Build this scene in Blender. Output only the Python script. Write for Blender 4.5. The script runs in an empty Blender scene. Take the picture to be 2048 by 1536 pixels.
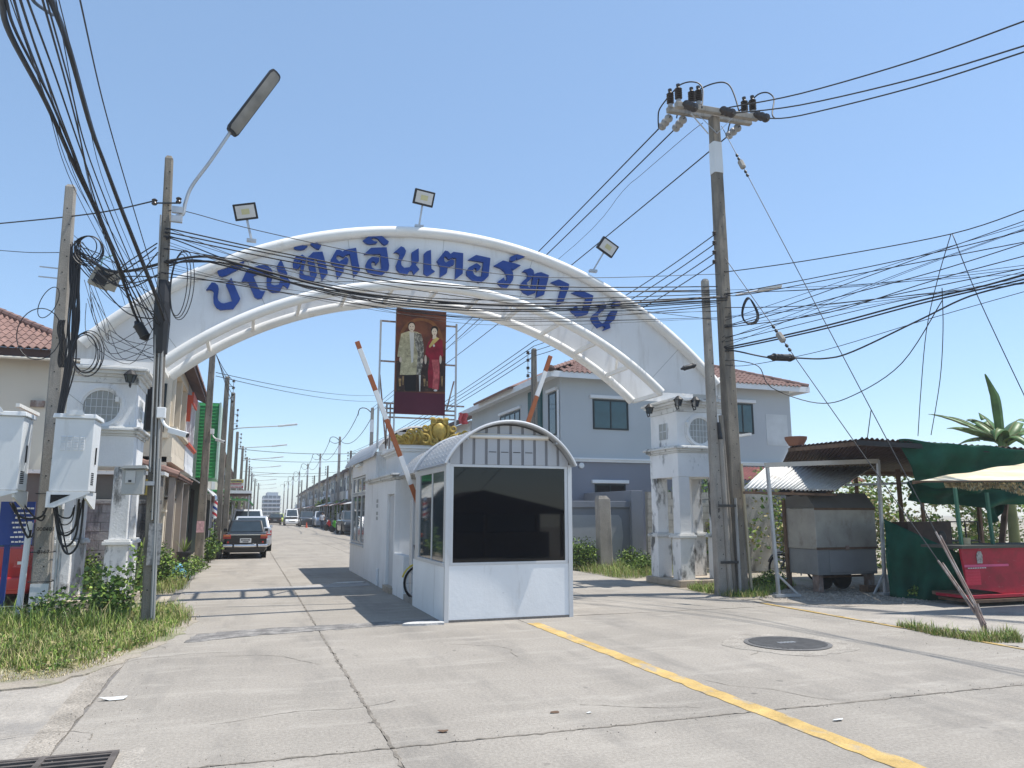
import bpy, bmesh, math, random
from mathutils import Vector, Matrix
sc = bpy.context.scene
rnd = random.Random(7)
R = math.radians
# ------------------------------------------------------------------ camera, sky, sun, exposure
F_PX, HOR_Y, VAN_X, EYE = 1515.0, 1026.0, 492.0, 1.6
TH = math.atan((HOR_Y - 768) / F_PX)
YAW = math.atan((1024 - VAN_X) * math.cos(TH) / F_PX)
cam_data = bpy.data.cameras.new('camera')
cam = bpy.data.objects.new('camera', cam_data)
sc.collection.objects.link(cam)
cam_data.sensor_fit = 'HORIZONTAL'
cam_data.sensor_width = 36.0
cam_data.lens = F_PX / 2048 * 36.0
cam_data.clip_start = 0.05
cam_data.clip_end = 3000
cam.location = (0, 0, EYE)
cam.rotation_euler = (R(90) + TH, 0, -YAW)
sc.camera = cam
SUN_DIR = Vector((-0.42, 0.085, -1.0)).normalized()
world = bpy.data.worlds.new('World')
sc.world = world
world.use_nodes = True
wn = world.node_tree.nodes
sky = wn.new('ShaderNodeTexSky')
sky.sky_type = 'NISHITA'
sky.sun_disc = False
sky.sun_elevation = math.asin(-SUN_DIR.z)
sky.sun_rotation = math.atan2(-SUN_DIR.x, -SUN_DIR.y)
sky.altitude = 0
sky.air_density = 1.0
sky.dust_density = 0.2
sky.ozone_density = 3.5
bg = wn['Background']
bg.inputs['Strength'].default_value = 0.135
veil = wn.new('ShaderNodeMix'); veil.data_type = 'RGBA'          # thin even heat haze over the whole sky
veil.inputs[0].default_value = 0.30
veil.inputs[7].default_value = (2.35, 3.55, 5.0, 1)
world.node_tree.links.new(sky.outputs['Color'], veil.inputs[6])
world.node_tree.links.new(veil.outputs[2], bg.inputs['Color'])
sun_data = bpy.data.lights.new('sun', 'SUN')
sun_data.energy = 4.1
sun_data.angle = R(0.53)
sun_data.color = (1.0, 0.955, 0.885)
sun = bpy.data.objects.new('sun', sun_data)
sc.collection.objects.link(sun)
sun.rotation_euler = SUN_DIR.to_track_quat('-Z', 'Y').to_euler()
sun.location = (20, -3, 45)
vs = sc.view_settings
vs.view_transform = 'Standard'
vs.look = 'None'
vs.exposure = 0.53
vs.gamma = 1.0
vs.use_curve_mapping = False

# ------------------------------------------------------------------ pixel -> world helpers (street runs along +Y)
def ray(px, py):
    a = (px - 1024) / F_PX
    b = (768 - py) / F_PX
    yc = math.cos(TH) - b * math.sin(TH)
    z = math.sin(TH) + b * math.cos(TH)
    c, s = math.cos(YAW), math.sin(YAW)
    return (a * c + yc * s, -a * s + yc * c, z)
def G(px, py, z=0.0):
    d = ray(px, py); t = (z - EYE) / d[2]
    return Vector((d[0] * t, d[1] * t, z))
def AY(px, py, y):
    d = ray(px, py); t = y / d[1]
    return Vector((d[0] * t, y, EYE + d[2] * t))
def AX(px, py, x):
    d = ray(px, py); t = x / d[0]
    return Vector((x, d[1] * t, EYE + d[2] * t))
def crop(ox, oy, s, pts):
    return [(ox + x / s, oy + y / s) for x, y in pts]

# ------------------------------------------------------------------ materials
MATS = {}
def mat(name, col, rough=.8, metal=0.0, spec=.3, var=.12, vscale=1.5, grain=.06, gscale=70, bump=.0, bscale=60,
        stain=None, stain2=None, coat=0.0, alpha=1.0, trans=0.0, sub=0.0, rvar=0.0, spots=None):
    """Procedural principled material: two noises vary the colour, optional streaky stains, fine bump."""
    if name in MATS: return MATS[name]
    m = bpy.data.materials.new(name); m.use_nodes = True
    nt = m.node_tree; N = nt.nodes; L = nt.links
    b = N['Principled BSDF']
    geo = N.new('ShaderNodeNewGeometry')
    def noise(scale, detail=4.0, vec=None, rough_=.55):
        n = N.new('ShaderNodeTexNoise'); n.inputs['Scale'].default_value = scale
        n.inputs['Detail'].default_value = detail; n.inputs['Roughness'].default_value = rough_
        L.new(vec or geo.outputs['Position'], n.inputs['Vector']); return n.outputs['Fac']
    def mix(fac, c1, c2, blend='MIX'):
        x = N.new('ShaderNodeMix'); x.data_type = 'RGBA'; x.blend_type = blend
        if hasattr(fac, 'is_linked'): L.new(fac, x.inputs[0])
        else: x.inputs[0].default_value = fac
        for sock, c in ((x.inputs[6], c1), (x.inputs[7], c2)):
            if hasattr(c, 'is_linked'): L.new(c, sock)
            else: sock.default_value = (*c, 1) if len(c) == 3 else c
        return x.outputs[2]
    def ramp(v, lo, hi):
        r = N.new('ShaderNodeMapRange'); r.inputs[1].default_value = lo; r.inputs[2].default_value = hi
        L.new(v, r.inputs[0]); return r.outputs[0]
    def sc3(c, k): return tuple(min(1, v * k) for v in c)
    c = mix(ramp(noise(vscale), .3, .7), sc3(col, 1 - var), sc3(col, 1 + var))
    if grain:
        g = noise(gscale, 2.0)
        c = mix(ramp(g, .3, .7), c, sc3(col, 1 - grain * 3), 'MIX') if False else mix(ramp(g, .25, .75), mix(1.0, c, (1 - grain,) * 3, 'MULTIPLY'), mix(1.0, c, (1 + grain,) * 3, 'MULTIPLY'))
    for st in (stain, stain2):
        if st:
            scol, lo, hi, sv, amt = st
            mp = N.new('ShaderNodeMapping'); mp.inputs['Scale'].default_value = sv
            L.new(geo.outputs['Position'], mp.inputs['Vector'])
            f = ramp(noise(1.0, 7.0, mp.outputs['Vector'], .68), lo, hi)
            mm = N.new('ShaderNodeMath'); mm.operation = 'MULTIPLY'; mm.inputs[1].default_value = amt
            L.new(f, mm.inputs[0])
            c = mix(mm.outputs[0], c, scol)
    if spots:                                                        # small dark oil and gum marks
        vo = N.new('ShaderNodeTexVoronoi'); vo.inputs['Scale'].default_value = 2.6; vo.inputs['Randomness'].default_value = 1.0
        L.new(geo.outputs['Position'], vo.inputs['Vector'])
        ad = N.new('ShaderNodeMath'); ad.operation = 'MULTIPLY_ADD'; ad.inputs[1].default_value = .16; L.new(noise(26, 3), ad.inputs[0]); L.new(vo.outputs['Distance'], ad.inputs[2])
        f = ramp(ad.outputs[0], .165, .125)
        mm = N.new('ShaderNodeMath'); mm.operation = 'MULTIPLY'; L.new(f, mm.inputs[0]); L.new(ramp(noise(.9, 2), .50, .66), mm.inputs[1])
        c = mix(mm.outputs[0], c, spots)
    L.new(c, b.inputs['Base Color'])
    b.inputs['Metallic'].default_value = metal
    b.inputs['Roughness'].default_value = rough
    b.inputs['Specular IOR Level'].default_value = spec
    if rvar:
        L.new(ramp(noise(vscale * 3), .2, .8), b.inputs['Roughness'])
        rr = b.inputs['Roughness'].links[0].from_node
        rr.inputs[3].default_value = max(.02, rough - rvar); rr.inputs[4].default_value = min(1, rough + rvar)
    if coat:
        b.inputs['Coat Weight'].default_value = coat; b.inputs['Coat Roughness'].default_value = .06
    if alpha < 1: b.inputs['Alpha'].default_value = alpha
    if trans: b.inputs['Transmission Weight'].default_value = trans
    if bump:
        bn = N.new('ShaderNodeBump'); bn.inputs['Strength'].default_value = bump; bn.inputs['Distance'].default_value = .02
        L.new(noise(bscale, 5.0), bn.inputs['Height']); L.new(bn.outputs['Normal'], b.inputs['Normal'])
    MATS[name] = m
    return m

BLACKST = (.035, .035, .033)
M_road = mat('road_concrete', (.305, .277, .24), .9, var=.13, vscale=.6, grain=.20, gscale=38, bump=.45, bscale=80,
             stain=((.185, .172, .155), .50, .70, (1.6, .30, 1), .62), stain2=((.43, .395, .345), .52, .70, (.9, 3.2, 1), .55), spots=(.115, .105, .095))
M_joint = mat('road_joint', (.17, .16, .15), .95, grain=.3, gscale=40)
M_patch = mat('asphalt_patch', (.16, .155, .15), .95, var=.3, vscale=5, grain=.35, gscale=60, bump=.8, bscale=60)
M_dirt = mat('dirt', (.34, .30, .245), .95, var=.25, vscale=.8, grain=.2, gscale=40, bump=.6, bscale=30,
             stain=((.15, .17, .07), .5, .62, (.6, .6, .6), .7))
M_gravel = mat('gravel', (.33, .295, .25), .95, var=.25, vscale=3, grain=.4, gscale=50, bump=1, bscale=45)
M_apron = mat('apron_concrete', (.35, .32, .28), .9, var=.15, vscale=1.2, grain=.2, gscale=40, bump=.5, bscale=70,
              stain=((.20, .19, .18), .5, .65, (.8, .8, .8), .6))
M_yellow = mat('road_yellow', (.50, .345, .13), .85, var=.22, vscale=3, grain=.15, gscale=50,
               stain=((.33, .30, .26), .53, .62, (6, 2.5, 3), .85), bump=.3, bscale=80)
M_white = mat('white_paint', (.78, .785, .785), .75, var=.06, vscale=1.2, grain=.03, bump=.15, bscale=35,
              stain=((.40, .39, .36), .56, .76, (3.2, 3.2, .6), .6))
M_arch = mat('arch_white', (.76, .765, .765), .6, var=.06, vscale=.8, grain=.03, bump=.08, bscale=12,
             stain=((.50, .48, .45), .54, .78, (3.4, 3.4, .5), .7))
M_tubew = mat('tube_white', (.78, .77, .74), .55, var=.06, grain=.04, stain=((.50, .45, .38), .60, .78, (3, 3, 3), .6))
M_pillar = mat('pillar_white', (.76, .755, .74), .85, var=.08, grain=.05, bump=.3, bscale=30,
               stain=(BLACKST, .52, .62, (2.4, 2.4, 1.0), .92), stain2=((.40, .40, .38), .50, .72, (1.2, 1.2, .5), .55))
M_pillarup = mat('pillar_upper', (.78, .78, .775), .8, var=.06, grain=.04, bump=.2, bscale=30,
               stain=((.10, .10, .10), .59, .70, (2.6, 2.6, 1.3), .8), stain2=((.45, .44, .41), .54, .76, (1.3, 1.3, .6), .5))
M_cornice = mat('cornice_stained', (.66, .66, .64), .85, var=.1, grain=.06, bump=.3,
                stain=((.06, .06, .055), .54, .66, (3.2, 3.2, 2.2), .85))
M_pole = mat('pole_concrete', (.31, .285, .25), .9, var=.18, vscale=2, grain=.14, gscale=60, bump=.4, bscale=50,
             stain=((.16, .15, .14), .50, .66, (5, 5, .8), .7))
M_poled = mat('pole_concrete_dark', (.215, .19, .155), .9, var=.2, vscale=2, grain=.14, gscale=60, bump=.4, bscale=50,
              stain=((.09, .085, .08), .48, .64, (5, 5, .6), .8), stain2=((.34, .31, .27), .55, .7, (6, 6, .9), .6))
M_galv = mat('galvanised', (.46, .47, .48), .45, .6, var=.12, vscale=4, grain=.05)
M_alu = mat('aluminium_frame', (.60, .61, .62), .45, .35, var=.05, grain=.03, stain=((.40, .38, .33), .6, .8, (4, 4, 1), .5))
M_rust = mat('rusty_steel', (.27, .20, .17), .8, .2, var=.3, vscale=6, stain=((.42, .40, .38), .5, .6, (7, 7, 3), .6))
M_black = mat('black_cable', (.018, .018, .02), .5, spec=.4, var=.2, grain=0)
M_wire = mat('steel_wire', (.06, .06, .06), .5, .5, var=.1, grain=0)
M_cablegrey = mat('grey_cable', (.30, .30, .29), .6, grain=0)
M_blue = mat('letter_blue', (.020, .060, .26), .5, var=.06, grain=.02, stain=((.50, .50, .48), .70, .73, (7, 7, 7), .9))
M_blueedge = mat('sign_blue', (.02, .05, .22), .45, grain=0)
M_gold = mat('gold_paint', (.42, .29, .06), .42, .25, spec=.5, var=.3, vscale=6, grain=.05, bump=.3, bscale=40,
             stain=((.16, .11, .03), .50, .68, (7, 7, 7), .7))
M_barw = mat('barrier_white', (.76, .76, .75), .5, var=.05, grain=.02)
M_baro = mat('barrier_orange', (.36, .115, .045), .5, var=.1, grain=.03)
M_glassdark = mat('tinted_glass', (.004, .005, .007), .03, spec=.4, var=0, grain=0)
M_glass = mat('window_glass', (.03, .045, .055), .04, spec=.8, var=.2, vscale=2, grain=0)
M_glassteal = mat('teal_glass', (.02, .07, .08), .05, spec=.7, var=.2, vscale=2, grain=0)
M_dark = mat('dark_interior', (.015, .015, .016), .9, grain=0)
M_frame = mat('dark_frame', (.02, .03, .032), .5, grain=0)
M_roofmetal = mat('checker_roof', (.42, .43, .44), .5, .45, var=.12, vscale=2, grain=.06, stain=((.26, .25, .23), .5, .7, (2, 2, 2), .5))
M_siding = mat('metal_siding', (.44, .45, .47), .5, .3, var=.05, grain=.02)
M_tile = mat('roof_tile_brown', (.235, .142, .118), .75, var=.2, vscale=2.5, grain=.1, gscale=50, stain=((.12, .075, .06), .5, .7, (2, 2, 2), .6))
M_tilesh = mat('roof_tile_fascia', (.085, .05, .042), .75, var=.2)
M_cream = mat('cream_wall', (.60, .555, .47), .85, var=.05, vscale=.6, grain=.03, stain=((.42, .38, .32), .60, .8, (1, 1, .4), .5))
M_cream2 = mat('cream_bright', (.66, .58, .46), .85, var=.06, grain=.03, stain=((.40, .33, .25), .60, .8, (2, 2, .7), .5))
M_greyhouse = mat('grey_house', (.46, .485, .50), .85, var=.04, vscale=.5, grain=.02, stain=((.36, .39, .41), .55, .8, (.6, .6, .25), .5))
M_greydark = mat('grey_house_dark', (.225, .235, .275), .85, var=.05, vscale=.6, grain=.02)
M_whitetrim = mat('white_trim', (.74, .75, .76), .7, var=.05, grain=.02)
M_fence = mat('old_plaster_wall', (.40, .38, .34), .95, var=.2, vscale=1.5, grain=.12, bump=.5, bscale=25,
              stain=((.07, .065, .06), .53, .66, (1.6, 1.6, .7), .85), stain2=((.55, .53, .49), .54, .68, (2.2, 2.2, 1.2), .6))
M_fencedark = mat('black_plaster_wall', (.30, .29, .27), .95, var=.25, vscale=1.5, grain=.12, bump=.4, bscale=25,
                  stain=((.035, .035, .035), .46, .60, (2.2, 2.2, .35), .92), stain2=((.50, .49, .47), .58, .70, (2.5, 2.5, .9), .7))
M_mortar = mat('mortar', (.22, .21, .19), .95, grain=.2)
M_greenclad = mat('green_cladding', (.035, .27, .075), .5, var=.12, vscale=3, grain=.03)
M_red = mat('red_paint', (.42, .02, .025), .35, spec=.5, var=.06, grain=0, coat=.6)
M_redpink = mat('stall_red', (.37, .014, .035), .5, var=.18, vscale=3, grain=.04, stain=((.20, .02, .025), .48, .66, (3, 3, 5), .7), stain2=((.42, .16, .17), .62, .70, (5, 5, 9), .6))
M_orange = mat('orange_trim', (.60, .10, .05), .6, grain=.02)
M_net = mat('green_net', (.006, .070, .042), .8, var=.3, vscale=3, grain=.2, gscale=120, bump=.3, bscale=150)
M_tin = mat('tin_sheet', (.64, .64, .62), .5, .10, var=.12, vscale=3, stain=((.40, .33, .24), .55, .72, (2, 2, 2), .6))
M_tinrust = mat('dark_corrugated', (.075, .048, .045), .6, .2, var=.3, vscale=2)
M_cartmetal = mat('cart_metal', (.36, .345, .31), .55, .4, var=.18, vscale=2, grain=.04, stain=((.17, .14, .11), .52, .70, (3, 3, 2), .6))
M_cartplate = mat('cart_plate', (.25, .255, .255), .6, .3, var=.15, vscale=2)
M_wood = mat('old_wood', (.14, .09, .06), .85, var=.3, vscale=6)
M_grass = mat('grass', (.22, .27, .06), .7, var=.4, vscale=1.2, grain=.2, gscale=25, stain=((.42, .36, .17), .58, .68, (.9, .9, .9), .85), sub=.2)
M_grassdry = mat('dry_grass', (.40, .34, .17), .8, var=.3, vscale=3)
M_leaf = mat('leaf', (.10, .18, .035), .6, var=.4, vscale=2.5, grain=.2, gscale=15)
M_leafb = mat('leaf_light', (.23, .32, .06), .6, var=.35, vscale=2.5, grain=.2, gscale=15)
M_leafd = mat('leaf_dark', (.045, .085, .025), .6, var=.4, vscale=2.5, grain=.2, gscale=15)
M_banana = mat('banana_leaf', (.075, .15, .035), .45, var=.3, vscale=3, grain=.1, gscale=30, stain=((.30, .25, .10), .66, .74, (3, 3, 3), .8))
M_stem = mat('stem', (.16, .17, .07), .8, var=.3)
M_trunk = mat('trunk', (.17, .13, .09), .9, var=.3, vscale=5)
M_cab = mat('cabinet_white', (.66, .68, .69), .5, var=.04, grain=.02, stain=((.40, .40, .38), .60, .80, (5, 5, 1.2), .5))
M_meter = mat('meter_grey', (.36, .365, .35), .55, var=.05)
M_insul = mat('insulator_black', (.03, .022, .02), .35, spec=.5, grain=0)
M_insulg = mat('insulator_grey', (.32, .31, .30), .4, spec=.5, grain=0)
M_silver = mat('silver_car', (.55, .57, .60), .3, .5, var=.02, grain=0, coat=.6)
M_carwhite = mat('white_car', (.74, .75, .75), .35, spec=.5, var=.02, grain=0, coat=.5)
M_cardark = mat('dark_car', (.045, .05, .055), .3, spec=.5, var=.05, grain=0, coat=.6)
M_carblack = mat('black_car', (.010, .012, .014), .35, spec=.4, var=.1, grain=0, coat=.3)
M_chrome = mat('chrome', (.65, .66, .67), .18, .9, var=.05, grain=0)
M_tyre = mat('tyre', (.02, .02, .02), .85, grain=0)
M_taillight = mat('tail_light', (.45, .03, .02), .25, spec=.6, grain=0)
M_amber = mat('amber_light', (.60, .18, .05), .25, spec=.6, grain=0)
M_clear = mat('clear_lens', (.70, .70, .68), .2, spec=.6, grain=0)
M_plastic = mat('black_plastic', (.025, .025, .027), .5, grain=0)
M_posterbg = mat('poster_brown', (.105, .032, .02), .55, var=.5, vscale=2.2, grain=.1, gscale=20, stain=((.20, .075, .03), .45, .7, (2.4, 2.4, 2.4), .8))
M_posterdk = mat('poster_dark', (.035, .02, .016), .55, var=.5, vscale=5, stain=((.16, .10, .06), .56, .66, (9, 9, 9), .7))
M_posterband = mat('poster_band', (.075, .012, .028), .55, var=.1)
M_skin = mat('print_skin', (.58, .50, .41), .6, var=.08, grain=0)
M_robe = mat('print_robe', (.40, .37, .24), .6, var=.35, vscale=14, grain=.2, gscale=60)
M_robed = mat('print_robe_dark', (.12, .115, .10), .6, var=.5, vscale=20, stain=((.45, .43, .36), .5, .56, (24, 24, 12), .8))
M_printw = mat('print_white', (.60, .60, .58), .6, var=.1)
M_printred = mat('print_red', (.24, .012, .03), .6, var=.25, vscale=6)
M_printpink = mat('print_pink', (.42, .09, .10), .6, var=.4, vscale=9)
M_printk = mat('print_black', (.012, .01, .012), .6, grain=0)
M_printy = mat('print_yellow', (.55, .42, .14), .6, grain=0)
M_grille = mat('grille_screen', (.36, .37, .355), .85, var=.08, vscale=3, grain=.05)
M_signw = mat('sign_white', (.70, .70, .68), .6, grain=0)
M_signy = mat('sign_yellow', (.62, .50, .08), .6, grain=0)
M_signr = mat('sign_red', (.45, .03, .04), .6, grain=0)
M_teal = mat('teal_sign', (.25, .47, .47), .6, var=.2, vscale=8)
M_straw = mat('umbrella_cream', (.62, .52, .34), .8, var=.12, vscale=4, stain=((.80, .76, .66), .5, .6, (1, 1, 9), .5))
M_tinsel = mat('tinsel', (.45, .36, .20), .35, .5, var=.6, vscale=20)
M_basket = mat('basket_clay', (.26, .12, .075), .8, var=.2)
M_shirt = mat('shirt_white', (.70, .70, .72), .8, grain=0)
M_jeans = mat('trousers_blue', (.03, .04, .08), .85, grain=0)
M_bodyskin = mat('skin', (.32, .19, .12), .6, grain=0)
M_greenbike = mat('green_plastic', (.10, .45, .04), .4, grain=0)
M_bluebin = mat('blue_cloth', (.14, .34, .48), .8, var=.3, vscale=8)
M_terrac = mat('pale_brick', (.40, .34, .27), .9, var=.2, vscale=4, grain=.1)
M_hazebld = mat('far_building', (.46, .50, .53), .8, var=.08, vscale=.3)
M_cctv = mat('cctv_white', (.74, .74, .73), .45, grain=0)
M_lampcover = mat('lamp_cover', (.20, .185, .16), .4, spec=.5, var=.25, vscale=4, grain=.06)
M_lampwhite = mat('lamp_white', (.72, .72, .71), .45, grain=0)

# ------------------------------------------------------------------ mesh builder and object helpers
C = sc.collection
OFF = {}
class MB:
    def __init__(s): s.v = []; s.f = []; s.mi = []
    def add(s, vs, fs, mi=0):
        o = len(s.v); s.v += [tuple(p) for p in vs]; s.f += [tuple(i + o for i in f) for f in fs]; s.mi += [mi] * len(fs); return s
    def box(s, x0, x1, y0, y1, z0, z1, mi=0):
        return s.add([(x0, y0, z0), (x1, y0, z0), (x1, y1, z0), (x0, y1, z0), (x0, y0, z1), (x1, y0, z1), (x1, y1, z1), (x0, y1, z1)],
                     [(0, 3, 2, 1), (4, 5, 6, 7), (0, 1, 5, 4), (1, 2, 6, 5), (2, 3, 7, 6), (3, 0, 4, 7)], mi)
    def frustum(s, c0, w0, d0, c1, w1, d1, mi=0, cham=0.0):
        """tapered rectangular bar from centre c0 (w0 x d0) up to c1; cham cuts the corners"""
        def ring(c, w, d):
            if cham:
                k = cham
                return [(c[0] - w/2 + k, c[1] - d/2, c[2]), (c[0] + w/2 - k, c[1] - d/2, c[2]), (c[0] + w/2, c[1] - d/2 + k, c[2]), (c[0] + w/2, c[1] + d/2 - k, c[2]),
                        (c[0] + w/2 - k, c[1] + d/2, c[2]), (c[0] - w/2 + k, c[1] + d/2, c[2]), (c[0] - w/2, c[1] + d/2 - k, c[2]), (c[0] - w/2, c[1] - d/2 + k, c[2])]
            return [(c[0] - w/2, c[1] - d/2, c[2]), (c[0] + w/2, c[1] - d/2, c[2]), (c[0] + w/2, c[1] + d/2, c[2]), (c[0] - w/2, c[1] + d/2, c[2])]
        a, b = ring(c0, w0, d0), ring(c1, w1, d1); n = len(a)
        return s.add(a + b, [(i, (i + 1) % n, n + (i + 1) % n, n + i) for i in range(n)] + [tuple(range(n - 1, -1, -1)), tuple(range(n, 2 * n))], mi)
    def beam(s, p, q, w, h=None, up=(0, 0, 1), mi=0):
        p, q = Vector(p), Vector(q); h = h or w; d = (q - p)
        if d.length < 1e-6: return s
        d.normalize(); u = Vector(up)
        if abs(d.dot(u)) > .98: u = Vector((0, 1, 0))
        r = d.cross(u).normalized(); u = r.cross(d)
        a = []
        for c in (p, q):
            for i, j in ((-1, -1), (1, -1), (1, 1), (-1, 1)): a.append(c + r * (i * w / 2) + u * (j * h / 2))
        return s.add(a, [(3, 2, 1, 0), (4, 5, 6, 7), (0, 1, 5, 4), (1, 2, 6, 5), (2, 3, 7, 6), (3, 0, 4, 7)], mi)
    def tube(s, pts, r, n=6, cap=True, closed=False, mi=0):
        pts = [Vector(p) for p in pts]; m = len(pts)
        rr = r if isinstance(r, (list, tuple)) else [r] * m
        rings = []; prev = None
        for i, p in enumerate(pts):
            if closed: d = pts[(i + 1) % m] - pts[i - 1]
            else: d = pts[min(i + 1, m - 1)] - pts[max(i - 1, 0)]
            if d.length < 1e-9: d = Vector((0, 0, 1))
            d.normalize()
            if prev is None:
                u = Vector((0, 0, 1)) if abs(d.z) < .9 else Vector((1, 0, 0))
                a = d.cross(u).normalized()
            else:
                a = prev - d * prev.dot(d)
                if a.length < 1e-6: a = d.orthogonal()
                a.normalize()
            prev = a; b = d.cross(a)
            rings.append([p + a * (rr[i] * math.cos(2 * math.pi * k / n)) + b * (rr[i] * math.sin(2 * math.pi * k / n)) for k in range(n)])
        vs = [v for g in rings for v in g]; fs = []
        for i in range(m if closed else m - 1):
            j = (i + 1) % m
            for k in range(n): fs.append((i * n + k, i * n + (k + 1) % n, j * n + (k + 1) % n, j * n + k))
        if cap and not closed: fs += [tuple(range(n - 1, -1, -1)), tuple(range((m - 1) * n, m * n))]
        return s.add(vs, fs, mi)
    def cyl(s, p, q, r0, r1=None, n=12, mi=0):
        return s.tube([p, q], [r0, r0 if r1 is None else r1], n, mi=mi)
    def lathe(s, prof, c=(0, 0, 0), n=16, axis='z', mi=0):
        vs = []; fs = []
        for r, h in prof:
            for k in range(n):
                a = 2 * math.pi * k / n; x, y = r * math.cos(a), r * math.sin(a)
                p = (x, y, h) if axis == 'z' else ((x, h, y) if axis == 'y' else (h, x, y))
                vs.append((c[0] + p[0], c[1] + p[1], c[2] + p[2]))
        for i in range(len(prof) - 1):
            for k in range(n): fs.append((i * n + k, i * n + (k + 1) % n, (i + 1) * n + (k + 1) % n, (i + 1) * n + k))
        fs += [tuple(range(n - 1, -1, -1)), tuple(range((len(prof) - 1) * n, len(prof) * n))]
        return s.add(vs, fs, mi)
    def prism(s, front, back, mi=0):
        n = len(front)
        return s.add(list(front) + list(back), [tuple(range(n)), tuple(range(2 * n - 1, n - 1, -1))] + [(i, n + i, n + (i + 1) % n, (i + 1) % n) for i in range(n)], mi)
    def prism_xz(s, poly, y0, y1, mi=0):
        return s.prism([(x, y0, z) for x, z in poly], [(x, y1, z) for x, z in poly], mi)
    def prism_yz(s, poly, x0, x1, mi=0):
        return s.prism([(x0, y, z) for y, z in poly], [(x1, y, z) for y, z in poly], mi)
    def prism_xy(s, poly, z0, z1, mi=0):
        return s.prism([(x, y, z0) for x, y in poly], [(x, y, z1) for x, y in poly], mi)
    def grid(s, fn, nu, nv, mi=0):
        vs = [fn(i / nu, j / nv) for j in range(nv + 1) for i in range(nu + 1)]
        return s.add(vs, [(j * (nu + 1) + i, j * (nu + 1) + i + 1, (j + 1) * (nu + 1) + i + 1, (j + 1) * (nu + 1) + i) for j in range(nv) for i in range(nu)], mi)
    def build(s, name, m, parent=None, smooth=False, bevel=0.0, solid=0.0, recalc=True):
        off = OFF.get(parent.name, (0, 0, 0)) if parent else (0, 0, 0)
        me = bpy.data.meshes.new(name)
        me.from_pydata([(x - off[0], y - off[1], z - off[2]) for x, y, z in s.v], [], s.f)
        for mm in (m if isinstance(m, (list, tuple)) else [m]): me.materials.append(mm)
        if len(me.materials) > 1: me.polygons.foreach_set('material_index', s.mi)
        if recalc:
            bm = bmesh.new(); bm.from_mesh(me); bmesh.ops.recalc_face_normals(bm, faces=bm.faces); bm.to_mesh(me); bm.free()
        if smooth:
            me.polygons.foreach_set('use_smooth', [True] * len(me.polygons))
            if smooth != 'all': me.set_sharp_from_angle(angle=R(40))
        o = bpy.data.objects.new(name, me); C.objects.link(o)
        if parent: o.parent = parent; OFF[o.name] = off
        else: OFF[o.name] = (0, 0, 0)
        if bevel:
            b = o.modifiers.new('bevel', 'BEVEL'); b.width = bevel; b.segments = 2; b.limit_method = 'ANGLE'
        if solid:
            b = o.modifiers.new('solid', 'SOLIDIFY'); b.thickness = solid; b.offset = 0
        return o
def tag(o, label, cat, group=None):
    o['label'] = label; o['category'] = cat
    if group: o['group'] = group
    return o
def thing(name, label, cat, loc=(0, 0, 0), group=None):
    o = bpy.data.objects.new(name, None); o.empty_display_size = .2; C.objects.link(o)
    o.location = loc; OFF[o.name] = tuple(loc)
    return tag(o, label, cat, group)
def struct(o): o['kind'] = 'structure'; return o
def stuff(o): o['kind'] = 'stuff'; return o
def inst(o, name, parent, loc, rot=(0, 0, 0), scale=(1, 1, 1)):
    """another object sharing o's mesh, placed at world loc under parent"""
    c = bpy.data.objects.new(name, o if isinstance(o, bpy.types.Mesh) else o.data); C.objects.link(c)
    c.parent = parent; off = OFF.get(parent.name, (0, 0, 0)) if parent else (0, 0, 0); OFF[c.name] = off
    c.location = (loc[0] - off[0], loc[1] - off[1], loc[2] - off[2]); c.rotation_euler = rot; c.scale = scale
    return c
def copy_tree(root, loc, rotz=0.0, label=None, scale=None):
    r = root.copy(); C.objects.link(r); r.location = loc; r.rotation_euler = (0, 0, rotz); OFF[r.name] = tuple(loc)
    if label: r['label'] = label
    if scale: r.scale = scale
    for ch in root.children:
        c = ch.copy(); C.objects.link(c); c.parent = r
        for g in ch.children:
            d = g.copy(); C.objects.link(d); d.parent = c
    return r
def smoothpts(pts, k=6):
    P = [Vector(p) for p in pts]
    if len(P) < 3: return P
    out = []
    for i in range(len(P) - 1):
        p0, p1, p2, p3 = P[max(i - 1, 0)], P[i], P[i + 1], P[min(i + 2, len(P) - 1)]
        for j in range(k):
            t = j / k
            out.append(.5 * ((2 * p1) + (p2 - p0) * t + (2 * p0 - 5 * p1 + 4 * p2 - p3) * t * t + (3 * p1 - p0 - 3 * p2 + p3) * t ** 3))
    out.append(P[-1]); return out
def sag(p, q, s, n=14):
    p, q = Vector(p), Vector(q)
    return [p.lerp(q, i / n) - Vector((0, 0, s * 4 * (i / n) * (1 - i / n))) for i in range(n + 1)]
def text_mesh(body, size, name, m, parent, loc, rot, ext=.004):
    cu = bpy.data.curves.new('lettering', 'FONT'); cu.body = body; cu.size = size; cu.extrude = ext; cu.align_x = 'CENTER'; cu.align_y = 'CENTER'
    cu.resolution_u = 2
    t = bpy.data.objects.new('lettering', cu); C.objects.link(t)
    dg = bpy.context.evaluated_depsgraph_get(); me = bpy.data.meshes.new_from_object(t.evaluated_get(dg))
    bpy.data.objects.remove(t); bpy.data.curves.remove(cu)
    me.materials.clear(); me.materials.append(m)
    return inst(me, name, parent, loc, rot)
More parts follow.
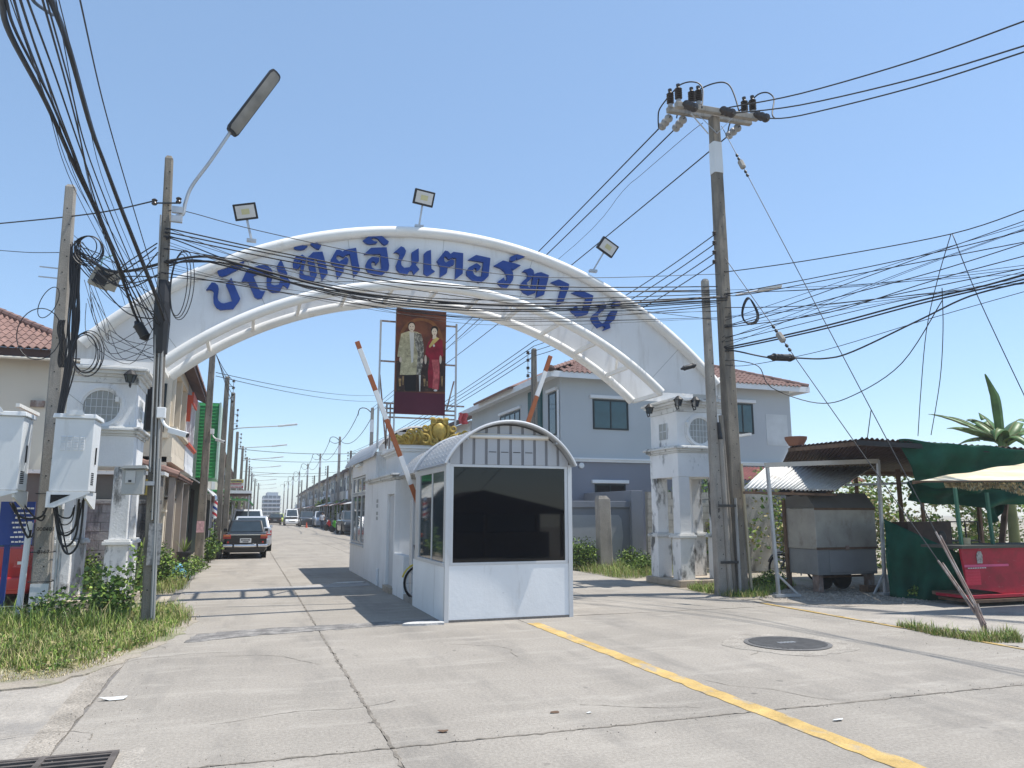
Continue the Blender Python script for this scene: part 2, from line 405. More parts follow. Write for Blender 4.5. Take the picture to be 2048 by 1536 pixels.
# ================================================================== THE SETTING: ground, road, kerbs, markings
def bendx(y):                                                        # the street bends gently to the right far away
    return 0.00012 * max(0.0, y - 55) ** 2
mb = MB(); mb.grid(lambda u, v: (-400 + 800 * u, -60 + 760 * v, -.035), 8, 8)
struct(mb.build('ground', M_dirt))
mb = MB(); n = 40
for i in range(n):
    y0, y1 = -8 + 330 * i / n, -8 + 330 * (i + 1) / n
    a, b = bendx(y0), bendx(y1)
    mb.add([(-1.30 + a, y0, -.016), (8.95 + a, y0, -.016), (8.95 + b, y1, -.016), (-1.30 + b, y1, -.016)], [(0, 1, 2, 3)])
road = struct(mb.build('road', M_joint))
XS = [-1.15, 1.04, 4.0, 8.80]; YS = [-6.2 + 5.868 * i for i in range(10)]
for i in range(3):
    for j in range(9):
        if i == 1 and 11.3 < (YS[j] + YS[j + 1]) / 2 < 22.6: pass
        mb = MB(); g = .005
        x0, x1, y0, y1 = XS[i] + g, XS[i + 1] - g, YS[j] + g, YS[j + 1] - g
        # edges chipped a little so that the joints wander
        ring = []
        for (ax, ay, bx, by) in ((x0, y0, x1, y0), (x1, y0, x1, y1), (x1, y1, x0, y1), (x0, y1, x0, y0)):
            k = 26
            for t in range(k):
                px_, py_ = ax + (bx - ax) * t / k, ay + (by - ay) * t / k
                cx_, cy_ = (x0 + x1) / 2 - px_, (y0 + y1) / 2 - py_; l = math.hypot(cx_, cy_)
                w = abs(rnd.gauss(0, .004)) if t else 0
                ring.append((px_ + cx_ / l * w, py_ + cy_ / l * w))
        mb.prism_xy(ring, -.03, 0.0)
        mb.build('slab', M_road, road)
mb = MB()
for i in range(30):
    y0, y1 = YS[-1] + .01 + 9 * i, YS[-1] + .01 + 9 * (i + 1); a, b = bendx(y0), bendx(y1)
    mb.add([(-1.15 + a, y0, 0), (8.80 + a, y0, 0), (8.80 + b, y1, 0), (-1.15 + b, y1, 0)], [(0, 1, 2, 3)])
mb.build('far_surface', M_road, road)
# broken concrete verge strip along the left edge, apron on the right
def jag(poly, amp, k=8, seed=1):
    r = random.Random(seed); out = []
    for i in range(len(poly)):
        a, b = poly[i], poly[(i + 1) % len(poly)]; L_ = math.hypot(b[0] - a[0], b[1] - a[1]); m = max(1, int(L_ * k))
        for t in range(m):
            out.append((a[0] + (b[0] - a[0]) * t / m + r.gauss(0, amp), a[1] + (b[1] - a[1]) * t / m + r.gauss(0, amp)))
    return out
mb = MB(); mb.prism_xy(jag([(-3.6, 2.0), (-1.30, 2.0), (-1.22, 9.6), (-1.5, 10.3), (-1.9, 9.4), (-2.5, 9.0), (-3.6, 9.2)], .03), -.05, -.012)
struct(mb.build('path', M_apron))
mb = MB(); mb.prism_xy(jag([(-1.27, 2.2), (-1.17, 2.2), (-1.17, 9.3), (-1.05, 11.2), (-1.2, 11.3), (-1.42, 9.4), (-1.36, 6.5)], .012, 5), -.05, -.002)
struct(mb.build('gutter', M_gravel))
mb = MB(); mb.prism_xy(jag([(8.98, 4.0), (14.5, 4.0), (16.0, 10.3), (13.0, 10.7), (11.0, 10.9), (9.9, 11.0), (9.1, 12.0), (8.98, 12.6)], .03), -.05, -.008)
struct(mb.build('pavement', M_apron))
mb = MB(); mb.prism_xy(jag([(9.2, 12.3), (9.9, 11.1), (11.2, 10.85), (14, 10.6), (19, 10.6), (19, 17), (11.5, 14.6), (10.2, 13.4)], .05), -.05, -.014)
struct(mb.build('gravel_yard', M_gravel))
mb = MB()
for _ in range(2600):
    x, y = rnd.uniform(9.3, 15), rnd.uniform(10.9, 14.3)
    if y < 12.6 - (x - 9.3) * .9 or (y < 11.2 and x > 12): continue
    r_ = rnd.uniform(.010, .035); a = rnd.uniform(0, 6.28); z = -.014
    vs_ = [(x + r_ * math.cos(a + k * 1.57) * rnd.uniform(.7, 1.2), y + r_ * math.sin(a + k * 1.57) * rnd.uniform(.7, 1.2), z) for k in range(4)] + [(x, y, z + r_ * .8)]
    mb.add(vs_, [(0, 1, 4), (1, 2, 4), (2, 3, 4), (3, 0, 4)])
o = stuff(mb.build('loose_stones', M_gravel)); tag(o, 'loose grey stones scattered over the shaded yard by the stalls', 'gravel')
# tar and grit caught in the joints, and cracks: thin wandering strips a few mm above the slabs
def strip(pts, w0, w1, seed, name, m, z=.003, step=.06):
    r = random.Random(seed); L, Rr = [], []
    for (ax, ay), (bx, by) in zip(pts, pts[1:]):
        l = math.hypot(bx - ax, by - ay); n = max(2, int(l / step)); nx, ny = -(by - ay) / l, (bx - ax) / l
        for t in range(n):
            f = t / n; w = r.uniform(w0, w1) / 2; o = r.gauss(0, (w1 + w0) * .18)
            x, y = ax + (bx - ax) * f, ay + (by - ay) * f
            L.append((x + nx * (o + w), y + ny * (o + w))); Rr.append((x + nx * (o - w), y + ny * (o - w)))
    mb = MB(); vs_ = [(x, y, z) for x, y in L] + [(x, y, z) for x, y in Rr]; k = len(L)
    mb.add(vs_, [(i, i + 1, k + i + 1, k + i) for i in range(k - 1)]); return mb.build(name, m, road)
M_tar = mat('joint_grit', (.20, .178, .15), .95, var=.35, vscale=6, grain=.3, gscale=60)
for a in ([(1.04, 1.5), (1.04, 11.0)], [(1.04, 11.8), (1.04, 34)], [(-1.1, 5.536), (8.7, 5.536)], [(4.0, 1.5), (4.0, 5.4)], [(4.0, 5.6), (4.0, 10.8)], [(4.95, 11.404), (8.6, 11.404)]):
    strip(a, .010, .038, int(a[0][1] * 10), 'joint_fill', M_tar)
def walk(x, y, ang, n, seed):
    r = random.Random(seed); out = [(x, y)]
    for _ in range(n):
        ang += r.gauss(0, .35); x += .18 * math.cos(ang); y += .18 * math.sin(ang); out.append((x, y))
    return out
for k, (px_, py_, ang, n) in enumerate(((250, 1325, .6, 7), (330, 1300, 1.2, 5), (1160, 1410, -1.2, 6), (1500, 1310, .4, 7), (640, 1330, 2.0, 9), (900, 1290, .2, 8), (1700, 1400, 2.6, 8), (420, 1450, .3, 9), (180, 1480, 1.5, 6))):
    p = G(px_, py_); strip(walk(p.x, p.y, ang, n, k), .003, .012, k, 'crack', M_tar)
mb = MB(); r_ = random.Random(4)                                       # loose grit and crumbs along the edges
for _ in range(900):
    if r_.random() < .5: x, y = -1.15 + abs(r_.gauss(0, .25)) - .1, r_.uniform(4.5, 17)
    elif r_.random() < .5: x, y = r_.uniform(-1.0, 8.7), 5.55 + r_.gauss(0, .10)
    else: x, y = 8.7 - abs(r_.gauss(0, .3)), r_.uniform(5, 13)
    s_ = r_.uniform(.003, .009); a = r_.uniform(0, 6.28)
    mb.add([(x + s_ * math.cos(a + q * 2.1), y + s_ * math.sin(a + q * 2.1), .001) for q in range(3)] + [(x, y, .001 + s_)], [(0, 1, 3), (1, 2, 3), (2, 0, 3)])
tag(stuff(mb.build('grit', M_gravel)), 'loose grit and crumbs scattered along the road edges', 'grit')
# yellow lane lines
mb = MB(); mb.prism_xy(jag([(3.985, -6), (4.175, -6), (4.175, 10.85), (3.985, 10.85)], .009, 9, 3), -.002, .005)
struct(mb.build('lane_line', M_yellow, road) if False else mb.build('lane_marking', M_yellow))
mb = MB(); mb.prism_xy(jag([(8.80, 2), (8.87, 2), (8.92, 11.9), (8.85, 11.9)], .006, 6, 4), -.01, .004)
struct(mb.build('edge_marking', M_yellow))
# asphalt patch strips across the lane
for k, (poly, sd) in enumerate(([[(-.62, 10.7), (.4, 11.0), (1.6, 11.2), (2.75, 11.35), (2.82, 11.75), (1.5, 11.65), (.2, 11.55), (-.55, 11.3)], 5],
                                [[(-1.1, 16.8), (.2, 17.1), (1.6, 17.25), (2.75, 17.6), (2.78, 18.3), (1.2, 17.9), (-.2, 17.55), (-1.1, 17.1)], 6])):
    mb = MB(); mb.prism_xy(jag(poly, .022, 10, sd), -.002, .006)
    struct(mb.build('asphalt_patch', mat('patch_dark', (.21, .20, .19), .95, var=.35, vscale=4, grain=.4, gscale=55, bump=.9, bscale=60, stain=((.36, .34, .31), .5, .62, (4, 4, 4), .7)) if k == 0 else mat('patch_light', (.33, .32, .31), .95, var=.15, grain=.25, gscale=50, bump=.6)))
mb = MB(); mb.prism_xy(jag([(2.2, 11.15), (2.8, 11.12), (2.84, 11.30), (2.5, 11.38), (2.25, 11.3)], .015, 12, 8), -.002, .03)
struct(mb.build('cement_patch', mat('cement_smear', (.52, .51, .49), .9, grain=.2, gscale=40, bump=.7, bscale=50)))
mb = MB(); mb.prism_xy(jag([(1.9, 18.2), (2.7, 18.35), (2.75, 18.6), (2.1, 18.5)], .02, 12, 9), -.002, .012)
struct(mb.build('cement_patch', MATS['cement_smear']))
# manhole with a broken concrete collar
mh = thing('manhole_cover', 'round dark cast iron manhole cover set in the right lane', 'manhole cover', (6.43, 8.14, 0))
ring = [(6.43 + math.cos(a) * rr, 8.14 + math.sin(a) * rr) for a, rr in [(2 * math.pi * k / 60, .78 + .05 * math.sin(.5 * k) + rnd.gauss(0, .012)) for k in range(60)]]
mb = MB(); mb.prism_xy(ring, -.002, .004); mb.build('collar', mat('manhole_collar', (.33, .30, .26), .95, var=.2, vscale=4, grain=.3, gscale=40, bump=.9, bscale=40), mh)
mb = MB(); mb.lathe([(.51, .0), (.52, .013), (.49, .016), (.0, .014)], (6.43, 8.14, 0), 48); mb.build('lid', mat('cast_iron', (.15, .145, .14), .65, .2, var=.2, vscale=8), mh)
mb = MB()
for i in range(-11, 12):
    for sgn in (1,):
        w = math.sqrt(max(0, .46 ** 2 - (i * .04) ** 2))
        mb.box(6.43 - w, 6.43 + w, 8.14 + i * .04 - .008, 8.14 + i * .04 + .008, .015, .021)
mb.build('tread', MATS['cast_iron'], mh)
mb = MB()
for i in range(5): mb.box(6.30 + i * .05, 6.33 + i * .05, 8.10, 8.18, .021, .024)
mb.build('lettering', M_galv, mh)
# drain grate bottom left
dg = thing('drain_grate', 'rusty steel drain grate with bars in the road at lower left', 'drain grate', (-.98, 5.86, 0))
mb = MB(); x0, x1, y0, y1 = -1.62, -.72, 5.20, 6.04
for a in ((x0, x1, y0, y0 + .04), (x0, x1, y1 - .04, y1), (x0, x0 + .04, y0 + .04, y1 - .04), (x1 - .04, x1, y0 + .04, y1 - .04), (-1.19, -1.15, y0 + .04, y1 - .04)): mb.box(*a, .002, .022)
mb.build('frame', mat('grate_steel', (.12, .105, .095), .75, .2, var=.3, vscale=8), dg)
for k in range(9): b_ = MB(); b_.box(x0 + .04, x1 - .04, y0 + .09 + k * .085, y0 + .12 + k * .085, .003, .017); b_.build('bar', MATS['grate_steel'], dg)
mb = MB(); mb.box(x0 + .03, x1 - .03, y0 + .03, y1 - .03, .0005, .0015); mb.build('pit', M_dark, dg)
mb = MB(); mb.prism_xy(jag([(x0 - .1, y0 - .1), (x1 + .14, y0 - .1), (x1 + .14, y1 + .06), (x0 - .1, y1 + .06)], .02, 8, 12), -.01, .0004); mb.build('collar', MATS['manhole_collar'], dg)
# litter
for (px_, py_, s_, lab) in ((1110, 1426, .05, 'small dark twig on the road beside the yellow line'), (1178, 1427, .03, 'tiny white paper scrap left of the yellow line'), (1678, 1442, .06, 'white paper scrap lying right of the yellow line'),
                      (888, 1465, .06, 'pale leaf scrap on the road near the joint corner'), (225, 1400, .13, 'torn white plastic bag on the broken road edge'), (1890, 1262, .10, 'white plastic scrap beside the guy wire grass'), (275, 1170, .12, 'white plastic litter at the weed edge by the shops'), (360, 1243, .06, 'white crumpled paper at the grass edge beside lamp pole')):
    p = G(px_, py_); q = G(px_ + 8, py_)
    mb = MB(); k = 7; rr = random.Random(int(px_))
    vs_ = [(p.x, p.y, .012 + s_ * .1)] + [(p.x + s_ * math.cos(a) * rr.uniform(.5, 1.1), p.y + s_ * .5 * math.sin(a) * rr.uniform(.5, 1.1), .004 + rr.uniform(0, s_ * .25)) for a in [2 * math.pi * t / k for t in range(k)]]
    mb.add(vs_, [(0, 1 + t, 1 + (t + 1) % k) for t in range(k)])
    tag(mb.build('litter', M_printw if 'white' in lab else M_wood, solid=.002), lab, 'litter')

# ================================================================== ARCH AND ITS TWO GATE PILLARS
YA, YB = 15.20, 16.62            # front and back face of the arch
ACX, AOZ, AOR = 3.72, 7.62 - 9.26, 9.26
AIX, AIZ, AIR = 3.64, 6.36 - 7.93, 7.93
arch = thing('gateway_arch', 'large white curved gateway arch with blue lettering spanning the street', 'arch', (3.7, 15.9, 4.25))
def arcpts(cx, cz, r, z_end, n, y):
    a = math.asin((z_end - cz) / r); return [Vector((cx - r * math.cos(a + (math.pi - 2 * a) * i / n), y, cz + r * math.sin(a + (math.pi - 2 * a) * i / n))) for i in range(n + 1)]
for y0, nm in ((YA + .04, 'front_panel'), (YB - .06, 'back_panel')):
    o_ = arcpts(ACX, AOZ, AOR - .08, 4.72, 60, y0); i_ = arcpts(AIX, AIZ, AIR + .06, 4.36, 60, y0)
    poly = [(p.x, p.z) for p in o_] + [(10.62, 4.36)] + [(p.x, p.z) for p in reversed(i_)] + [(-3.24, 4.36)]
    mb = MB(); fr = [(x, y0, z) for x, z in poly]; bk = [(x, y0 + .03, z) for x, z in poly]
    no = len(o_); ni = len(i_)
    vs_ = []; fs = []
    for k in range(61): vs_ += [o_[k], i_[k], o_[k] + Vector((0, .03, 0)), i_[k] + Vector((0, .03, 0))]
    for k in range(60):
        a, b = 4 * k, 4 * k + 4
        fs += [(a, b, b + 1, a + 1), (a + 2, a + 3, b + 3, b + 2), (a, a + 2, b + 2, b), (a + 1, b + 1, b + 3, a + 3)]
    fs += [(0, 1, 3, 2), (240, 242, 243, 241)]
    mb.add(vs_, fs)
    for sx, ed in ((0, -3.24), (60, 10.62)):
        a_, b_ = o_[sx], i_[sx]
        mb.add([(ed, y0, 4.36), (ed, y0, a_.z), tuple(a_), tuple(b_), (ed, y0 + .03, 4.36), (ed, y0 + .03, a_.z), (a_.x, y0 + .03, a_.z), (b_.x, y0 + .03, b_.z)], [(0, 1, 2, 3), (4, 7, 6, 5), (0, 4, 5, 1), (0, 3, 7, 4), (1, 5, 6, 2)])
    mb.build(nm, M_arch, arch)
for y0, nm, cx, cz, r, ze, tr in ((YA, 'outer_front_tube', ACX, AOZ, AOR - .10, 4.62, .115), (YB, 'outer_back_tube', ACX, AOZ, AOR - .10, 4.62, .115), (YA - .01, 'inner_front_tube', AIX, AIZ, AIR - .02, 4.34, .105), (YB, 'inner_back_tube', AIX, AIZ, AIR - .02, 4.34, .105)):
    mb = MB(); mb.tube(arcpts(cx, cz, r, ze, 64, y0), tr, 14); mb.build(nm, M_tubew, arch, smooth=True)
for k in range(17):
    a = R(34) + R(112) * k / 16
    for (cx, cz, r) in ((AIX, AIZ, AIR - .02),):
        x, z = cx - r * math.cos(a), cz + r * math.sin(a)
        mb = MB(); mb.beam((x, YA + .02, z + .02), (x, YB - .02, z + .02), .06, .09); mb.build('strut', M_tubew, arch)
    if k % 2 == 0:
        x, z = ACX - (AOR - .1) * math.cos(a), AOZ + (AOR - .1) * math.sin(a)
        mb = MB(); mb.beam((x, YA + .02, z - .02), (x, YB - .02, z - .02), .06, .06); mb.build('strut', M_tubew, arch)
for k in (3, 7, 9, 12, 14):
    a = R(34) + R(112) * (k + .5) / 16; a2 = a + R(4.5); r = AIR + .2
    mb = MB(); mb.beam((AIX - r * math.cos(a), YA + .1, AIZ + r * math.sin(a)), (AIX - r * math.cos(a2), YB - .1, AIZ + r * math.sin(a2)), .05); mb.build('brace', M_tubew, arch)
for sx, x in ((-1, -3.20), (1, 10.58)):
    mb = MB(); mb.tube([(x, YA, 4.30), (x, YA, 4.70), (x - sx * .04, YA, 4.80)], .11, 12); mb.build('end_post', M_tubew, arch, smooth=True)
# blue letters traced on the face, each its own extruded plate
SA, SB, SD, SE = 9.036, 9.752, 12.8, 10.779
LET = [
 crop(410, 460, SA, [(20,1080),(120,945),(180,950),(235,1000),(250,1060),(235,1150),(228,1220),(245,1275),(290,1315),(340,1325),(490,1285),(440,1130),(375,985),(475,860),(635,1230),(620,1270),(510,1420),(280,1440),(205,1400),(155,1320),(148,1220),(158,1120),(120,1080),(70,1072)]),
 crop(410, 460, SA, [(245,660),(280,705),(330,712),(400,690),(715,540),(675,665),(380,820),(310,838),(255,820),(222,765)]),
 crop(410, 460, SA, [(660,930),(760,710),(900,660),(1040,630),(1130,645),(1200,700),(1228,770),(1222,850),(1195,940),(1200,980),(1250,1000),(1330,985),(1375,880),(1330,770),(1295,660),(1372,525),(1490,790),(1480,850),(1550,940),(1495,1060),(1450,1010),(1410,990),(1380,1050),(1345,1115),(1220,1125),(1150,1085),(1115,1020),(1112,900),(1115,820),(1080,780),(980,780),(870,830),(900,900),(990,1090),(1040,1105),(1090,1095),(1025,1230),(950,1240),(895,1205),(780,940),(730,920)]),
 crop(580, 460, SB, [(75,350),(120,270),(200,195),(270,140),(370,145),(460,190),(540,255),(610,300),(570,370),(520,365),(430,300),(370,245),(290,240),(220,270),(260,300),(345,310),(290,365),(210,385),(120,375)]),
 crop(580, 460, SB, [(55,640),(85,560),(125,490),(190,510),(240,475),(325,545),(250,830),(290,880),(405,890),(340,580),(338,540),(400,480),(450,430),(635,420),(700,650),(738,840),(625,985),(520,560),(465,555),(500,740),(527,870),(480,970),(400,1000),(260,985),(190,910),(185,840),(205,740),(232,640),(230,595),(175,640),(120,590),(165,655),(215,680),(135,775),(60,735)]),
 crop(580, 460, SB, [(795,580),(905,385),(960,380),(1030,415),(1080,380),(1290,345),(1330,600),(1368,780),(1250,915),(1165,470),(1100,480),(1035,530),(960,490),(910,495),(905,560),(960,615),(1040,565),(1090,520),(1140,560),(1130,650),(1045,710),(1050,810),(925,950),(880,730),(800,640)]),
 crop(580, 460, SB, [(1425,200),(1640,50),(1720,55),(1930,225),(1910,265),(1845,290),(1790,250),(1720,170),(1650,140),(1570,165),(1640,215),(1710,225),(1680,260),(1560,272),(1500,262)]),
 crop(580, 460, SB, [(1445,470),(1580,345),(1885,335),(1935,690),(1925,770),(1780,890),(1640,880),(1530,830),(1475,740),(1480,660),(1525,580),(1600,520),(1740,535),(1735,610),(1670,680),(1660,625),(1610,610),(1580,660),(1600,730),(1670,770),(1785,765),(1765,465)]),
 crop(780, 480, SB, [(80,240),(215,120),(275,145),(315,210),(300,270),(215,430),(225,490),(275,540),(380,530),(430,470),(425,240),(560,160),(565,410),(500,480),(575,570),(500,640),(465,685),(440,600),(390,590),(340,670),(300,680),(200,640),(130,570),(120,490),(160,390),(195,300),(180,265),(130,235)]),
 crop(780, 480, SB, [(665,265),(715,220),(800,190),(808,560),(880,610),(740,700),(660,650)]),
 crop(780, 480, SB, [(920,400),(1075,205),(1130,215),(1180,270),(1240,230),(1430,255),(1420,650),(1275,765),(1295,350),(1215,345),(1150,380),(1090,320),(1050,330),(1060,400),(1090,440),(1205,370),(1255,400),(1245,480),(1125,540),(1110,640),(980,725),(980,520),(930,430)]),
 crop(780, 480, SB, [(1530,380),(1680,290),(1960,350),(1925,700),(1850,780),(1740,830),(1600,770),(1500,680),(1495,600),(1540,530),(1690,450),(1775,510),(1750,570),(1695,620),(1680,550),(1640,545),(1615,600),(1640,670),(1700,710),(1790,710),(1825,430)]),
 crop(960, 500, SD, [(360,400),(590,265),(920,345),(1045,390),(860,510),(790,470),(840,560),(860,680),(840,770),(760,890),(680,980),(600,970),(480,870),(460,810),(610,700),(640,780),(690,790),(700,680),(640,550),(530,460)]),
 crop(960, 500, SD, [(770,270),(785,170),(1080,55),(1130,150),(1180,160),(960,250),(920,160),(935,250),(830,295)]),
 crop(960, 500, SD, [(1090,555),(1140,505),(1300,460),(1370,520),(1390,605),(1345,700),(1200,840),(1240,950),(1310,970),(1360,700),(1400,612),(1475,580),(1570,565),(1765,645),(1740,780),(1640,1140),(1440,1215),(1530,730),(1480,740),(1420,1090),(1255,1150),(1120,1080),(1045,980),(1040,880),(1130,770),(1220,700),(1225,620),(1180,560)]),
 crop(1080, 540, SE, [(240,265),(405,200),(630,300),(625,380),(500,700),(355,770),(470,370)]),
 crop(1080, 540, SE, [(690,490),(870,425),(1150,550),(1140,620),(1030,950),(820,1010),(670,880),(700,820),(800,760),(820,870),(920,880),(1000,610),(860,560)]),
 crop(1080, 540, SE, [(1205,750),(1385,700),(1430,750),(1420,820),(1260,960),(1250,1020),(1280,1100),(1340,1150),(1420,1120),(1500,930),(1560,870),(1680,870),(1600,1080),(1500,1150),(1520,1250),(1370,1305),(1410,1230),(1370,1200),(1250,1245),(1140,1120),(1110,1040),(1150,960),(1270,870),(1310,790)]),
 crop(1080, 540, SE, [(1555,760),(1560,710),(1610,670),(1790,625),(1880,710),(1730,755),(1700,670),(1715,760),(1580,810)]),
]
for k in range(9):                                                 # sheet joints on the front face
    a = R(38) + R(104) * k / 8
    mb = MB(); mb.beam((AIX - (AIR + .08) * math.cos(a), YA + .039, AIZ + (AIR + .08) * math.sin(a)), (ACX - (AOR - .2) * math.cos(a), YA + .039, AOZ + (AOR - .2) * math.sin(a)), .008, .004, up=(0, 1, 0)); mb.build('sheet_joint', M_grille, arch)
for poly in LET:
    q = [AY(x, y, YA - .04) for x, y in poly]
    mb = MB(); mb.prism_xz([(p.x, p.z) for p in q], YA - .04, YA + .038); mb.build('letter', M_blue, arch)

def lantern(x, y, z, lab, grp='black wall lanterns on the gate pillars'):
    t = thing('wall_lantern', lab, 'lantern', (x, y, z), grp)
    mb = MB(); mb.tube([(x, y + .16, z - .02), (x, y + .08, z - .16), (x, y, z - .15), (x, y, z - .1)], .014, 6); mb.build('bracket', M_plastic, t)
    mb = MB(); mb.lathe([(.02, .15), (.05, .13), (.115, .06), (.12, .05), (.02, .045)], (x, y, z), 10); mb.build('cap', M_plastic, t)
    mb = MB(); mb.lathe([(.02, -.1), (.06, -.09), (.10, .05), (.07, .05)], (x, y, z), 6); mb.build('glass', M_glass, t)
    for k in range(6):
        a = 2 * math.pi * k / 6
        mb = MB(); mb.beam((x + .062 * math.cos(a), y + .062 * math.sin(a), z - .09), (x + .104 * math.cos(a), y + .104 * math.sin(a), z + .05), .012); mb.build('rib', M_plastic, t)
    return t
def roundwindow(parent, cx, y, cz, r):
    # stepped plaster ring and a recessed wire-mesh screen
    mb = MB(); n = 40
    for r0, r1, d in ((r * 1.34, r * 1.24, .03), (r * 1.24, r * 1.12, .055), (r * 1.12, r, .035)):
        vs_ = []; fs = []
        for k in range(n):
            a = 2 * math.pi * k / n; c_, s_ = math.cos(a), math.sin(a)
            vs_ += [(cx + r0 * c_, y - d, cz + r0 * s_), (cx + r1 * c_, y - d, cz + r1 * s_), (cx + r0 * c_, y + .01, cz + r0 * s_), (cx + r1 * c_, y + .01, cz + r1 * s_)]
        for k in range(n):
            a, b = 4 * k, 4 * ((k + 1) % n)
            fs += [(a, b, b + 1, a + 1), (a, a + 2, b + 2, b), (a + 1, b + 1, b + 3, a + 3)]
        mb.add(vs_, fs)
    w = mb.build('window_ring', M_pillarup, parent, smooth=True)
    mb = MB(); mb.lathe([(r, -.004), (r, .004)], (cx, y, cz), 36, 'y'); mb.build('screen', M_grille, w)
    for k in range(-3, 4):
        h = math.sqrt(max(0, r * r - (k * r / 3.4) ** 2))
        mb = MB(); mb.box(cx + k * r / 3.4 - .006, cx + k * r / 3.4 + .006, y - .016, y - .006, cz - h, cz + h); mb.build('bar', M_alu, w)
    for k in range(-1, 2):
        h = math.sqrt(max(0, r * r - (k * r / 2.1) ** 2))
        mb = MB(); mb.box(cx - h, cx + h, y - .022, y - .0165, cz + k * r / 2.1 - .006, cz + k * r / 2.1 + .006); mb.build('bar', M_alu, w)
def cornice(x0, x1, y0, y1, z0, steps, m, parent, name='cornice'):
    mb = MB(); z = z0
    for out, h in steps: mb.box(x0 - out, x1 + out, y0 - out, y1 + out, z, z + h); z += h
    return mb.build(name, m, parent, bevel=.008)
def pillar(x0, x1, y0, y1, lab, side):
    t = thing('gate_pillar', lab, 'pillar', ((x0 + x1) / 2, (y0 + y1) / 2, 0), 'gate pillars under the arch')
    mb = MB(); mb.box(x0 - .10, x1 + .10, y0 - .10, y1 + .10, -.03, .11); mb.build('plinth', M_terrac, t, bevel=.01)
    lw = .36
    for lx in (x0, x1 - lw):
        for ly in (y0, y1 - lw):
            mb = MB(); mb.box(lx, lx + lw, ly, ly + lw, .11, 1.04); lg = mb.build('leg', M_pillar, t, bevel=.012)
            mb = MB(); mb.box(lx - .05, lx + lw + .05, ly - .05, ly + lw + .05, 1.042, 1.10); mb.box(lx - .025, lx + lw + .025, ly - .025, ly + lw + .025, 1.101, 1.13); mb.build('cap', M_cornice, lg, bevel=.006)
            mb = MB(); k = .035; mb.box(lx + k, lx + lw - k, ly + k, ly + lw - k, 1.131, 2.42); mb.build('shaft', M_pillar, lg, bevel=.012)
    mb = MB(); mb.box(x0 + .03, x1 - .03, y0 + .03, y1 - .03, 2.421, 2.98); mb.build('lower_block', M_pillarup, t, bevel=.01)
    cornice(x0 + .03, x1 - .03, y0 + .03, y1 - .03, 2.981, ((.03, .04), (.075, .05), (.13, .045), (.08, .03)), M_cornice, t)
    mb = MB(); mb.box(x0 + .06, x1 - .06, y0 + .06, y1 - .06, 3.147, 3.94); mb.build('upper_block', M_pillarup, t, bevel=.01)
    cornice(x0 + .06, x1 - .06, y0 + .06, y1 - .06, 3.941, ((.02, .12), (.06, .05), (.12, .06), (.17, .05), (.12, .03)), M_cornice, t, 'top_cornice')
    roundwindow(t, (x0 + x1) / 2, y0 + .06, 3.50, .30)
    # small square window on the face towards the street
    sx = x0 + .06 if side > 0 else x1 - .06
    d = -1 if side > 0 else 1; yc = (y0 + y1) / 2; ww, hh = .17, .19
    mb = MB(); mb.box(min(sx, sx + d * .012), max(sx, sx + d * .012), yc - ww, yc + ww, 3.52 - hh, 3.52 + hh); w = mb.build('side_window', M_grille, t)
    mb = MB()
    for a in ((yc - ww - .02, yc - ww + .01, 3.52 - hh, 3.52 + hh), (yc + ww - .01, yc + ww + .02, 3.52 - hh, 3.52 + hh), (yc - .01, yc + .01, 3.52 - hh, 3.52 + hh), (yc - ww, yc + ww, 3.51, 3.53)):
        mb.box(min(sx + d * .002, sx + d * .022), max(sx + d * .002, sx + d * .022), a[0], a[1], a[2], a[3])
    mb.build('window_bars', M_alu, w)
    return t
PLX0, PLX1, PRX0, PRX1 = -3.20, -1.96, 9.30, 10.62
pillar(PLX0, PLX1, YA + .05, YB - .02, 'weathered white gate pillar on open legs behind the telecom cabinets', -1)
pillar(PRX0, PRX1, YA + .05, YB - .02, 'weathered white gate pillar on open legs behind the tall right pole', 1)
for (x, y, z, l) in ((-2.12, YA - .14, 4.02, 'black wall lantern at the front corner of the left gate pillar'), (9.05, YB - .6, 4.05, 'black wall lantern on the street side of the right gate pillar'),
                     (9.28, YA - .12, 4.12, 'black wall lantern at the near corner of the right gate pillar'), (9.72, YA - .14, 4.12, 'black wall lantern on the front of the right gate pillar')):
    lantern(x, y, z, l)
# flood lights on the arch
def flood(px_, py_, bx, by, lab, w=.58, tilt=-.25):
    base = AY(bx, by, YA); top = AY(px_, py_, YA - .05)
    t = thing('flood_light', lab, 'flood light', base, 'flood lights on top of the arch')
    mb = MB(); mb.beam(base, top, .035); mb.box(base.x - .09, base.x + .09, base.y - .05, base.y + .05, base.z - .04, base.z + .015); mb.build('stand', M_galv, t)
    d = (top - base).normalized(); r_ = Vector((d.z, 0, -d.x)); f = Vector((0, -1, -.35)).normalized(); u = r_.cross(f) * -1
    if u.z < 0: u = -u
    c = top + Vector((0, -.04, 0)) + u * .05
    def slab_(mb, c, w, h, dp):
        a = [c + r_ * (i * w / 2) + u * (j * h / 2) + f * (k * dp / 2) for k in (-1, 1) for i, j in ((-1, -1), (1, -1), (1, 1), (-1, 1))]
        mb.add(a, [(0, 1, 2, 3), (7, 6, 5, 4), (0, 4, 5, 1), (1, 5, 6, 2), (2, 6, 7, 3), (3, 7, 4, 0)])
    mb = MB(); slab_(mb, c, w * .76, w * .56, .08); h_ = mb.build('housing', M_plastic, t, bevel=.012)
    mb = MB(); slab_(mb, c + f * .042, w * .62, w * .42, .01); mb.build('reflector', M_alu, h_)
    mb = MB(); slab_(mb, c + f * .05, w * .26, w * .18, .006); mb.build('led_plate', M_signy if False else mat('led_yellow', (.55, .52, .30), .4, grain=0), h_)
    return t
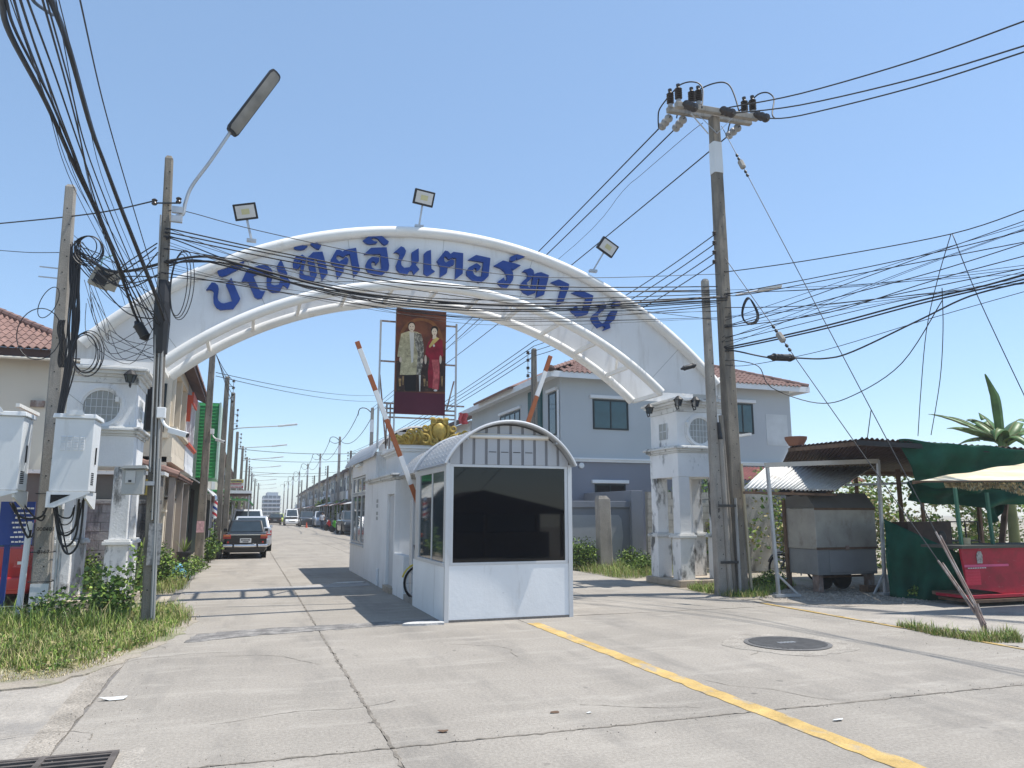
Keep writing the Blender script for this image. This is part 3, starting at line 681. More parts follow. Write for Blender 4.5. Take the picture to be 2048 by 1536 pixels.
flood(492, 430, 503, 480, 'left flood light on a leaning stand above the arch')
flood(846, 402, 838, 452, 'middle flood light at the crown of the arch')
flood(1211, 499, 1186, 541, 'right flood light on a leaning stand above the arch')
# ================================================================== GUARD BOOTH ON THE ISLAND
BX0, BX1, BY0, BY1 = 2.85, 4.92, 11.30, 13.60
booth = thing('guard_booth', 'white guard booth with barrel metal roof and large black window', 'booth', (3.88, 12.4, 0))
mb = MB()
mb.box(BX0, BX1, BY0, BY0 + .10, 0, .82); mb.box(BX0, BX0 + .10, BY0 + .10, BY1, 0, .80); mb.box(BX1 - .10, BX1, BY0 + .10, BY1, 0, .80); mb.box(BX0 + .10, BX1 - .10, BY1 - .1, BY1, 0, 2.3)
mb.build('lower_wall', mat('booth_white', (.78, .79, .79), .8, var=.05, vscale=1.5, grain=.03, bump=.12, bscale=18, stain=((.40, .38, .34), .58, .76, (4, 4, .7), .55), stain2=((.12, .11, .10), .69, .75, (5, 5, 8), .7)), booth)
mb = MB(); mb.box(BX0 + .02, BX1 - .02, BY0 - .012, BY0, .0, .035); mb.build('skirting', M_joint, booth)
for x in (BX0 - .004, BX1 - .066):
    mb = MB(); mb.box(x, x + .07, BY0 - .015, BY0 + .055, 0, 2.36); mb.build('corner_post', M_alu, booth, bevel=.004)
mb = MB(); fy = BY0 - .006
mb.box(BX0 + .07, BX1 - .07, fy, fy + .05, .822, .862); mb.box(BX0 + .07, BX1 - .07, fy, fy + .05, 2.30, 2.34)
mb.box(BX0 + .068, BX0 + .118, fy + .001, fy + .051, .862, 2.30); mb.box(BX1 - .118, BX1 - .068, fy + .001, fy + .051, .862, 2.30)
fw = mb.build('front_window', M_alu, booth, bevel=.003)
mb = MB(); mb.box(BX0 + .118, BX1 - .118, fy + .02, fy + .028, .862, 2.30); mb.build('pane', M_glassdark, fw)
for sx, nm in ((BX0, 'side_window'), (BX1, 'side_window')):
    d = 1 if sx == BX0 else -1
    def bx(mb, a, b, y0, y1, z0, z1): mb.box(min(sx + d * a, sx + d * b), max(sx + d * a, sx + d * b), y0, y1, z0, z1)
    mb = MB(); bx(mb, -.02, .05, BY0 + .056, BY1 - .3, .802, .86); bx(mb, 0, .05, BY0 + .056, BY1 - .02, 2.24, 2.33)
    bx(mb, 0, .045, BY0 + .07, BY0 + .13, .86, 2.24); bx(mb, 0, .045, BY1 - .42, BY1 - .33, .86, 2.24); bx(mb, .01, .04, 12.23, 12.30, .86, 2.24); bx(mb, .0, .06, BY1 - .33, BY1 - .1, .80, 2.24)
    w = mb.build(nm, M_alu, booth, bevel=.003)
    for y0, y1 in ((BY0 + .13, 12.23), (12.30, BY1 - .42)):
        mb = MB(); bx(mb, .018, .026, y0, y1, .86, 2.24); mb.build('pane', M_glass if sx == BX0 else M_glassdark, w)
# ribbed gable panels under the barrel
rc_z, rr_ = 1.83, 1.18; rcx = 3.865                     # roof circle
def arcz(x, r=rr_): return rc_z + math.sqrt(max(0, r * r - (x - rcx) ** 2))
npan = 10; wpan = (BX1 - BX0 - .06) / npan
for k in range(npan):
    x0 = BX0 + .03 + k * wpan; x1 = x0 + wpan
    mb = MB(); top = lambda x: max(2.345, arcz(x) - .045)
    xa, xb = x0 + .022, x1 - .022
    mb.prism_xz([(xa, 2.342), (xb, 2.342), (xb, top(xb)), ((xa + xb) / 2, top((xa + xb) / 2)), (xa, top(xa))], BY0 - .012, BY0 + .02)
    p_ = mb.build('gable_panel', M_siding, booth, bevel=.003)
    if k in (3, 4, 5, 6) and True:
        mb = MB(); mb.box(xa + .02, xb - .015, BY0 - .0165, BY0 - .0125, 2.535, 2.545); mb.build('slit', M_dark, p_)
    mb = MB(); mb.prism_xz([(x1 - .022, 2.342), (x1 + .022 if k < npan - 1 else x1, 2.342), (x1 + .022 if k < npan - 1 else x1, top(x1 + .02)), (x1 - .022, top(x1 - .022))], BY0 + .002, BY0 + .021)
    mb.build('gable_rib', mat('siding_groove', (.22, .22, .23), .55, .3), booth)
mb = MB(); mb.tube([(3.20, BY0 - .055, 2.775), (4.50, BY0 - .055, 2.79)], .026, 10); mb.build('light_tube', M_clear, booth)
mb = MB(); mb.box(3.18, 4.52, BY0 - .04, BY0 - .014, 2.745, 2.825); mb.build('light_batten', mat('batten_cream', (.60, .55, .47), .6), booth)
def barrel(parent, cx, r, cz, half, y0, y1, name='roof', m=None, bumps=True, ribs=True):
    a0 = math.asin(min(1, half / r)); n = 28
    def P(t, y, rr): a = -a0 + 2 * a0 * t; return (cx + rr * math.sin(a), y, cz + rr * math.cos(a))
    mb = MB(); th = .02
    vs_ = []; fs = []
    for i in range(n + 1):
        t = i / n; vs_ += [P(t, y0, r), P(t, y1, r), P(t, y0, r - th), P(t, y1, r - th)]
    for i in range(n):
        a, b = 4 * i, 4 * i + 4
        fs += [(a, b, b + 1, a + 1), (a + 2, a + 3, b + 3, b + 2), (a, a + 2, b + 2, b), (a + 1, b + 1, b + 3, a + 3)]
    fs += [(0, 1, 3, 2), (4 * n, 4 * n + 2, 4 * n + 3, 4 * n + 1)]
    mb.add(vs_, fs); ro = mb.build(name, m or M_roofmetal, parent, smooth=True)
    if bumps:
        mb = MB(); ny = int((y1 - y0) / .11); na = int(2 * a0 * r / .11)
        for j in range(ny):
            for i in range(na):
                t = (i + .5 + .25 * (j % 2)) / na; y = y0 + .06 + j * .11
                if t > .98: continue
                al = -a0 + 2 * a0 * t; nrm = Vector((math.sin(al), 0, math.cos(al))); tg = Vector((math.cos(al), 0, -math.sin(al))); c = Vector(P(t, y, r)) - nrm * .001
                q = [c + tg * .028 + Vector((0, .012, 0)), c + Vector((0, .022, 0)), c - tg * .028 - Vector((0, .012, 0)), c - Vector((0, .022, 0)), c + nrm * .010]
                mb.add(q, [(0, 1, 4), (1, 2, 4), (2, 3, 4), (3, 0, 4)])
        stuff(mb.build('raised_studs', m or M_roofmetal, ro))
    for yy in ((y0, y1) if ribs else (y0,)):
        mb = MB(); mb.tube([P(i / 24, yy, r + .006) for i in range(25)], .022, 8); mb.build('edge_trim', M_alu, ro, smooth=True)
    return ro
barrel(booth, rcx, rr_, rc_z, 1.065, BY0 - .17, BY1 - .15)
barrel(booth, rcx, rr_ - .06, rc_z - .02, .99, BY1 - .12, 15.30, 'rear_roof', ribs=False)
for x in (BX0 + .3, BX1 - .3):
    mb = MB(); mb.beam((x, BY0 - .15, arcz(x) - .04), (x, BY1, arcz(x) - .04), .03); mb.build('purlin', M_galv, booth)
# porch: parapet, step
mb = MB(); mb.box(BX0 + .002, BX0 + .16, 14.52, 15.50, 0, .80); mb.build('parapet', M_white, booth, bevel=.01)
mb = MB(); mb.box(BX0 + .02, BX1 - .02, BY1 + .001, 15.49, 0, .10); mb.build('porch_floor', M_apron, booth)
# ------------------------------------------------------------------ office building behind
off = thing('gate_office', 'long white gate office with cornices and barrel roof behind the booth', 'building', (3.9, 19, 0))
OX0, OX1 = 2.852, 4.90
mb = MB(); mb.box(OX0 + .10, OX1, 15.502, 16.42, 0, 2.28); mb.box(OX0, OX1, 16.421, 18.08, 0, 2.28); mb.build('middle_wall', M_white, off)
mb = MB(); mb.box(OX0 + .06, OX0 + .098, 15.62, 16.40, .12, 1.96); mb.build('door', mat('door_grey', (.55, .56, .57), .6), off)
mb = MB(); mb.box(OX0 - .06, OX0 + .09, 15.56, 16.40, 0, .12); mb.build('door_step', M_terrac, off)
mb = MB(); mb.box(OX0 + .001, OX0 + .099, 15.505, 15.60, 0, 2.27); mb.box(OX0 + .001, OX0 + .099, 15.601, 16.419, 1.99, 2.27); mb.build('door_surround', M_white, off)
mb = MB()
z = 2.281
for o_, h in ((.02, .03), (.07, .05), (.11, .04)): mb.box(OX0 - o_, OX1 + o_, 15.50 - o_, 18.07, z, z + h); mb.box(OX0 - o_, OX0 + .05, 18.071, 19.1 + o_, z, z + h) if True else 0; z += h
mb.build('lower_cornice', M_cornice, off, bevel=.008)
mb = MB(); mb.box(OX0 + .22, OX1 - .15, 15.9, 18.08, 2.402, 2.86); mb.build('attic', M_white, off)
cornice(OX0 + .22, OX1 - .15, 15.9, 18.06, 2.861, ((.02, .03), (.07, .05), (.13, .05), (.10, .03)), M_white, off, 'upper_cornice')
# rear block with aluminium windows
rw = MB()
rw.box(OX0, OX1, 18.081, 22.36, 0, .78); rw.box(OX0, OX1, 18.081, 19.72, .78, 3.04); rw.box(OX0, OX1, 19.721, 22.36, 2.58, 3.04); rw.box(OX0 + .3, OX1, 19.721, 22.36, .781, 2.579); rw.box(OX0, OX0 + .12, 22.24, 22.36, .781, 2.579)
rw.build('rear_wall', M_white, off)
for y0, y1, z0, z1 in ((19.74, 20.55, .80, 2.10), (20.57, 21.38, .80, 2.10), (21.40, 22.22, .80, 2.10), (19.74, 20.55, 2.12, 2.56), (20.57, 21.38, 2.12, 2.56), (21.40, 22.22, 2.12, 2.56)):
    mb = MB(); k = .045
    mb.box(OX0 + .02, OX0 + .07, y0, y1, z0, z0 + k); mb.box(OX0 + .02, OX0 + .07, y0, y1, z1 - k, z1); mb.box(OX0 + .02, OX0 + .07, y0, y0 + k, z0 + k, z1 - k); mb.box(OX0 + .02, OX0 + .07, y1 - k, y1, z0 + k, z1 - k)
    w = mb.build('window', M_alu, off); mb = MB(); mb.box(OX0 + .04, OX0 + .05, y0 + k, y1 - k, z0 + k, z1 - k); mb.build('pane', M_glass, w)
mb = MB(); mb.box(OX0 - .02, OX0 + .02, 19.66, 22.36, .735, .782) if False else mb.box(OX0 - .03, OX0, 19.70, 22.30, .74, .775); mb.build('window_sill', M_alu, off)
for zc in (1.54, 1.82):
    mb = MB()
    for i in range(2):
        for j in range(2): mb.box(OX0 - .004, OX0 + .01, 17.62 + i * .13, 17.71 + i * .13, zc - .10 + j * .11, zc - .02 + j * .11)
    mb.build('vent_block', mat('vent_grey', (.36, .36, .35), .8), off)
mb = MB(); mb.box(OX0 - .09, OX0 - .005, 20.3, 21.2, 2.83, 2.89); mb.build('wall_light', M_clear, off)
barrel(off, 3.876, 1.22, 2.44, 1.12, 18.02, 23.3, 'barrel_roof')
for k in range(9):
    x0 = 2.9 + k * .217; xm = x0 + .1
    mb = MB(); zt = 2.44 + math.sqrt(1.19 ** 2 - (xm - 3.876) ** 2) - .02; mb.box(x0, x0 + .2, 18.05, 18.08, 3.043, max(3.06, zt)); mb.build('gable_panel', M_siding, off)
mb = MB(); mb.tube([(OX0 - .03, 17.3, 0.02), (OX0 - .03, 17.3, .38)], .03, 8); mb.build('drain_pipe', M_whitetrim, off)
# gold relief ornament on the upper cornice
orn = thing('gold_ornament', 'gilded scrollwork crest sitting on the gate office cornice', 'ornament', (3.62, 15.84, 3.022))
OY = 15.80
def ospx(pts): return [AY(x, y, OY) for x, y in pts]
S3 = 3.938
ocx, oz0 = AY(877, 870, OY).x, 3.022
mb = MB(); prof = [(-.36, 0), (-.40, .16), (-.34, .30), (-.27, .40), (-.17, .45), (-.08, .55), (0, .61), (.08, .55), (.17, .45), (.27, .40), (.34, .30), (.40, .16), (.36, 0)]
mb.prism_xz([(ocx + x, oz0 + z) for x, z in prof], OY - .05, OY + .05); mb.build('cartouche', M_gold, orn, bevel=.02)
mb = MB()
vs_ = []
for i in range(9):
    for j in range(12):
        ph = math.pi / 2 * i / 8; a = 2 * math.pi * j / 12
        vs_.append((ocx + .17 * math.sin(ph) * math.cos(a), OY - .05 - .09 * math.cos(ph), oz0 + .30 + .20 * math.sin(ph) * math.sin(a)))
mb.add(vs_, [(i * 12 + j, i * 12 + (j + 1) % 12, (i + 1) * 12 + (j + 1) % 12, (i + 1) * 12 + j) for i in range(8) for j in range(12)]); mb.build('boss', M_gold, orn, smooth='all')
def spiral(cx, cz, r0, turns, sgn, y, a0=0.0, grow=1.0, n=26):
    return [(cx + sgn * r0 * (1 - .8 * i / n) * math.cos(a0 + turns * 2 * math.pi * i / n), y, cz + r0 * (1 - .8 * i / n) * math.sin(a0 + turns * 2 * math.pi * i / n)) for i in range(n + 1)]
for sgn in (-1, 1):
    mb = MB(); mb.tube([(ocx + sgn * .20 * math.cos(t) , OY - .07, oz0 + .31 + .25 * math.sin(t)) for t in [-.5 * math.pi + math.pi * k / 14 for k in range(15)]], .03, 8); mb.build('scroll', M_gold, orn, smooth=True)
    for (dx, dz, r0, a0) in ((.31, .12, .11, 1.2), (.30, .36, .08, 2.5), (.14, .50, .07, .6), (.13, .08, .09, 2.2), (.52, .12, .10, 1.0), (.70, .09, .085, 2.0), (.84, .07, .065, 1.2)):
        mb = MB(); pts = spiral(ocx + sgn * dx, oz0 + dz, r0, 1.4, sgn, OY - .06 - .02 * (dx < .4), a0); mb.tube(pts, [.036 - .018 * i / 26 for i in range(27)], 8); mb.build('scroll', M_gold, orn, smooth=True)
    for k in range(15):                                     # acanthus leaves running out along the cornice
        dx = .36 + .042 * k; hgt = (.33 - .018 * k) * rnd.uniform(.7, 1.15)
        b0 = Vector((ocx + sgn * dx, OY - .02 * (k % 3), oz0 + .02)); tip = b0 + Vector((sgn * rnd.uniform(.02, .14), -.08, hgt)); mid = b0.lerp(tip, .5) + Vector((-sgn * rnd.uniform(.02, .07), -.06, .02))
        mb = MB(); mb.tube(smoothpts([b0, mid, tip, tip + Vector((sgn * .06, -.03, -.01)), tip + Vector((sgn * .05, -.05, -.06))], 4), [.020, .028, .034, .036, .036, .034, .032, .03, .028, .026, .024, .022, .020, .018, .015, .012, .008], 6); mb.build('leaf', M_gold, orn, smooth=True)
mb = MB(); mb.prism_xz([(ocx - .92, oz0), (ocx + .92, oz0), (ocx + .9, oz0 + .05), (ocx + .4, oz0 + .10), (ocx - .4, oz0 + .10), (ocx - .9, oz0 + .05)], OY - .02, OY + .05); mb.build('base', M_gold, orn, bevel=.01)
# ------------------------------------------------------------------ barrier arms, raised
def barrier(p_bot, p_top, lab, bands):
    t = thing('barrier_arm', lab, 'barrier', (p_bot.x, p_bot.y, 0), 'raised barrier arms of the gate')
    d = p_top - p_bot; L_ = d.length
    for k, (f0, f1, m) in enumerate(bands):
        mb = MB(); mb.beam(p_bot + d * f0, p_bot + d * f1, .085, .05, up=(0, 1, 0)); mb.build('band', m, t, bevel=.004)
    mb = MB(); mb.box(p_bot.x - .11, p_bot.x + .11, p_bot.y + .05, p_bot.y + .26, .10, p_bot.z + .12); mb.build('post', M_alu, t, bevel=.01)
    mb = MB(); mb.cyl((p_bot.x, p_bot.y - .04, p_bot.z + .02), (p_bot.x, p_bot.y + .08, p_bot.z + .02), .045, n=10); mb.build('pivot', M_galv, t)
bt, bb = AY(714, 683, 14.0), AY(838, 1012, 14.0)
barrier(bb, bt, 'raised orange and white barrier arm leaning over the left lane', [(0, .13, M_baro), (.13, .30, M_barw), (.30, .525, M_baro), (.525, .69 + .01, M_barw), (.70, .84, M_baro) if False else (.70, .795, M_baro), (.795, .955, M_barw), (.955, 1.0, M_baro)])
bt = AY(1101, 712, 14.0); bb = Vector((bt.x - 1.06, 14.0, 1.80))
barrier(bb, bt, 'raised orange and white barrier arm rising behind the booth roof', [(0, .2, M_barw), (.2, .40, M_baro), (.40, .52, M_barw), (.52, .715, M_baro), (.715, .89, M_barw), (.89, 1, M_baro)])
# ------------------------------------------------------------------ portrait billboard on its steel frame
YP = 16.9
bb_ = thing('portrait_billboard', 'tall framed billboard with a portrait of a standing couple', 'billboard', (3.55, YP, 3.02))
def P2(px_, py_, dy=0.0): return AY(px_, py_, YP + dy)
def pp(pts): return [(AY(x, y, YP).x, AY(x, y, YP).z) for x, y in pts]
def pc(pts): return pp(crop(660, 600, S3, pts))
ptl, pbr = P2(792, 615), P2(890, 812)
PX0, PX1, PZ0, PZ1 = ptl.x + .02, pbr.x, pbr.z, ptl.z
mb = MB(); mb.box(PX0, PX1, YP, YP + .03, PZ0 - .22, PZ1); pan = mb.build('poster_board', M_posterbg, bb_)
def flat(poly, lvl, m, nm='print'):
    mb = MB(); mb.prism_xz(poly, YP - .0012 * lvl - .0006, YP - .0012 * lvl + .0005 if lvl > 1 else YP - .0002); mb.build(nm, m, pan)
flat([(PX0, PZ0 - .22), (PX1, PZ0 - .22), (PX1, PZ0 + .28), (PX0, PZ0 + .28)], 1, M_posterband)
flat(pc([(522, 480), (905, 480), (905, 722), (522, 722)]), 1, M_posterdk)
arcp = [(715 + 175 * math.cos(t), 330 - 190 * math.sin(t)) for t in [math.pi * k / 20 for k in range(21)]] + [(715 + 150 * math.cos(t), 330 - 165 * math.sin(t)) for t in [math.pi * k / 20 for k in range(20, -1, -1)]]
flat(pc(arcp), 1, mat('print_arch', (.18, .075, .03), .6, var=.3, vscale=6))
# generic standing man in a pale robe and woman in a red dress, as flat print
flat(pc([(585, 590), (680, 590), (675, 715), (590, 715)]), 2, M_printk)
flat(pc([(560, 265), (620, 245), (680, 250), (720, 270), (740, 370), (735, 470), (715, 480), (712, 585), (640, 590), (550, 590), (560, 450), (530, 445), (545, 340)]), 3, M_robe)
flat(pc([(660, 255), (720, 270), (740, 370), (735, 470), (712, 585), (680, 588), (690, 420), (670, 350)]), 4, M_robed)
flat(pc([(625, 250), (662, 252), (660, 340), (655, 490), (640, 495), (632, 360)]), 4, M_printw)
flat(pc([(700, 590), (715, 590), (710, 720), (704, 720)]), 4, M_printw)
def disc(cx, cz, rx, rz, lvl, m): flat(pc([(cx + rx * math.cos(2 * math.pi * k / 18), cz + rz * math.sin(2 * math.pi * k / 18)) for k in range(18)]), lvl, m)
disc(642, 203, 29, 31, 4, M_printk); disc(643, 214, 25, 33, 5, M_skin); flat(pc([(630, 240), (656, 240), (654, 256), (632, 256)]), 6, M_skin)
for e in (633, 653): disc(e, 209, 4, 2.5, 6, M_printk)
flat(pc([(634, 231), (652, 231), (650, 234), (636, 234)]), 6, M_wood)
disc(555, 470, 10, 22, 4, M_skin); disc(722, 480, 10, 20, 5, M_skin)
flat(pc([(775, 330), (800, 300), (850, 295), (888, 320), (890, 440), (862, 470), (865, 600), (858, 705), (775, 690), (770, 560), (785, 460), (750, 430), (760, 370)]), 3, M_printred)
flat(pc([(800, 470), (855, 470), (862, 560), (850, 708), (805, 700), (815, 580)]), 4, M_printpink)
flat(pc([(835, 290), (862, 305), (815, 350), (785, 378), (778, 365), (805, 320)]), 5, M_printy)
disc(823, 235, 29, 30, 4, M_printk); disc(822, 252, 21, 30, 5, M_skin); flat(pc([(810, 278), (836, 278), (838, 300), (806, 310)]), 6, M_skin)
for e in (814, 830): disc(e, 247, 3.5, 2.2, 6, M_printk)
flat(pc([(817, 268), (828, 268), (826, 272), (819, 272)]), 6, M_printred)
disc(818, 360, 8, 10, 5, M_printw); disc(752, 470, 9, 36, 4, M_skin); disc(870, 470, 9, 34, 4, M_skin); disc(830, 712, 14, 8, 5, M_printw)
for (x0, z0, w_, h_) in ((540, 620, 22, 60), (568, 600, 14, 70), (875, 600, 14, 80), (735, 620, 18, 60), (760, 640, 10, 40)): flat(pc([(x0, z0), (x0 + w_, z0), (x0 + w_ * .8, z0 + h_), (x0 + w_ * .2, z0 + h_)]), 2, mat('print_ornament', (.26, .17, .08), .6, var=.5, vscale=14))
fr = lambda a, b, w=.035, dy=.06, m=M_rust, nm='frame_bar': MB().beam(P2(*a, dy), P2(*b, dy), w).build(nm, m, bb_)
lt, rt = P2(762, 640, .06), P2(913, 648, .06)
lb, rb = Vector((lt.x + .0, lt.y, 3.022)), Vector((rt.x, rt.y, 3.022))
mb = MB(); mb.beam(lb, lt, .04); mb.build('post', M_galv, bb_); mb = MB(); mb.beam(rb, rt, .04); mb.build('post', M_galv, bb_)
for z_ in (PZ0 + .02, PZ0 - .10, PZ0 - .20, PZ0 - .30):
    mb = MB(); mb.beam((lt.x + .12, YP + .10, z_), (rt.x + (.22 if z_ > PZ0 else 0), YP + .10, z_), .035); mb.build('rail', M_rust, bb_)
for xx in (PX0 + .01, PX1 - .01):
    mb = MB(); mb.beam((xx, YP + .05, 3.022), (xx, YP + .05, PZ1 - .02), .035); mb.build('upright', M_galv, bb_)
for z_ in (lt.z - .01, lt.z - .95):
    mb = MB(); mb.beam((lt.x, YP + .085, z_), (rt.x, YP + .085, z_), .035); mb.build('rail', M_rust, bb_)
for a, b in (((lt.x + .02, 3.95 + .75), (lt.x + .2, 3.1)), ((rt.x - .03, 4.65), (rt.x - .2, 3.95)), ((lt.x + .28, PZ0), (lt.x + .28, 3.03)), ((lt.x + .2, PZ0), (lt.x + .2, 3.03))):
    mb = MB(); mb.beam((a[0], YP + .12, a[1]), (b[0], YP + .12, b[1]), .03); mb.build('brace', M_rust, bb_)
mb = MB(); cpos = P2(926, 838, .02)
mb.grid(lambda u, v: (cpos.x - .10 + .2 * u + .02 * math.sin(v * 9), YP + .02 - .05 * math.sin(u * 9), cpos.z + .14 - .26 * v), 8, 6)
tag(mb.build('hanging_cloth', M_printpink, solid=.006), 'small red and white cloth hung on the billboard rail', 'cloth')
# ================================================================== UTILITY POLES, CABINETS AND CABLES
def pole_shaft(t, x0, y0, w0, x1, h, w1, m, holes=True, y1=None):
    y1 = y0 if y1 is None else y1
    mb = MB(); mb.frustum((x0, y0, -.3), w0, w0 * .92, (x1, y1, h - .05), w1, w1 * .92, cham=.022); mb.frustum((x1, y1, h - .05), w1, w1 * .92, (x1, y1, h), w1 * .62, w1 * .6, cham=.012)
    s = mb.build('shaft', m, t)
    if holes:
        mb = MB(); k = 0; z = .5
        while z < h - .2:
            f = (z + .3) / (h + .25); x = x0 + (x1 - x0) * f; y = y0 + (y1 - y0) * f; w = w0 + (w1 - w0) * f
            mb.cyl((x + (w * .18 if k % 2 else -w * .1), y - w * .46 - .003, z), (x + (w * .18 if k % 2 else -w * .1), y - w * .46 + .02, z), .011, n=8); z += .28; k += 1
        stuff(mb.build('bolt_holes', M_dark, s))
    return s
# --- left pole that carries the two cabinets
p1 = thing('utility_pole', 'square concrete pole at far left carrying two white cabinets', 'utility pole', (-2.95, 13.94, 0))
pole_shaft(p1, -2.95, 13.94, .255, -3.12, 7.1, .155, M_pole)
for z in (5.45, 5.62): mb = MB(); mb.beam((-3.45, 13.92, z), (-2.9, 13.92, z - .01), .018); mb.build('step_bolt', M_galv, p1)
for k, ch in enumerate(('8167', '000401')):
    text_mesh(ch, .085, 'number', M_dark, p1, (-2.955, 13.818, 1.00 + .35 * k), (R(90), 0, 0), .001)
mb = MB(); mb.box(-3.08, -2.83, 13.78, 13.795, .10, .52); mb.build('notice_plate', M_signw, p1)
mb = MB(); mb.tube([(-3.20, 13.78, -.1), (-3.17, 13.78, 1.45)], .045, 10); mb.build('conduit', M_whitetrim, p1, smooth=True)
mb = MB(); mb.tube([(-2.74, 13.86, -.1), (-2.80, 13.86, 1.9)], .022, 8); mb.tube([(-2.69, 13.86, -.1), (-2.76, 13.86, 1.9)], .018, 8); mb.build('conduit', M_galv, p1, smooth=True)
for z in (.55, 1.0, 1.9): mb = MB(); mb.tube([(-3.11 - .01 * z, 13.77, z), (-2.80 - .01 * z, 13.77, z), (-2.79 - .01 * z, 14.1, z), (-3.12 - .01 * z, 14.1, z)], .008, 5, closed=True); mb.build('strap', M_wire, p1)
def cabinet(x0, x1, y0, y1, z0, z1, lab):
    t = thing('telecom_cabinet', lab, 'cabinet', ((x0 + x1) / 2, y1, z0), 'white telecom cabinets on the pole')
    mb = MB(); mb.box(x0, x1, y0, y1, z0, z1); bd = mb.build('case', M_cab, t, bevel=.012)
    mb = MB(); mb.frustum(((x0 + x1) / 2, (y0 + y1) / 2, z1 + .002), x1 - x0 + .07, y1 - y0 + .07, ((x0 + x1) / 2, (y0 + y1) / 2, z1 + .07), x1 - x0 + .05, y1 - y0 + .05); mb.build('lid', M_cab, t, bevel=.01)
    mb = MB(); mb.prism_xz([((x0 + x1) / 2 - .13, z1 + .05), ((x0 + x1) / 2 + .13, z1 + .05), ((x0 + x1) / 2 + .08, z1 + .13), ((x0 + x1) / 2 - .08, z1 + .13)], y0 - .045, y0 - .036); mb.build('lifting_tab', M_cab, t)
    mb = MB()
    for c in range(4):
        for r_ in range(9):
            xx = x0 + .10 + c * .085; zz = z0 + .62 + r_ * .024
            mb.prism_yz([(y0 - .001, zz), (y0 - .012, zz), (y0 - .001, zz + .016)], xx, xx + .065)
    mb.build('louvres', M_cab, t)
    mb = MB()
    for c in range(6):
        for r_ in range(7): mb.box(x1 - .001, x1 + .003, y0 + .10 + c * .035, y0 + .122 + c * .035, z0 + .10 + r_ * .028, z0 + .118 + r_ * .028)
    mb.build('vent_holes', M_dark, t)
    mb = MB(); mb.box(x1 + .001, x1 + .02, y0 + .26, y0 + .29, z0 + .42, z0 + .68); mb.build('handle', M_plastic, t, bevel=.004)
    for xx in (x0 + .04, x1 - .06):
        mb = MB(); yy = y1
        mb.prism_yz([(y0 + .02, z0 - .003), (y1 + .25, z0 - .003), (y1 + .25, z0 - .26), (y1 + .12, z0 - .26), (y0 + .02, z0 - .10)], xx, xx + .03); mb.build('bracket', M_cab, t)
    mb = MB(); mb.prism_xz([(x0 - .02, z0 - .004), (x1 + .02, z0 - .004), (x1 + .02, z0 - .03), (x0 + .10, z0 - .24), (x0 - .02, z0 - .24)], y0 - .02, y0 - .005); fp = mb.build('front_bracket', M_cab, t, bevel=.003)
    mb = MB(); mb.prism_xz([(x0 + .04, z0 - .05), (x0 + .30, z0 - .05), (x0 + .04, z0 - .18)], y0 - .026, y0 - .021); mb.build('cut_out', M_dark, fp)
    return t
cabinet(-2.80, -2.27, 13.02, 13.60, 1.92, 3.02, 'right hand white telecom cabinet with louvres beside the pole')
cl = cabinet(-3.98, -3.20, 12.98, 13.50, 1.93, 3.02, 'left hand white telecom cabinet with a red sticker at frame edge')
mb = MB(); mb.box(-3.93, -3.56, 12.975, 12.979, 2.08, 2.20); mb.build('sticker', mat('sticker', (.62, .52, .48), .6, var=.3, vscale=20, stain=((.5, .12, .05), .5, .55, (2, 2, 30), .8)), cl)
bs = thing('blue_sign', 'blue notice board with white text on a blue post at left', 'sign', (-3.33, 14.25, 0))
mb = MB(); mb.box(-3.70, -3.22, 14.22, 14.245, 1.10, 1.78); sb = mb.build('board', M_blueedge, bs); mb = MB(); mb.beam((-3.56, 14.27, -.2), (-3.56, 14.27, 1.78), .075, .05); mb.build('post', M_blueedge, bs)
for k in range(8):
    mb = MB(); xx = -3.52 + .02 * (k % 3)
    for j in range(rnd.randint(3, 5)):
        w = rnd.uniform(.025, .06); mb.box(xx, xx + w, 14.214, 14.219, 1.66 - k * .075, 1.66 - k * .075 + rnd.uniform(.018, .032)); xx += w + .012
    mb.build('text_line', M_signw, sb)
# --- lamp pole on the left
p2 = thing('utility_pole', 'thin weathered concrete pole with street lamp in the left grass', 'utility pole', (-1.25, 12.5, 0))
pole_shaft(p2, -1.25, 12.5, .185, -1.47, 7.22, .12, M_poled)
def P2p(px_, py_, dy=0): return AY(px_, py_, 12.4 + dy)
mb = MB(); mb.tube(smoothpts([P2p(352, 432), P2p(366, 428), P2p(371, 405), P2p(384, 372), P2p(421, 322), P2p(462, 262)], 6), .028, 8); mb.build('lamp_arm', M_galv, p2, smooth=True)
a, b = P2p(462, 266), P2p(553, 146); d = (b - a).normalized(); rr2 = Vector((d.z, 0, -d.x)); n2 = Vector((0, -1, 0)) * .75 + rr2 * .66; n2.normalize(); s2 = d.cross(n2)
def lampbox(mb, a, b, w, h, o=0.0, n=8):
    vs_ = []
    for c, ww in ((a, w * .8), (a + d * .06, w), (b - d * .06, w), (b, w * .8)):
        for k in range(n):
            t = 2 * math.pi * k / n + math.pi / n; vs_.append(c + s2 * (math.cos(t) * ww / 2 * 1.05) + n2 * (math.sin(t) * h / 2 + o))
    mb.add(vs_, [(i * n + k, i * n + (k + 1) % n, (i + 1) * n + (k + 1) % n, (i + 1) * n + k) for i in range(3) for k in range(n)] + [tuple(range(n - 1, -1, -1)), tuple(range(3 * n, 4 * n))])
mb = MB(); lampbox(mb, a, b, .23, .11); hd = mb.build('lamp_head', M_plastic, p2, smooth=True)
mb = MB(); lampbox(mb, a + d * .04, b - d * .04, .19, .09, .022); mb.build('diffuser', M_lampcover, hd, smooth=True)
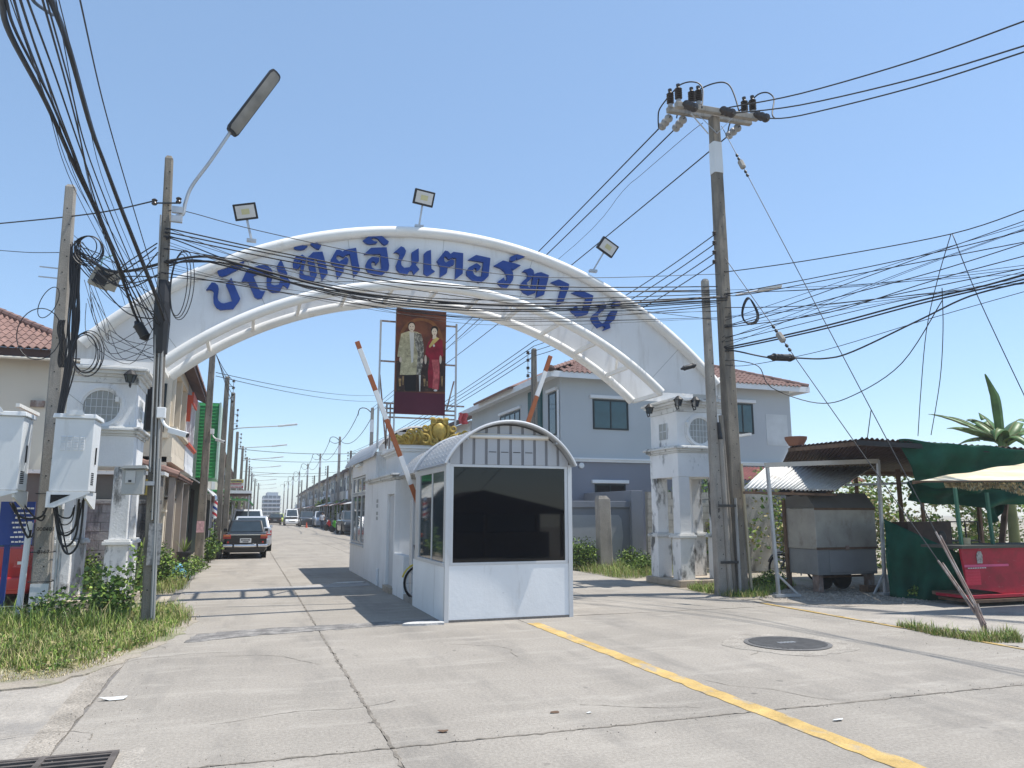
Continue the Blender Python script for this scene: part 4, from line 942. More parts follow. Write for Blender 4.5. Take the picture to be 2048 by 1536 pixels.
for z in (6.1, 6.25): mb = MB(); mb.box(-1.36, -1.20, 12.36, 12.43, z, z + .1); mb.build('junction_box', M_galv, p2)
mb = MB(); mb.lathe([(.03, 0), (.045, .02), (.03, .05), (.045, .08), (.02, .1)], (-1.62, 12.42, 6.35), 10); mb.build('spool_insulator', M_insul, p2, smooth=True); mb = MB(); mb.lathe([(.03, 0), (.045, .02), (.03, .05), (.045, .08), (.02, .1)], (-1.27, 12.36, 6.40), 10); mb.build('spool_insulator', M_insul, p2, smooth=True)
mb = MB(); mb.beam((-1.62, 12.42, 6.38), (-1.27, 12.40, 6.42), .02); mb.build('insulator_bar', M_wire, p2)
for xx, z0, z1 in ((-1.17, 0, 2.4), (-1.20, 0, 4.2), (-1.30, 2.2, 6.2), (-1.245, 1.5, 4.6)):
    mb = MB(); mb.tube([(xx - .035 * z0, 12.39 + .003 * z0, z0), (xx - .035 * z1, 12.405 + .003 * z1, z1)], .014 if z0 else .02, 6); mb.build('conduit', M_cablegrey, p2, smooth=True)
mb = MB(); mb.box(-1.33, -1.15, 12.385, 12.392, .85, 1.45); mb.build('torn_poster', mat('torn_paper', (.38, .37, .36), .85, var=.3, vscale=9, stain=((.10, .10, .10), .45, .6, (9, 9, 9), .8)), p2)
mb = MB(); mb.tube([(-1.375, 12.49, 4.0), (-1.39, 12.47, 4.5), (-1.40, 12.47, 4.8), (-1.41, 12.49, 5.15)], [.10, .125, .12, .09], 9); mb.build('black_wrap', M_black, p2)
mtr = thing('meter_box', 'grey metal meter box hung beside the lamp pole', 'meter box', (-1.56, 12.2, 1.86))
mb = MB(); mb.box(-1.70, -1.42, 12.12, 12.33, 1.86, 2.22); mb.build('case', M_meter, mtr, bevel=.008)
mb = MB(); mb.prism_xz([(-1.74, 2.225), (-1.38, 2.235), (-1.40, 2.28), (-1.68, 2.265)], 12.06, 12.37); mb.build('lid', M_meter, mtr)
mb = MB(); mb.box(-1.66, -1.53, 12.10, 12.119, 2.02, 2.20); dr = mb.build('window', mat('meter_face', (.46, .46, .44), .4), mtr, bevel=.003); mb = MB(); mb.box(-1.615, -1.575, 12.094, 12.099, 2.035, 2.065); mb.build('seal', M_plastic, dr)
mb = MB(); mb.box(-1.42, -1.30, 12.33, 12.41, 2.0, 2.06); mb.build('bracket', M_galv, mtr)
def cctv(x, y, z, lab, dx=.35):
    t = thing('security_camera', lab, 'camera', (x, y, z), 'white security cameras on the left poles')
    mb = MB(); mb.box(x - .06, x + .06, y - .05, y + .05, z, z + .16); mb.build('junction_box', M_cctv, t, bevel=.008)
    mb = MB(); mb.tube(smoothpts([(x, y, z + .02), (x + .06, y - .03, z - .10), (x + .14, y - .06, z - .16)], 4), .022, 8); mb.build('arm', M_cctv, t)
    c = Vector((x + .20, y - .08, z - .20)); e = c + Vector((.19, -.08, -.06))
    mb = MB(); mb.beam(c - Vector((.07, -.03, -.02)), e, .09, .085); hb = mb.build('housing', M_cctv, t, bevel=.01); mb = MB(); mb.cyl(e - Vector((.01, -.004, -.003)), e + Vector((.012, -.005, -.004)), .034, n=12); mb.build('lens', M_plastic, hb)
cctv(-1.28, 12.36, 3.0, 'white security camera on the lamp pole above the meter box')
# --- right pair of poles
pr = thing('utility_pole', 'tall square concrete pole with crossarms beside the right gate pillar', 'utility pole', (9.56, 13.5, 0))
pole_shaft(pr, 9.56, 13.5, .30, 9.50, 10.45, .205, M_poled)
mb = MB(); mb.frustum((9.507, 13.5, 9.05), .232, .216, (9.504, 13.5, 9.78), .222, .206, cham=.02); mb.build('white_band', M_cab, pr)
mb = MB(); mb.frustum((9.80, 13.42, -.1), .05, .05, (9.62, 13.30, 2.6), .04, .04); mb.build('conduit', mat('pvc_yellowed', (.46, .40, .28), .6), pr)
mb = MB(); mb.tube([(9.44, 13.29, 0), (9.45, 13.32, 1.9)], .03, 8); mb.build('conduit', M_cablegrey, pr)
pr2 = thing('utility_pole', 'shorter concrete pole standing close left of the tall right pole', 'utility pole', (9.10, 13.45, 0))
pole_shaft(pr2, 9.10, 13.45, .215, 9.04, 6.55, .145, M_pole)
text_mesh('1', .1, 'number', M_dark, pr2, (9.06, 13.34, 1.8), (R(90), 0, 0), .001); text_mesh('8', .1, 'number', M_dark, pr2, (9.06, 13.34, 1.66), (R(90), 0, 0), .001); text_mesh('6', .1, 'number', M_dark, pr2, (9.06, 13.34, 1.52), (R(90), 0, 0), .001)
for x0, x1, z1, rr3, m in ((9.24, 9.20, 3.1, .055, M_pole), (9.34, 9.22, 3.6, .05, M_poled), (9.29, 9.19, 1.7, .03, M_cablegrey)):
    mb = MB(); mb.tube([(x0, 13.34, -.1), (x1, 13.36, z1)], rr3, 10); mb.build('riser_pipe', m, pr2, smooth=True)
mb = MB(); mb.tube([(9.17, 13.34, 3.1), (9.14, 13.34, 3.45)], [.05, .03], 8); mb.build('pipe_head', M_black, pr2)
for z in (1.72, .6): mb = MB(); mb.box(9.0, 9.42, 13.27, 13.28, z, z + .05); mb.build('pipe_clamp', M_wire, pr2)
# crossarms and insulators
def Pc(x, y, dy=0.0): return AY(1280 + x / 5.484, 120 + y / 5.484, 13.5 + dy)
for (a, b, dy) in (((300, 545), (1215, 690), .22), ((390, 490), (1290, 640), -.22)):
    mb = MB(); mb.beam(Pc(*a, dy), Pc(*b, dy), .12, .13); mb.build('crossarm', M_pole, pr, bevel=.015)
for (a, b, dy) in (((560, 590), (750, 810), -.2), ((610, 570), (840, 800), .2), ((1010, 640), (840, 810), -.2)):
    mb = MB(); mb.beam(Pc(*a, dy), Pc(*b, -.14), .03, .012); mb.build('brace', M_galv, pr)
def pin(x, y, dy, s=1.0):
    p = Pc(x, y, dy); mb = MB(); prof = [(.03, 0), (.035, .10)]
    for k in range(6): prof += [(.085 * s, .11 + k * .042), (.055 * s, .13 + k * .042)]
    prof += [(.035, .38), (.045, .40), (.045, .44), (.02, .45)]
    mb.lathe(prof, (p.x, p.y, p.z), 12); mb.build('pin_insulator', M_insul, pr, smooth=True)
    mb = MB(); mb.lathe([(.06, 0), (.065, .05), (.05, .09)], (p.x, p.y, p.z - .015), 12); mb.build('insulator_base', M_insulg, pr, smooth=True)
    return Vector((p.x, p.y, p.z + .44))
pins = [pin(425, 470, -.2), pin(335, 520, .2), pin(645, 490, -.2), pin(570, 500, .2), pin(1240, 590, -.2), pin(1150, 600, .2)]
def disc_string(a, b, dy0, dy1, m):
    p, q = Pc(*a, dy0), Pc(*b, dy1); dd = (q - p)
    for k in range(3):
        c = p + dd * (k / 2); e = dd.normalized()
        mb = MB(); mb.tube([c - e * .05, c - e * .02, c, c + e * .045, c + e * .06], [.03, .085, .10, .05, .025], 12); mb.build('strain_disc', m, pr, smooth=True)
    mb = MB(); mb.tube([p - e * .12, q + e * .15], .012, 6); mb.build('strain_rod', M_wire, pr)
for a, b in (((315, 640), (242, 728)), ((470, 655), (395, 745)), ((1070, 745), (978, 825))): disc_string(a, b, .3, .75, M_insulg)
for a, b in (((510, 490), (592, 520)), ((915, 555), (1005, 582)), ((1285, 605), (1380, 635))): disc_string(a, b, -.3, -.75, M_insul)

# ------------------------------------------------------------------ cables, each its own object
def cable(pts, r, label, group, m=None, cat='cable', name='cable', k=5, n=5):
    q = [p if isinstance(p, Vector) else AY(*p) for p in pts]
    def out(p): return not isinstance(p, Vector) and (p[0] > 2040 or p[0] < -30 or p[1] < -15)
    q = smoothpts(q, k)
    if out(pts[-1]): q.append(q[-1] + (q[-1] - q[-2]).normalized() * 22)          # cables run on beyond the frame
    if out(pts[0]): q.insert(0, q[0] + (Vector((-.30, -1, .22)).normalized() * 14 if pts[0][1] < -15 else (q[0] - q[1]).normalized() * 22))
    mb = MB(); mb.tube(q, r, n); o = mb.build(name, m or M_black, smooth='all')
    return tag(o, label, cat, group)
def dep(pts, y0, y1):
    """pixel way-points with a depth that runs evenly from y0 to y1"""
    L_ = [0.0]
    for a, b in zip(pts, pts[1:]): L_.append(L_[-1] + math.hypot(b[0] - a[0], b[1] - a[1]))
    return [(p[0], p[1], y0 + (y1 - y0) * l / L_[-1]) for p, l in zip(pts, L_)]
ORD = ['first','second','third','fourth','fifth','sixth','seventh','eighth','ninth','tenth','eleventh','twelfth','thirteenth','fourteenth','fifteenth','sixteenth']
def rank(specs, key):
    idx = sorted(range(len(specs)), key=lambda i: key(specs[i])); out = [0] * len(specs)
    for n_, i in enumerate(idx): out[i] = n_
    return out
# jumper loops over the crossarm
def cp(pts): return [(1280 + x / 5.484, 120 + y / 5.484) for x, y in pts]
for pts, y0, y1 in (([(205, 745), (200, 640), (215, 540), (300, 420), (340, 375), (420, 290), (480, 255), (560, 240), (640, 255), (685, 310), (690, 400), (680, 525)], 14.2, 13.0),
                    ([(400, 640), (430, 560), (570, 410), (650, 330), (740, 280), (850, 248), (930, 248), (990, 290), (1040, 400), (1085, 555)], 14.0, 12.9),
                    ([(965, 790), (985, 700), (1050, 600), (1160, 495), (1230, 435), (1300, 375), (1380, 355), (1440, 380), (1470, 440), (1450, 590), (1480, 640)], 14.2, 12.8)):
    cable(dep(cp(pts), y0, y1), .017, 'black jumper loop over the tall pole crossarm', 'jumper loops on the crossarm')
# high voltage lines
for s, e in ((cp([(205, 755)])[0], (742, 818)), (cp([(365, 775)])[0], (748, 820)), (cp([(945, 850)])[0], (755, 823))):
    a_, b_ = AY(s[0], s[1], 14.3), AY(e[0], e[1], 61)
    cable(sag(a_, b_, .35, 10), .017, {742: 'left', 748: 'middle', 755: 'right'}[e[0]] + ' high voltage wire running down the street from the tall pole', 'high voltage wires down the street')
for s, e in (((980, 520), (2060, 38)), ((1010, 585), (2060, 88)), ((1390, 640), (2060, 100))):
    p0 = cp([s])[0]; mid = cp([(1755, {520: 370, 585: 495, 640: 610}[s[1]])])[0]
    cable(dep([p0, mid, ((mid[0] + e[0]) / 2, (mid[1] + e[1]) / 2 + 8), e], 12.8, 7.5), .015, {520: 'topmost', 585: 'middle', 640: 'lowest'}[s[1]] + ' high voltage wire leaving the tall pole to upper right', 'high voltage wires to the right')
cable(dep(cp([(690, 690), (510, 830), (0, 1270), (-190 * 5.484 / 5.484, 1440)]) + [(1150, 490), (905, 690)], 13.6, 36), .008, 'thin earth wire sloping down left from the tall pole', None, M_wire)
# low voltage lines PR -> pole in front of the grey house -> down the street
for k in range(4):
    cable(sag(AY(1428, 470 + 19 * k, 13.5), AY(1068, 682 + 10 * k, 25), .25, 8), .012, f'low voltage wire from tall pole to pole by grey house, {ORD[k]} from top', 'low voltage wires behind the arch')
    cable(sag(AY(1068, 682 + 10 * k, 25), AY(700, 905 + 3 * k, 62), .4, 8), .014, f'low voltage wire receding from the pole by grey house, {ORD[k]} from top', 'low voltage wires receding right')
    mb = MB(); p = AY(1428, 470 + 19 * k, 13.5); mb.lathe([(.03, -.04), (.05, -.02), (.03, 0), (.05, .02), (.03, .04)], (p.x - .06, p.y - .1, p.z), 8); mb.build('spool_insulator', M_insul, pr)
# cables slung across the street in front of the arch
AC = 'cables slung across the street before the arch'
ACL = 'black cable slung across the street in front of the arch'
SPEC = (([(352, 460), (560, 505), (800, 548), (1100, 573), (1435, 573)], .012), ([(352, 468), (580, 515), (850, 565), (1150, 582), (1435, 580)], .012), ([(352, 476), (600, 527), (900, 575), (1435, 584)], .012), ([(352, 480), (520, 540), (760, 585), (1000, 600), (1435, 588)], .010),
               ([(340, 521), (395, 513), (440, 518), (560, 550), (700, 583), (850, 600), (1000, 610), (1150, 611), (1300, 604), (1412, 596), (1455, 595)], .022), ([(342, 531), (400, 521), (560, 560), (700, 592), (850, 610), (1000, 619), (1150, 617), (1300, 609), (1455, 600)], .014), ([(342, 526), (440, 525), (620, 573), (850, 605), (1050, 607), (1300, 600), (1455, 592)], .014),
               ([(352, 500), (600, 540), (900, 590), (1200, 622), (1440, 607)], .009), ([(372, 423), (520, 462), (800, 520), (1100, 555), (1440, 548)], .007), ([(345, 548), (600, 590), (900, 632), (1150, 636), (1435, 612)], .009), ([(350, 555), (500, 565), (800, 566), (1100, 600), (1435, 640)], .006),
               ([(342, 524), (480, 530), (640, 583), (850, 615), (1100, 622), (1435, 604)], .012))
RK = rank(SPEC, lambda q: q[0][0][1])
for i_, (pts, r) in enumerate(SPEC):
    cable(dep([(336, pts[0][1] - 1)] + pts, 12.40, 13.38), r, ('thick ' if r > .02 else 'thin ') + f'black cable slung before the arch, {ORD[RK[i_]]} from top at lamp pole', AC, k=6)
# cables from the right poles to the right edge
RC = 'cables fanning from the right poles to the right edge'
RCL = 'black cable running from the right poles towards the right edge'
SPEC = (([(1466, 542), (1640, 517), (1902, 468), (2060, 416)], .011), ([(1461, 587), (1657, 550), (1902, 498), (2060, 458)], .010), ([(1494, 589), (1706, 550), (2060, 482)], .010), ([(1468, 615), (1608, 612), (1771, 596), (1902, 583), (1945, 577), (2060, 545)], .010), ([(1465, 648), (1543, 622), (1771, 540), (2060, 438)], .009), ([(1468, 650), (1673, 595), (1870, 543), (2060, 483)], .010),
               ([(1468, 653), (1657, 625), (1870, 560), (2060, 509)], .010), ([(1468, 671), (1706, 608), (2060, 534)], .010), ([(1468, 680), (1740, 615), (1900, 580), (2060, 540)], .008), ([(1468, 692), (1641, 654), (1837, 602), (1951, 576), (2060, 547)], .018), ([(1475, 695), (1660, 655), (1850, 605), (2060, 556)], .016), ([(1500, 730), (1650, 700), (1850, 640), (2060, 580)], .007),
               ([(1471, 702), (1536, 715), (1590, 716), (1650, 717), (1706, 703), (1837, 641), (1941, 592), (2060, 562)], .017), ([(1471, 721), (1517, 733), (1543, 775), (1634, 806), (1706, 791), (1804, 726), (1885, 600)], .010))
RK = rank(SPEC, lambda q: q[0][0][1])
for i_, (pts, r) in enumerate(SPEC):
    cable(dep([(1450, pts[0][1])] + pts, 13.38, 9.2 if pts[-1][0] > 2000 else 10.5), r, ('thick ' if r > .02 else 'thin ') + f'black cable fanning right, {ORD[RK[i_]]} from top at the tall pole', RC, k=6)
for pts, l in (([(1902, 468), (1875, 560), (1853, 661), (1842, 780), (1836, 872)], 'black cable hanging from the top right wire to the dark roof'), ([(1884, 576), (1886, 661), (1880, 760), (1862, 870)], 'thin cable hanging straight down to the green net roof'), ([(1905, 468), (1957, 596), (2060, 815)], 'black cable dropping from top right wire to frame edge'), ([(1742, 821), (1733, 890), (1728, 930)], 'short line hanging from the guy wire to the stall roof')):
    cable(dep(pts, 10.5, 12.8 if 'roof' in l else 9.8) if 'guy' not in l else dep(pts, 11.6, 12.3), .009, l, None)
for k in range(9):
    a_, b_ = rnd.uniform(560, 700), rnd.uniform(440, 575); m_ = (a_ + b_) / 2 + rnd.uniform(4, 16)
    cable(dep([(1450, a_), (1640, a_ + (m_ - a_) * .7), (1850, m_ + (b_ - m_) * .4), (2060, b_)], 13.3, 9.2), rnd.choice((.004, .005, .006)), 'very thin black line among the cables fanning right', 'thin lines among the right cables')
for k in range(7):
    a_, b_ = rnd.uniform(455, 545), rnd.uniform(565, 640)
    cable(dep([(336, a_), (600, a_ + (b_ - a_) * .5 + 12), (950, b_ + rnd.uniform(0, 16)), (1435, b_)], 12.38, 13.36), rnd.choice((.004, .005)), 'very thin black line among the cables before the arch', 'thin lines among the arch cables', k=6)
for k in range(6):
    a_ = rnd.uniform(10, 130); b_ = rnd.uniform(236, 325)
    cable(dep([(a_ - 8, -30), (a_, 0), (a_ * .72 + b_ * .28, 215), ((a_ + b_) / 2, 380), (b_, 610)], 4.6, 12.5), .004, 'very thin line among the cables from upper left', 'thin lines from upper left', k=6)
# splice closures and a cable coil
def closure(px0, py0, px1, py1, y, r, lab):
    a, b = AY(px0, py0, y), AY(px1, py1, y); dd = (b - a)
    t = thing('splice_closure', lab, 'splice closure', a)
    mb = MB(); mb.tube([a, a + dd * .1, a + dd * .2, a + dd * .85, a + dd * .95, b], [r * .4, r * .6, r, r, r * .6, r * .4], 12); mb.build('body', M_plastic, t, smooth=True)
    for f in (.22, .8): mb = MB(); c = a + dd * f; mb.tube([c - dd * .015, c + dd * .015], r * 1.12, 12); mb.build('clamp', M_wire, t)
closure(1536, 714, 1590, 716, 12.6, .075, 'black splice closure on the cable right of the tall pole')
closure(1362, 738, 1392, 730, 13.4, .05, 'black splice closure on the cables before the right pillar')
closure(272, 642, 294, 680, 12.6, .075, 'black splice closure hanging left of the lamp pole')
c0 = AY(1500, 622, 13.1)
coil = thing('cable_coil', 'oval coil of black cable hanging right of the tall pole', 'cable coil', c0)
for dz, dr in ((0, 0), (.02, .01), (-.02, .015), (.01, -.012)):
    mb = MB(); mb.tube([(c0.x + (.175 + dr) * math.cos(t), c0.y + .05 * math.sin(t * 2) + dz, c0.z + .28 * math.sin(t) + dz) for t in [2 * math.pi * k / 24 for k in range(24)]], .013, 6, closed=True); mb.build('turn', M_black, coil)
# LED lamp on the tall pole
mb = MB(); mb.tube([AY(1472, 590, 13.35), AY(1520, 580, 13.2)], .022, 8); mb.build('lamp_arm', M_galv, pr)
a, b = AY(1516, 581, 13.2), AY(1563, 572, 13.0); mb = MB(); mb.beam(a, b, .12, .06); mb.build('lamp_head', M_lampwhite, pr, bevel=.015)
# guy wires
anchor = Vector((9.62, 8.0, 0))
def guy(top, lab, ins):
    t = thing('guy_wire', lab, 'guy wire', anchor, None); dd = anchor - top
    mb = MB(); mb.tube([top, anchor - dd * .02], .0075, 6); mb.build('strand', M_wire, t)
    for f in ins:
        c = top + dd * f; e = dd.normalized(); mb = MB(); mb.tube([c - e * .13, c - e * .10, c + e * .10, c + e * .13], [.03, .06, .06, .03], 8); mb.build('strain_insulator', M_pole, t)
        for g in (-.34, -.22, .22, .34): mb = MB(); mb.tube([c + e * g, c + e * (g + .05)], .03, 6); mb.build('clip', M_wire, t)
    mb = MB(); mb.tube([anchor - dd * .13, anchor - dd * .01], .014, 6); mb.tube([anchor - dd * .125 + Vector((.05, 0, 0)), anchor + Vector((.03, 0, 0)) - dd * .01], .014, 6); mb.build('turnbuckle', M_rust, t)
guy(AY(1443, 252, 13.45), 'long guy wire from the tall pole top down to the road edge', (.12,))
guy(AY(1450, 516, 13.35), 'shorter guy wire from mid pole down to the road edge', (.30,))
mb = MB(); mb.tube([anchor + Vector((0, 0, -.2)), anchor + Vector((-.02, .16, .36))], .022, 8); mb.tube([anchor + Vector((.05, 0, -.2)), anchor + Vector((.03, .16, .36))], .018, 8); tag(mb.build('guy_anchor', M_rust), 'rusty anchor rod of the guy wires in the verge', 'anchor')
# --- bundles from the upper left
LC = 'cables coming in from upper left'; LCL = 'black cable coming down from the upper left to the left poles'
SPEC = (([(-6, -40), (3, 0), (20, 68), (92, 205), (147, 328), (191, 420), (226, 506), (247, 565), (268, 625), (280, 648)], 12.7, .021), ([(2, -40), (12, 0), (34, 68), (104, 205), (152, 322), (194, 420), (230, 508), (262, 590), (284, 645)], 12.7, .011), ([(90, -35), (102, 0), (137, 96), (181, 253), (208, 325), (239, 410), (284, 525), (318, 610), (328, 640)], 12.3, .021), ([(96, -35), (106, 0), (142, 100), (186, 258), (214, 335), (250, 430), (290, 530), (320, 605)], 12.3, .010),
                   ([(45, -30), (55, 0), (110, 150), (165, 310), (225, 470), (300, 640)], 12.5, .008), ([(32, -30), (40, 0), (90, 150), (150, 310), (210, 470), (305, 660)], 12.5, .008), ([(80, -30), (85, 0), (130, 160), (155, 255), (190, 400), (240, 520), (315, 650)], 12.4, .008), ([(88, -30), (93, 0), (140, 170), (180, 320), (260, 520), (322, 655)], 12.4, .007),
                   ([(20, -30), (28, 0), (60, 100), (130, 270), (200, 440), (240, 530)], 12.7, .009), ([(155, -20), (160, 0), (205, 200), (250, 360), (300, 525), (340, 650)], 12.4, .006), ([(60, -20), (70, 5), (105, 30)], 6.0, .012))
RK = rank(SPEC, lambda q: q[0][1][0])
for i_, (pts, y1, r) in enumerate(SPEC):
    cable(dep(pts, 4.6, y1), r, ('thick ' if r > .02 else 'thin ') + f'black cable entering at the top edge, {ORD[RK[i_]]} from the left corner', LC, k=6)
cable(dep([(-40, 449), (0, 447), (188, 427), (308, 402)], 15.5, 12.42), .012, 'single wire from the left edge to the lamp pole insulator', None)
cable(dep([(-40, 500), (0, 501), (60, 505), (118, 505)], 17, 13.85), .007, 'thin wire from the left edge to the cabinet pole', None)
MESS = 'tangled cables around the two left poles'; MESSL = 'loose black cable tangled between the two left poles'
for k in range(13):
    x0, y0 = 152 + rnd.uniform(-6, 14), rnd.uniform(470, 520); x1 = 316 + rnd.uniform(-6, 6); y1 = rnd.uniform(480, 660)
    cable(dep([(x0, y0), (x0 + 50, y0 + rnd.uniform(10, 80)), ((x0 + x1) / 2 + 20, (y0 + y1) / 2 + rnd.uniform(0, 80)), (x1, y1)], 13.75, 12.4), rnd.choice((.005, .007, .010)), MESSL, MESS, k=6)
for k in range(9):
    x0, y0 = 165 + rnd.uniform(0, 20), rnd.uniform(540, 620); x1 = 310 + rnd.uniform(-8, 6)
    cable(dep([(x0, y0), (x0 + rnd.uniform(5, 40), y0 + rnd.uniform(40, 90)), (240 + rnd.uniform(-20, 20), rnd.uniform(660, 740)), (x1, rnd.uniform(600, 740))], 13.7, 12.4), .005, MESSL, MESS, k=6)
cable(dep([(155, 500), (180, 520), (215, 540), (250, 543), (300, 533), (340, 521)], 13.7, 12.38), .024, 'thick black cable drooping from cabinet pole to lamp pole', None)
DROP = 'cables running down the cabinet pole'; DROPL = 'black cable running down the cabinet pole towards the cabinets'
for k in range(16):
    xo = rnd.uniform(-9, 9)
    cable(dep([(152 + xo * 1.3, 490 + rnd.uniform(-20, 30)), (150 + xo + rnd.uniform(-4, 4), 560), (148 + xo + rnd.uniform(-9, 9), 640), (140 + xo * .9 + rnd.uniform(-4, 4), 730), (126 + xo * .8, 800), (118 + xo * .6, 845), (108 + xo * .4, 930), (106 + xo * .4, 1010)], 13.72, 13.72), rnd.choice((.008, .012, .016)), DROPL, DROP)
for k in range(5):
    x = 118 + 3 * k; cable(dep([(x, 640), (x - 3, 660), (x + 2, 690), (x - 2, 720), (x + 1, 735)], 13.76, 13.76), .01, 'short black cable ends hanging on the cabinet pole', 'cable ends hanging on the cabinet pole')
def loop(turns, lab):
    t_ = thing('cable_coil', lab, 'cable coil', AY(turns[0][0], turns[0][1], turns[0][4]))
    for cx, cy, rx, ry, y, r, rot in turns:
        pts = []
        for k in range(28):
            t = 2 * math.pi * k / 28; u, v = rx * math.cos(t), ry * math.sin(t)
            pts.append(AY(cx + u * math.cos(rot) - v * math.sin(rot), cy + u * math.sin(rot) + v * math.cos(rot), y + .02 * math.sin(t * 2 + cx)))
        mb = MB(); mb.tube(pts, r, 5, closed=True); mb.build('turn', M_black, t_)
loop([(78, 668, 44, 52, 13.6, .008, .3)], 'large thin loop of black cable left of the cabinet pole')
loop([(97, 605, 16, 34, 13.7, .007, .5)], 'small thin loop of cable on the left of cabinet pole')
loop([(168 + 2 * k, 706 + rnd.uniform(-3, 3), 24 + 2 * k, 36 + 2.5 * k, 13.6 - .02 * k, .008, rnd.uniform(-.15, .15)) for k in range(5)], 'coil of black cable on the right of the cabinet pole')
loop([(176 + rnd.uniform(-4, 4), 494 + 2 * k, 20 + 3 * k, 22 + 2 * k, 13.6 - .02 * k, .009, .3 + rnd.uniform(-.3, .3)) for k in range(5)], 'coil of black cable at the top of the cabinet pole')
loop([(358 + 3 * k, 570, 16 + 4 * k, 62 + 4 * k, 12.45, .007, .1) for k in range(3)], 'narrow cable loops hanging right of the lamp pole')
LOOPS = 'cable loops drooping below the cabinets'
for (x0, y0, x1, y1, dp) in ((105, 1010, 165, 1000, 60), (108, 1010, 160, 1005, 85), (110, 1010, 150, 1010, 40), (112, 1000, 168, 995, 110), (104, 1005, 148, 1015, 25), (20, 1005, 95, 1010, 30), (25, 1005, 62, 1060, 20), (45, 1005, 90, 1030, 15), (40, 1000, 66, 1066, 10), (108, 1000, 158, 998, 72)):
    cable(dep([(x0, y0), (x0 + (x1 - x0) * .2, y0 + dp * .8), ((x0 + x1) / 2, (y0 + y1) / 2 + dp), (x0 + (x1 - x0) * .85, y1 + dp * .75), (x1, y1)], 13.65, 13.5), rnd.choice((.009, .013, .017)), 'black cable drooping in a loop below the cabinets', LOOPS, k=6)
cable(dep([(118, 1035), (125, 1060), (130, 1085), (136, 1108)], 13.7, 13.6), .012, 'cut cable end pointing down below the right cabinet', None)
# broken splitter box between the two poles
sbx = thing('splitter_box', 'broken grey splitter box hanging open beside the cabinet pole', 'splitter box', AY(212, 545, 13.4))
a = AY(185, 535, 13.4); c = AY(218, 540, 13.4)
def tilted(cx, cy, w, h, ang, y, dp):
    p = AY(cx, cy, y); ca, sa = math.cos(ang), math.sin(ang)
    return [(p.x + (i * w / 2) * ca - (j * h / 2) * sa, p.z + (i * w / 2) * sa + (j * h / 2) * ca) for i, j in ((-1, -1), (1, -1), (1, 1), (-1, 1))]
M_box = mat('box_beige', (.34, .32, .27), .7, var=.1)
mb = MB(); mb.prism_xz(tilted(202, 556, .30, .30, -.35, 13.4, .12), 13.38, 13.50); bx_ = mb.build('back_case', M_box, sbx, bevel=.006)
mb = MB(); mb.prism_xz(tilted(203, 556, .20, .22, -.35, 13.38, .02), 13.365, 13.378); mb.build('tray', M_plastic, bx_)
mb = MB(); mb.prism_xz(tilted(227, 564, .16, .32, -.30, 13.34, .05), 13.30, 13.34); mb.build('open_lid', M_box, sbx, bevel=.006)
mb = MB(); mb.tube([AY(200, 540, 13.4), AY(205, 518, 13.4), AY(226, 510, 13.4)], .012, 6); mb.build('teal_tie', M_teal, sbx)
# ------------------------------------------------------------------ poles down the street
def far_pole(x, y, h, lab, lamp=0, w=.26, ins=False, white=False, brk=False, grp='poles along the left side of the street'):
    t = thing('utility_pole', lab, 'utility pole', (x, y, 0), grp)
    pole_shaft(t, x, y, w, x, h, w * .66, M_poled if not white else M_pole, holes=y < 35)
    if white: mb = MB(); mb.frustum((x, y, h * .80), w * .78, w * .74, (x, y, h * .90), w * .74, w * .70); mb.build('white_band', M_cab, t)
    if lamp:
        e = Vector((x + lamp, y, h * .80 + .62)); s_ = Vector((x, y, h * .80)); m_ = s_ + Vector((.25, 0, .28))
        mb = MB(); mb.tube(smoothpts([s_, m_, s_.lerp(e, .6) + Vector((0, 0, .08)), e - Vector((.9, 0, .12))], 5), .032, 6); mb.build('lamp_arm', M_galv, t)
        mb = MB(); mb.beam(e - Vector((1.0, 0, .14)), e, .22, .09); mb.build('lamp_head', M_lampwhite, t, bevel=.02)
    if ins:
        mb = MB(); mb.beam((x + (.25 if ins > 0 else -.25), y - .05, h - .1), (x + (.25 if ins > 0 else -.25), y - .05, h - 1.2), .025); mb.build('rack', M_galv, t)
        for k in range(4): mb = MB(); mb.lathe([(.04, -.05), (.07, -.03), (.04, 0), (.07, .03), (.04, .05)], (x + (.25 if ins > 0 else -.25), y - .05, h - .18 - k * .28), 8); mb.build('spool_insulator', M_insul, t)
        mb = MB(); mb.beam((x, y, h - .4), (x + (.25 if ins > 0 else -.25), y - .05, h - .4), .03); mb.beam((x, y, h - .9), (x + (.25 if ins > 0 else -.25), y - .05, h - .9), .03); mb.build('rack_arm', M_galv, t)
    if brk: mb = MB(); mb.tube(smoothpts([(x, y, h - .5), (x - .5, y, h - .1), (x - 1.0, y, h - .15), (x - 1.15, y, h - .7)], 4), .04, 6); mb.build('bracket', M_wire, t)
    return t
far_pole(-1.32, 26.2, 7.0, 'concrete pole with stickers rising before the green clad building', w=.27)
mb = MB(); mb.box(-1.44, -1.22, 26.04, 26.06, 1.0, 1.35); tag(mb.build('sticker', mat('pink_sticker', (.55, .34, .36), .7, var=.3, vscale=14)), 'pink paper notice pasted on the pole before green building', 'notice')
far_pole(-1.0, 32.0, 7.0, 'second concrete pole from the arch on the left street side', ins=1)
far_pole(-.78, 33.6, 6.6, 'third concrete pole standing close behind the second on the left')
for k, (x, y) in enumerate(((-.95, 42), (-.85, 55), (-.55, 67), (-.2, 80), (.1, 95), (.5, 112), (1.1, 130), (1.9, 150))):
    far_pole(x, y, 7.1, f'left side street pole with lamp arm, {ORD[k]} nearest of those lamps', lamp=3.3, w=.28, ins=1)
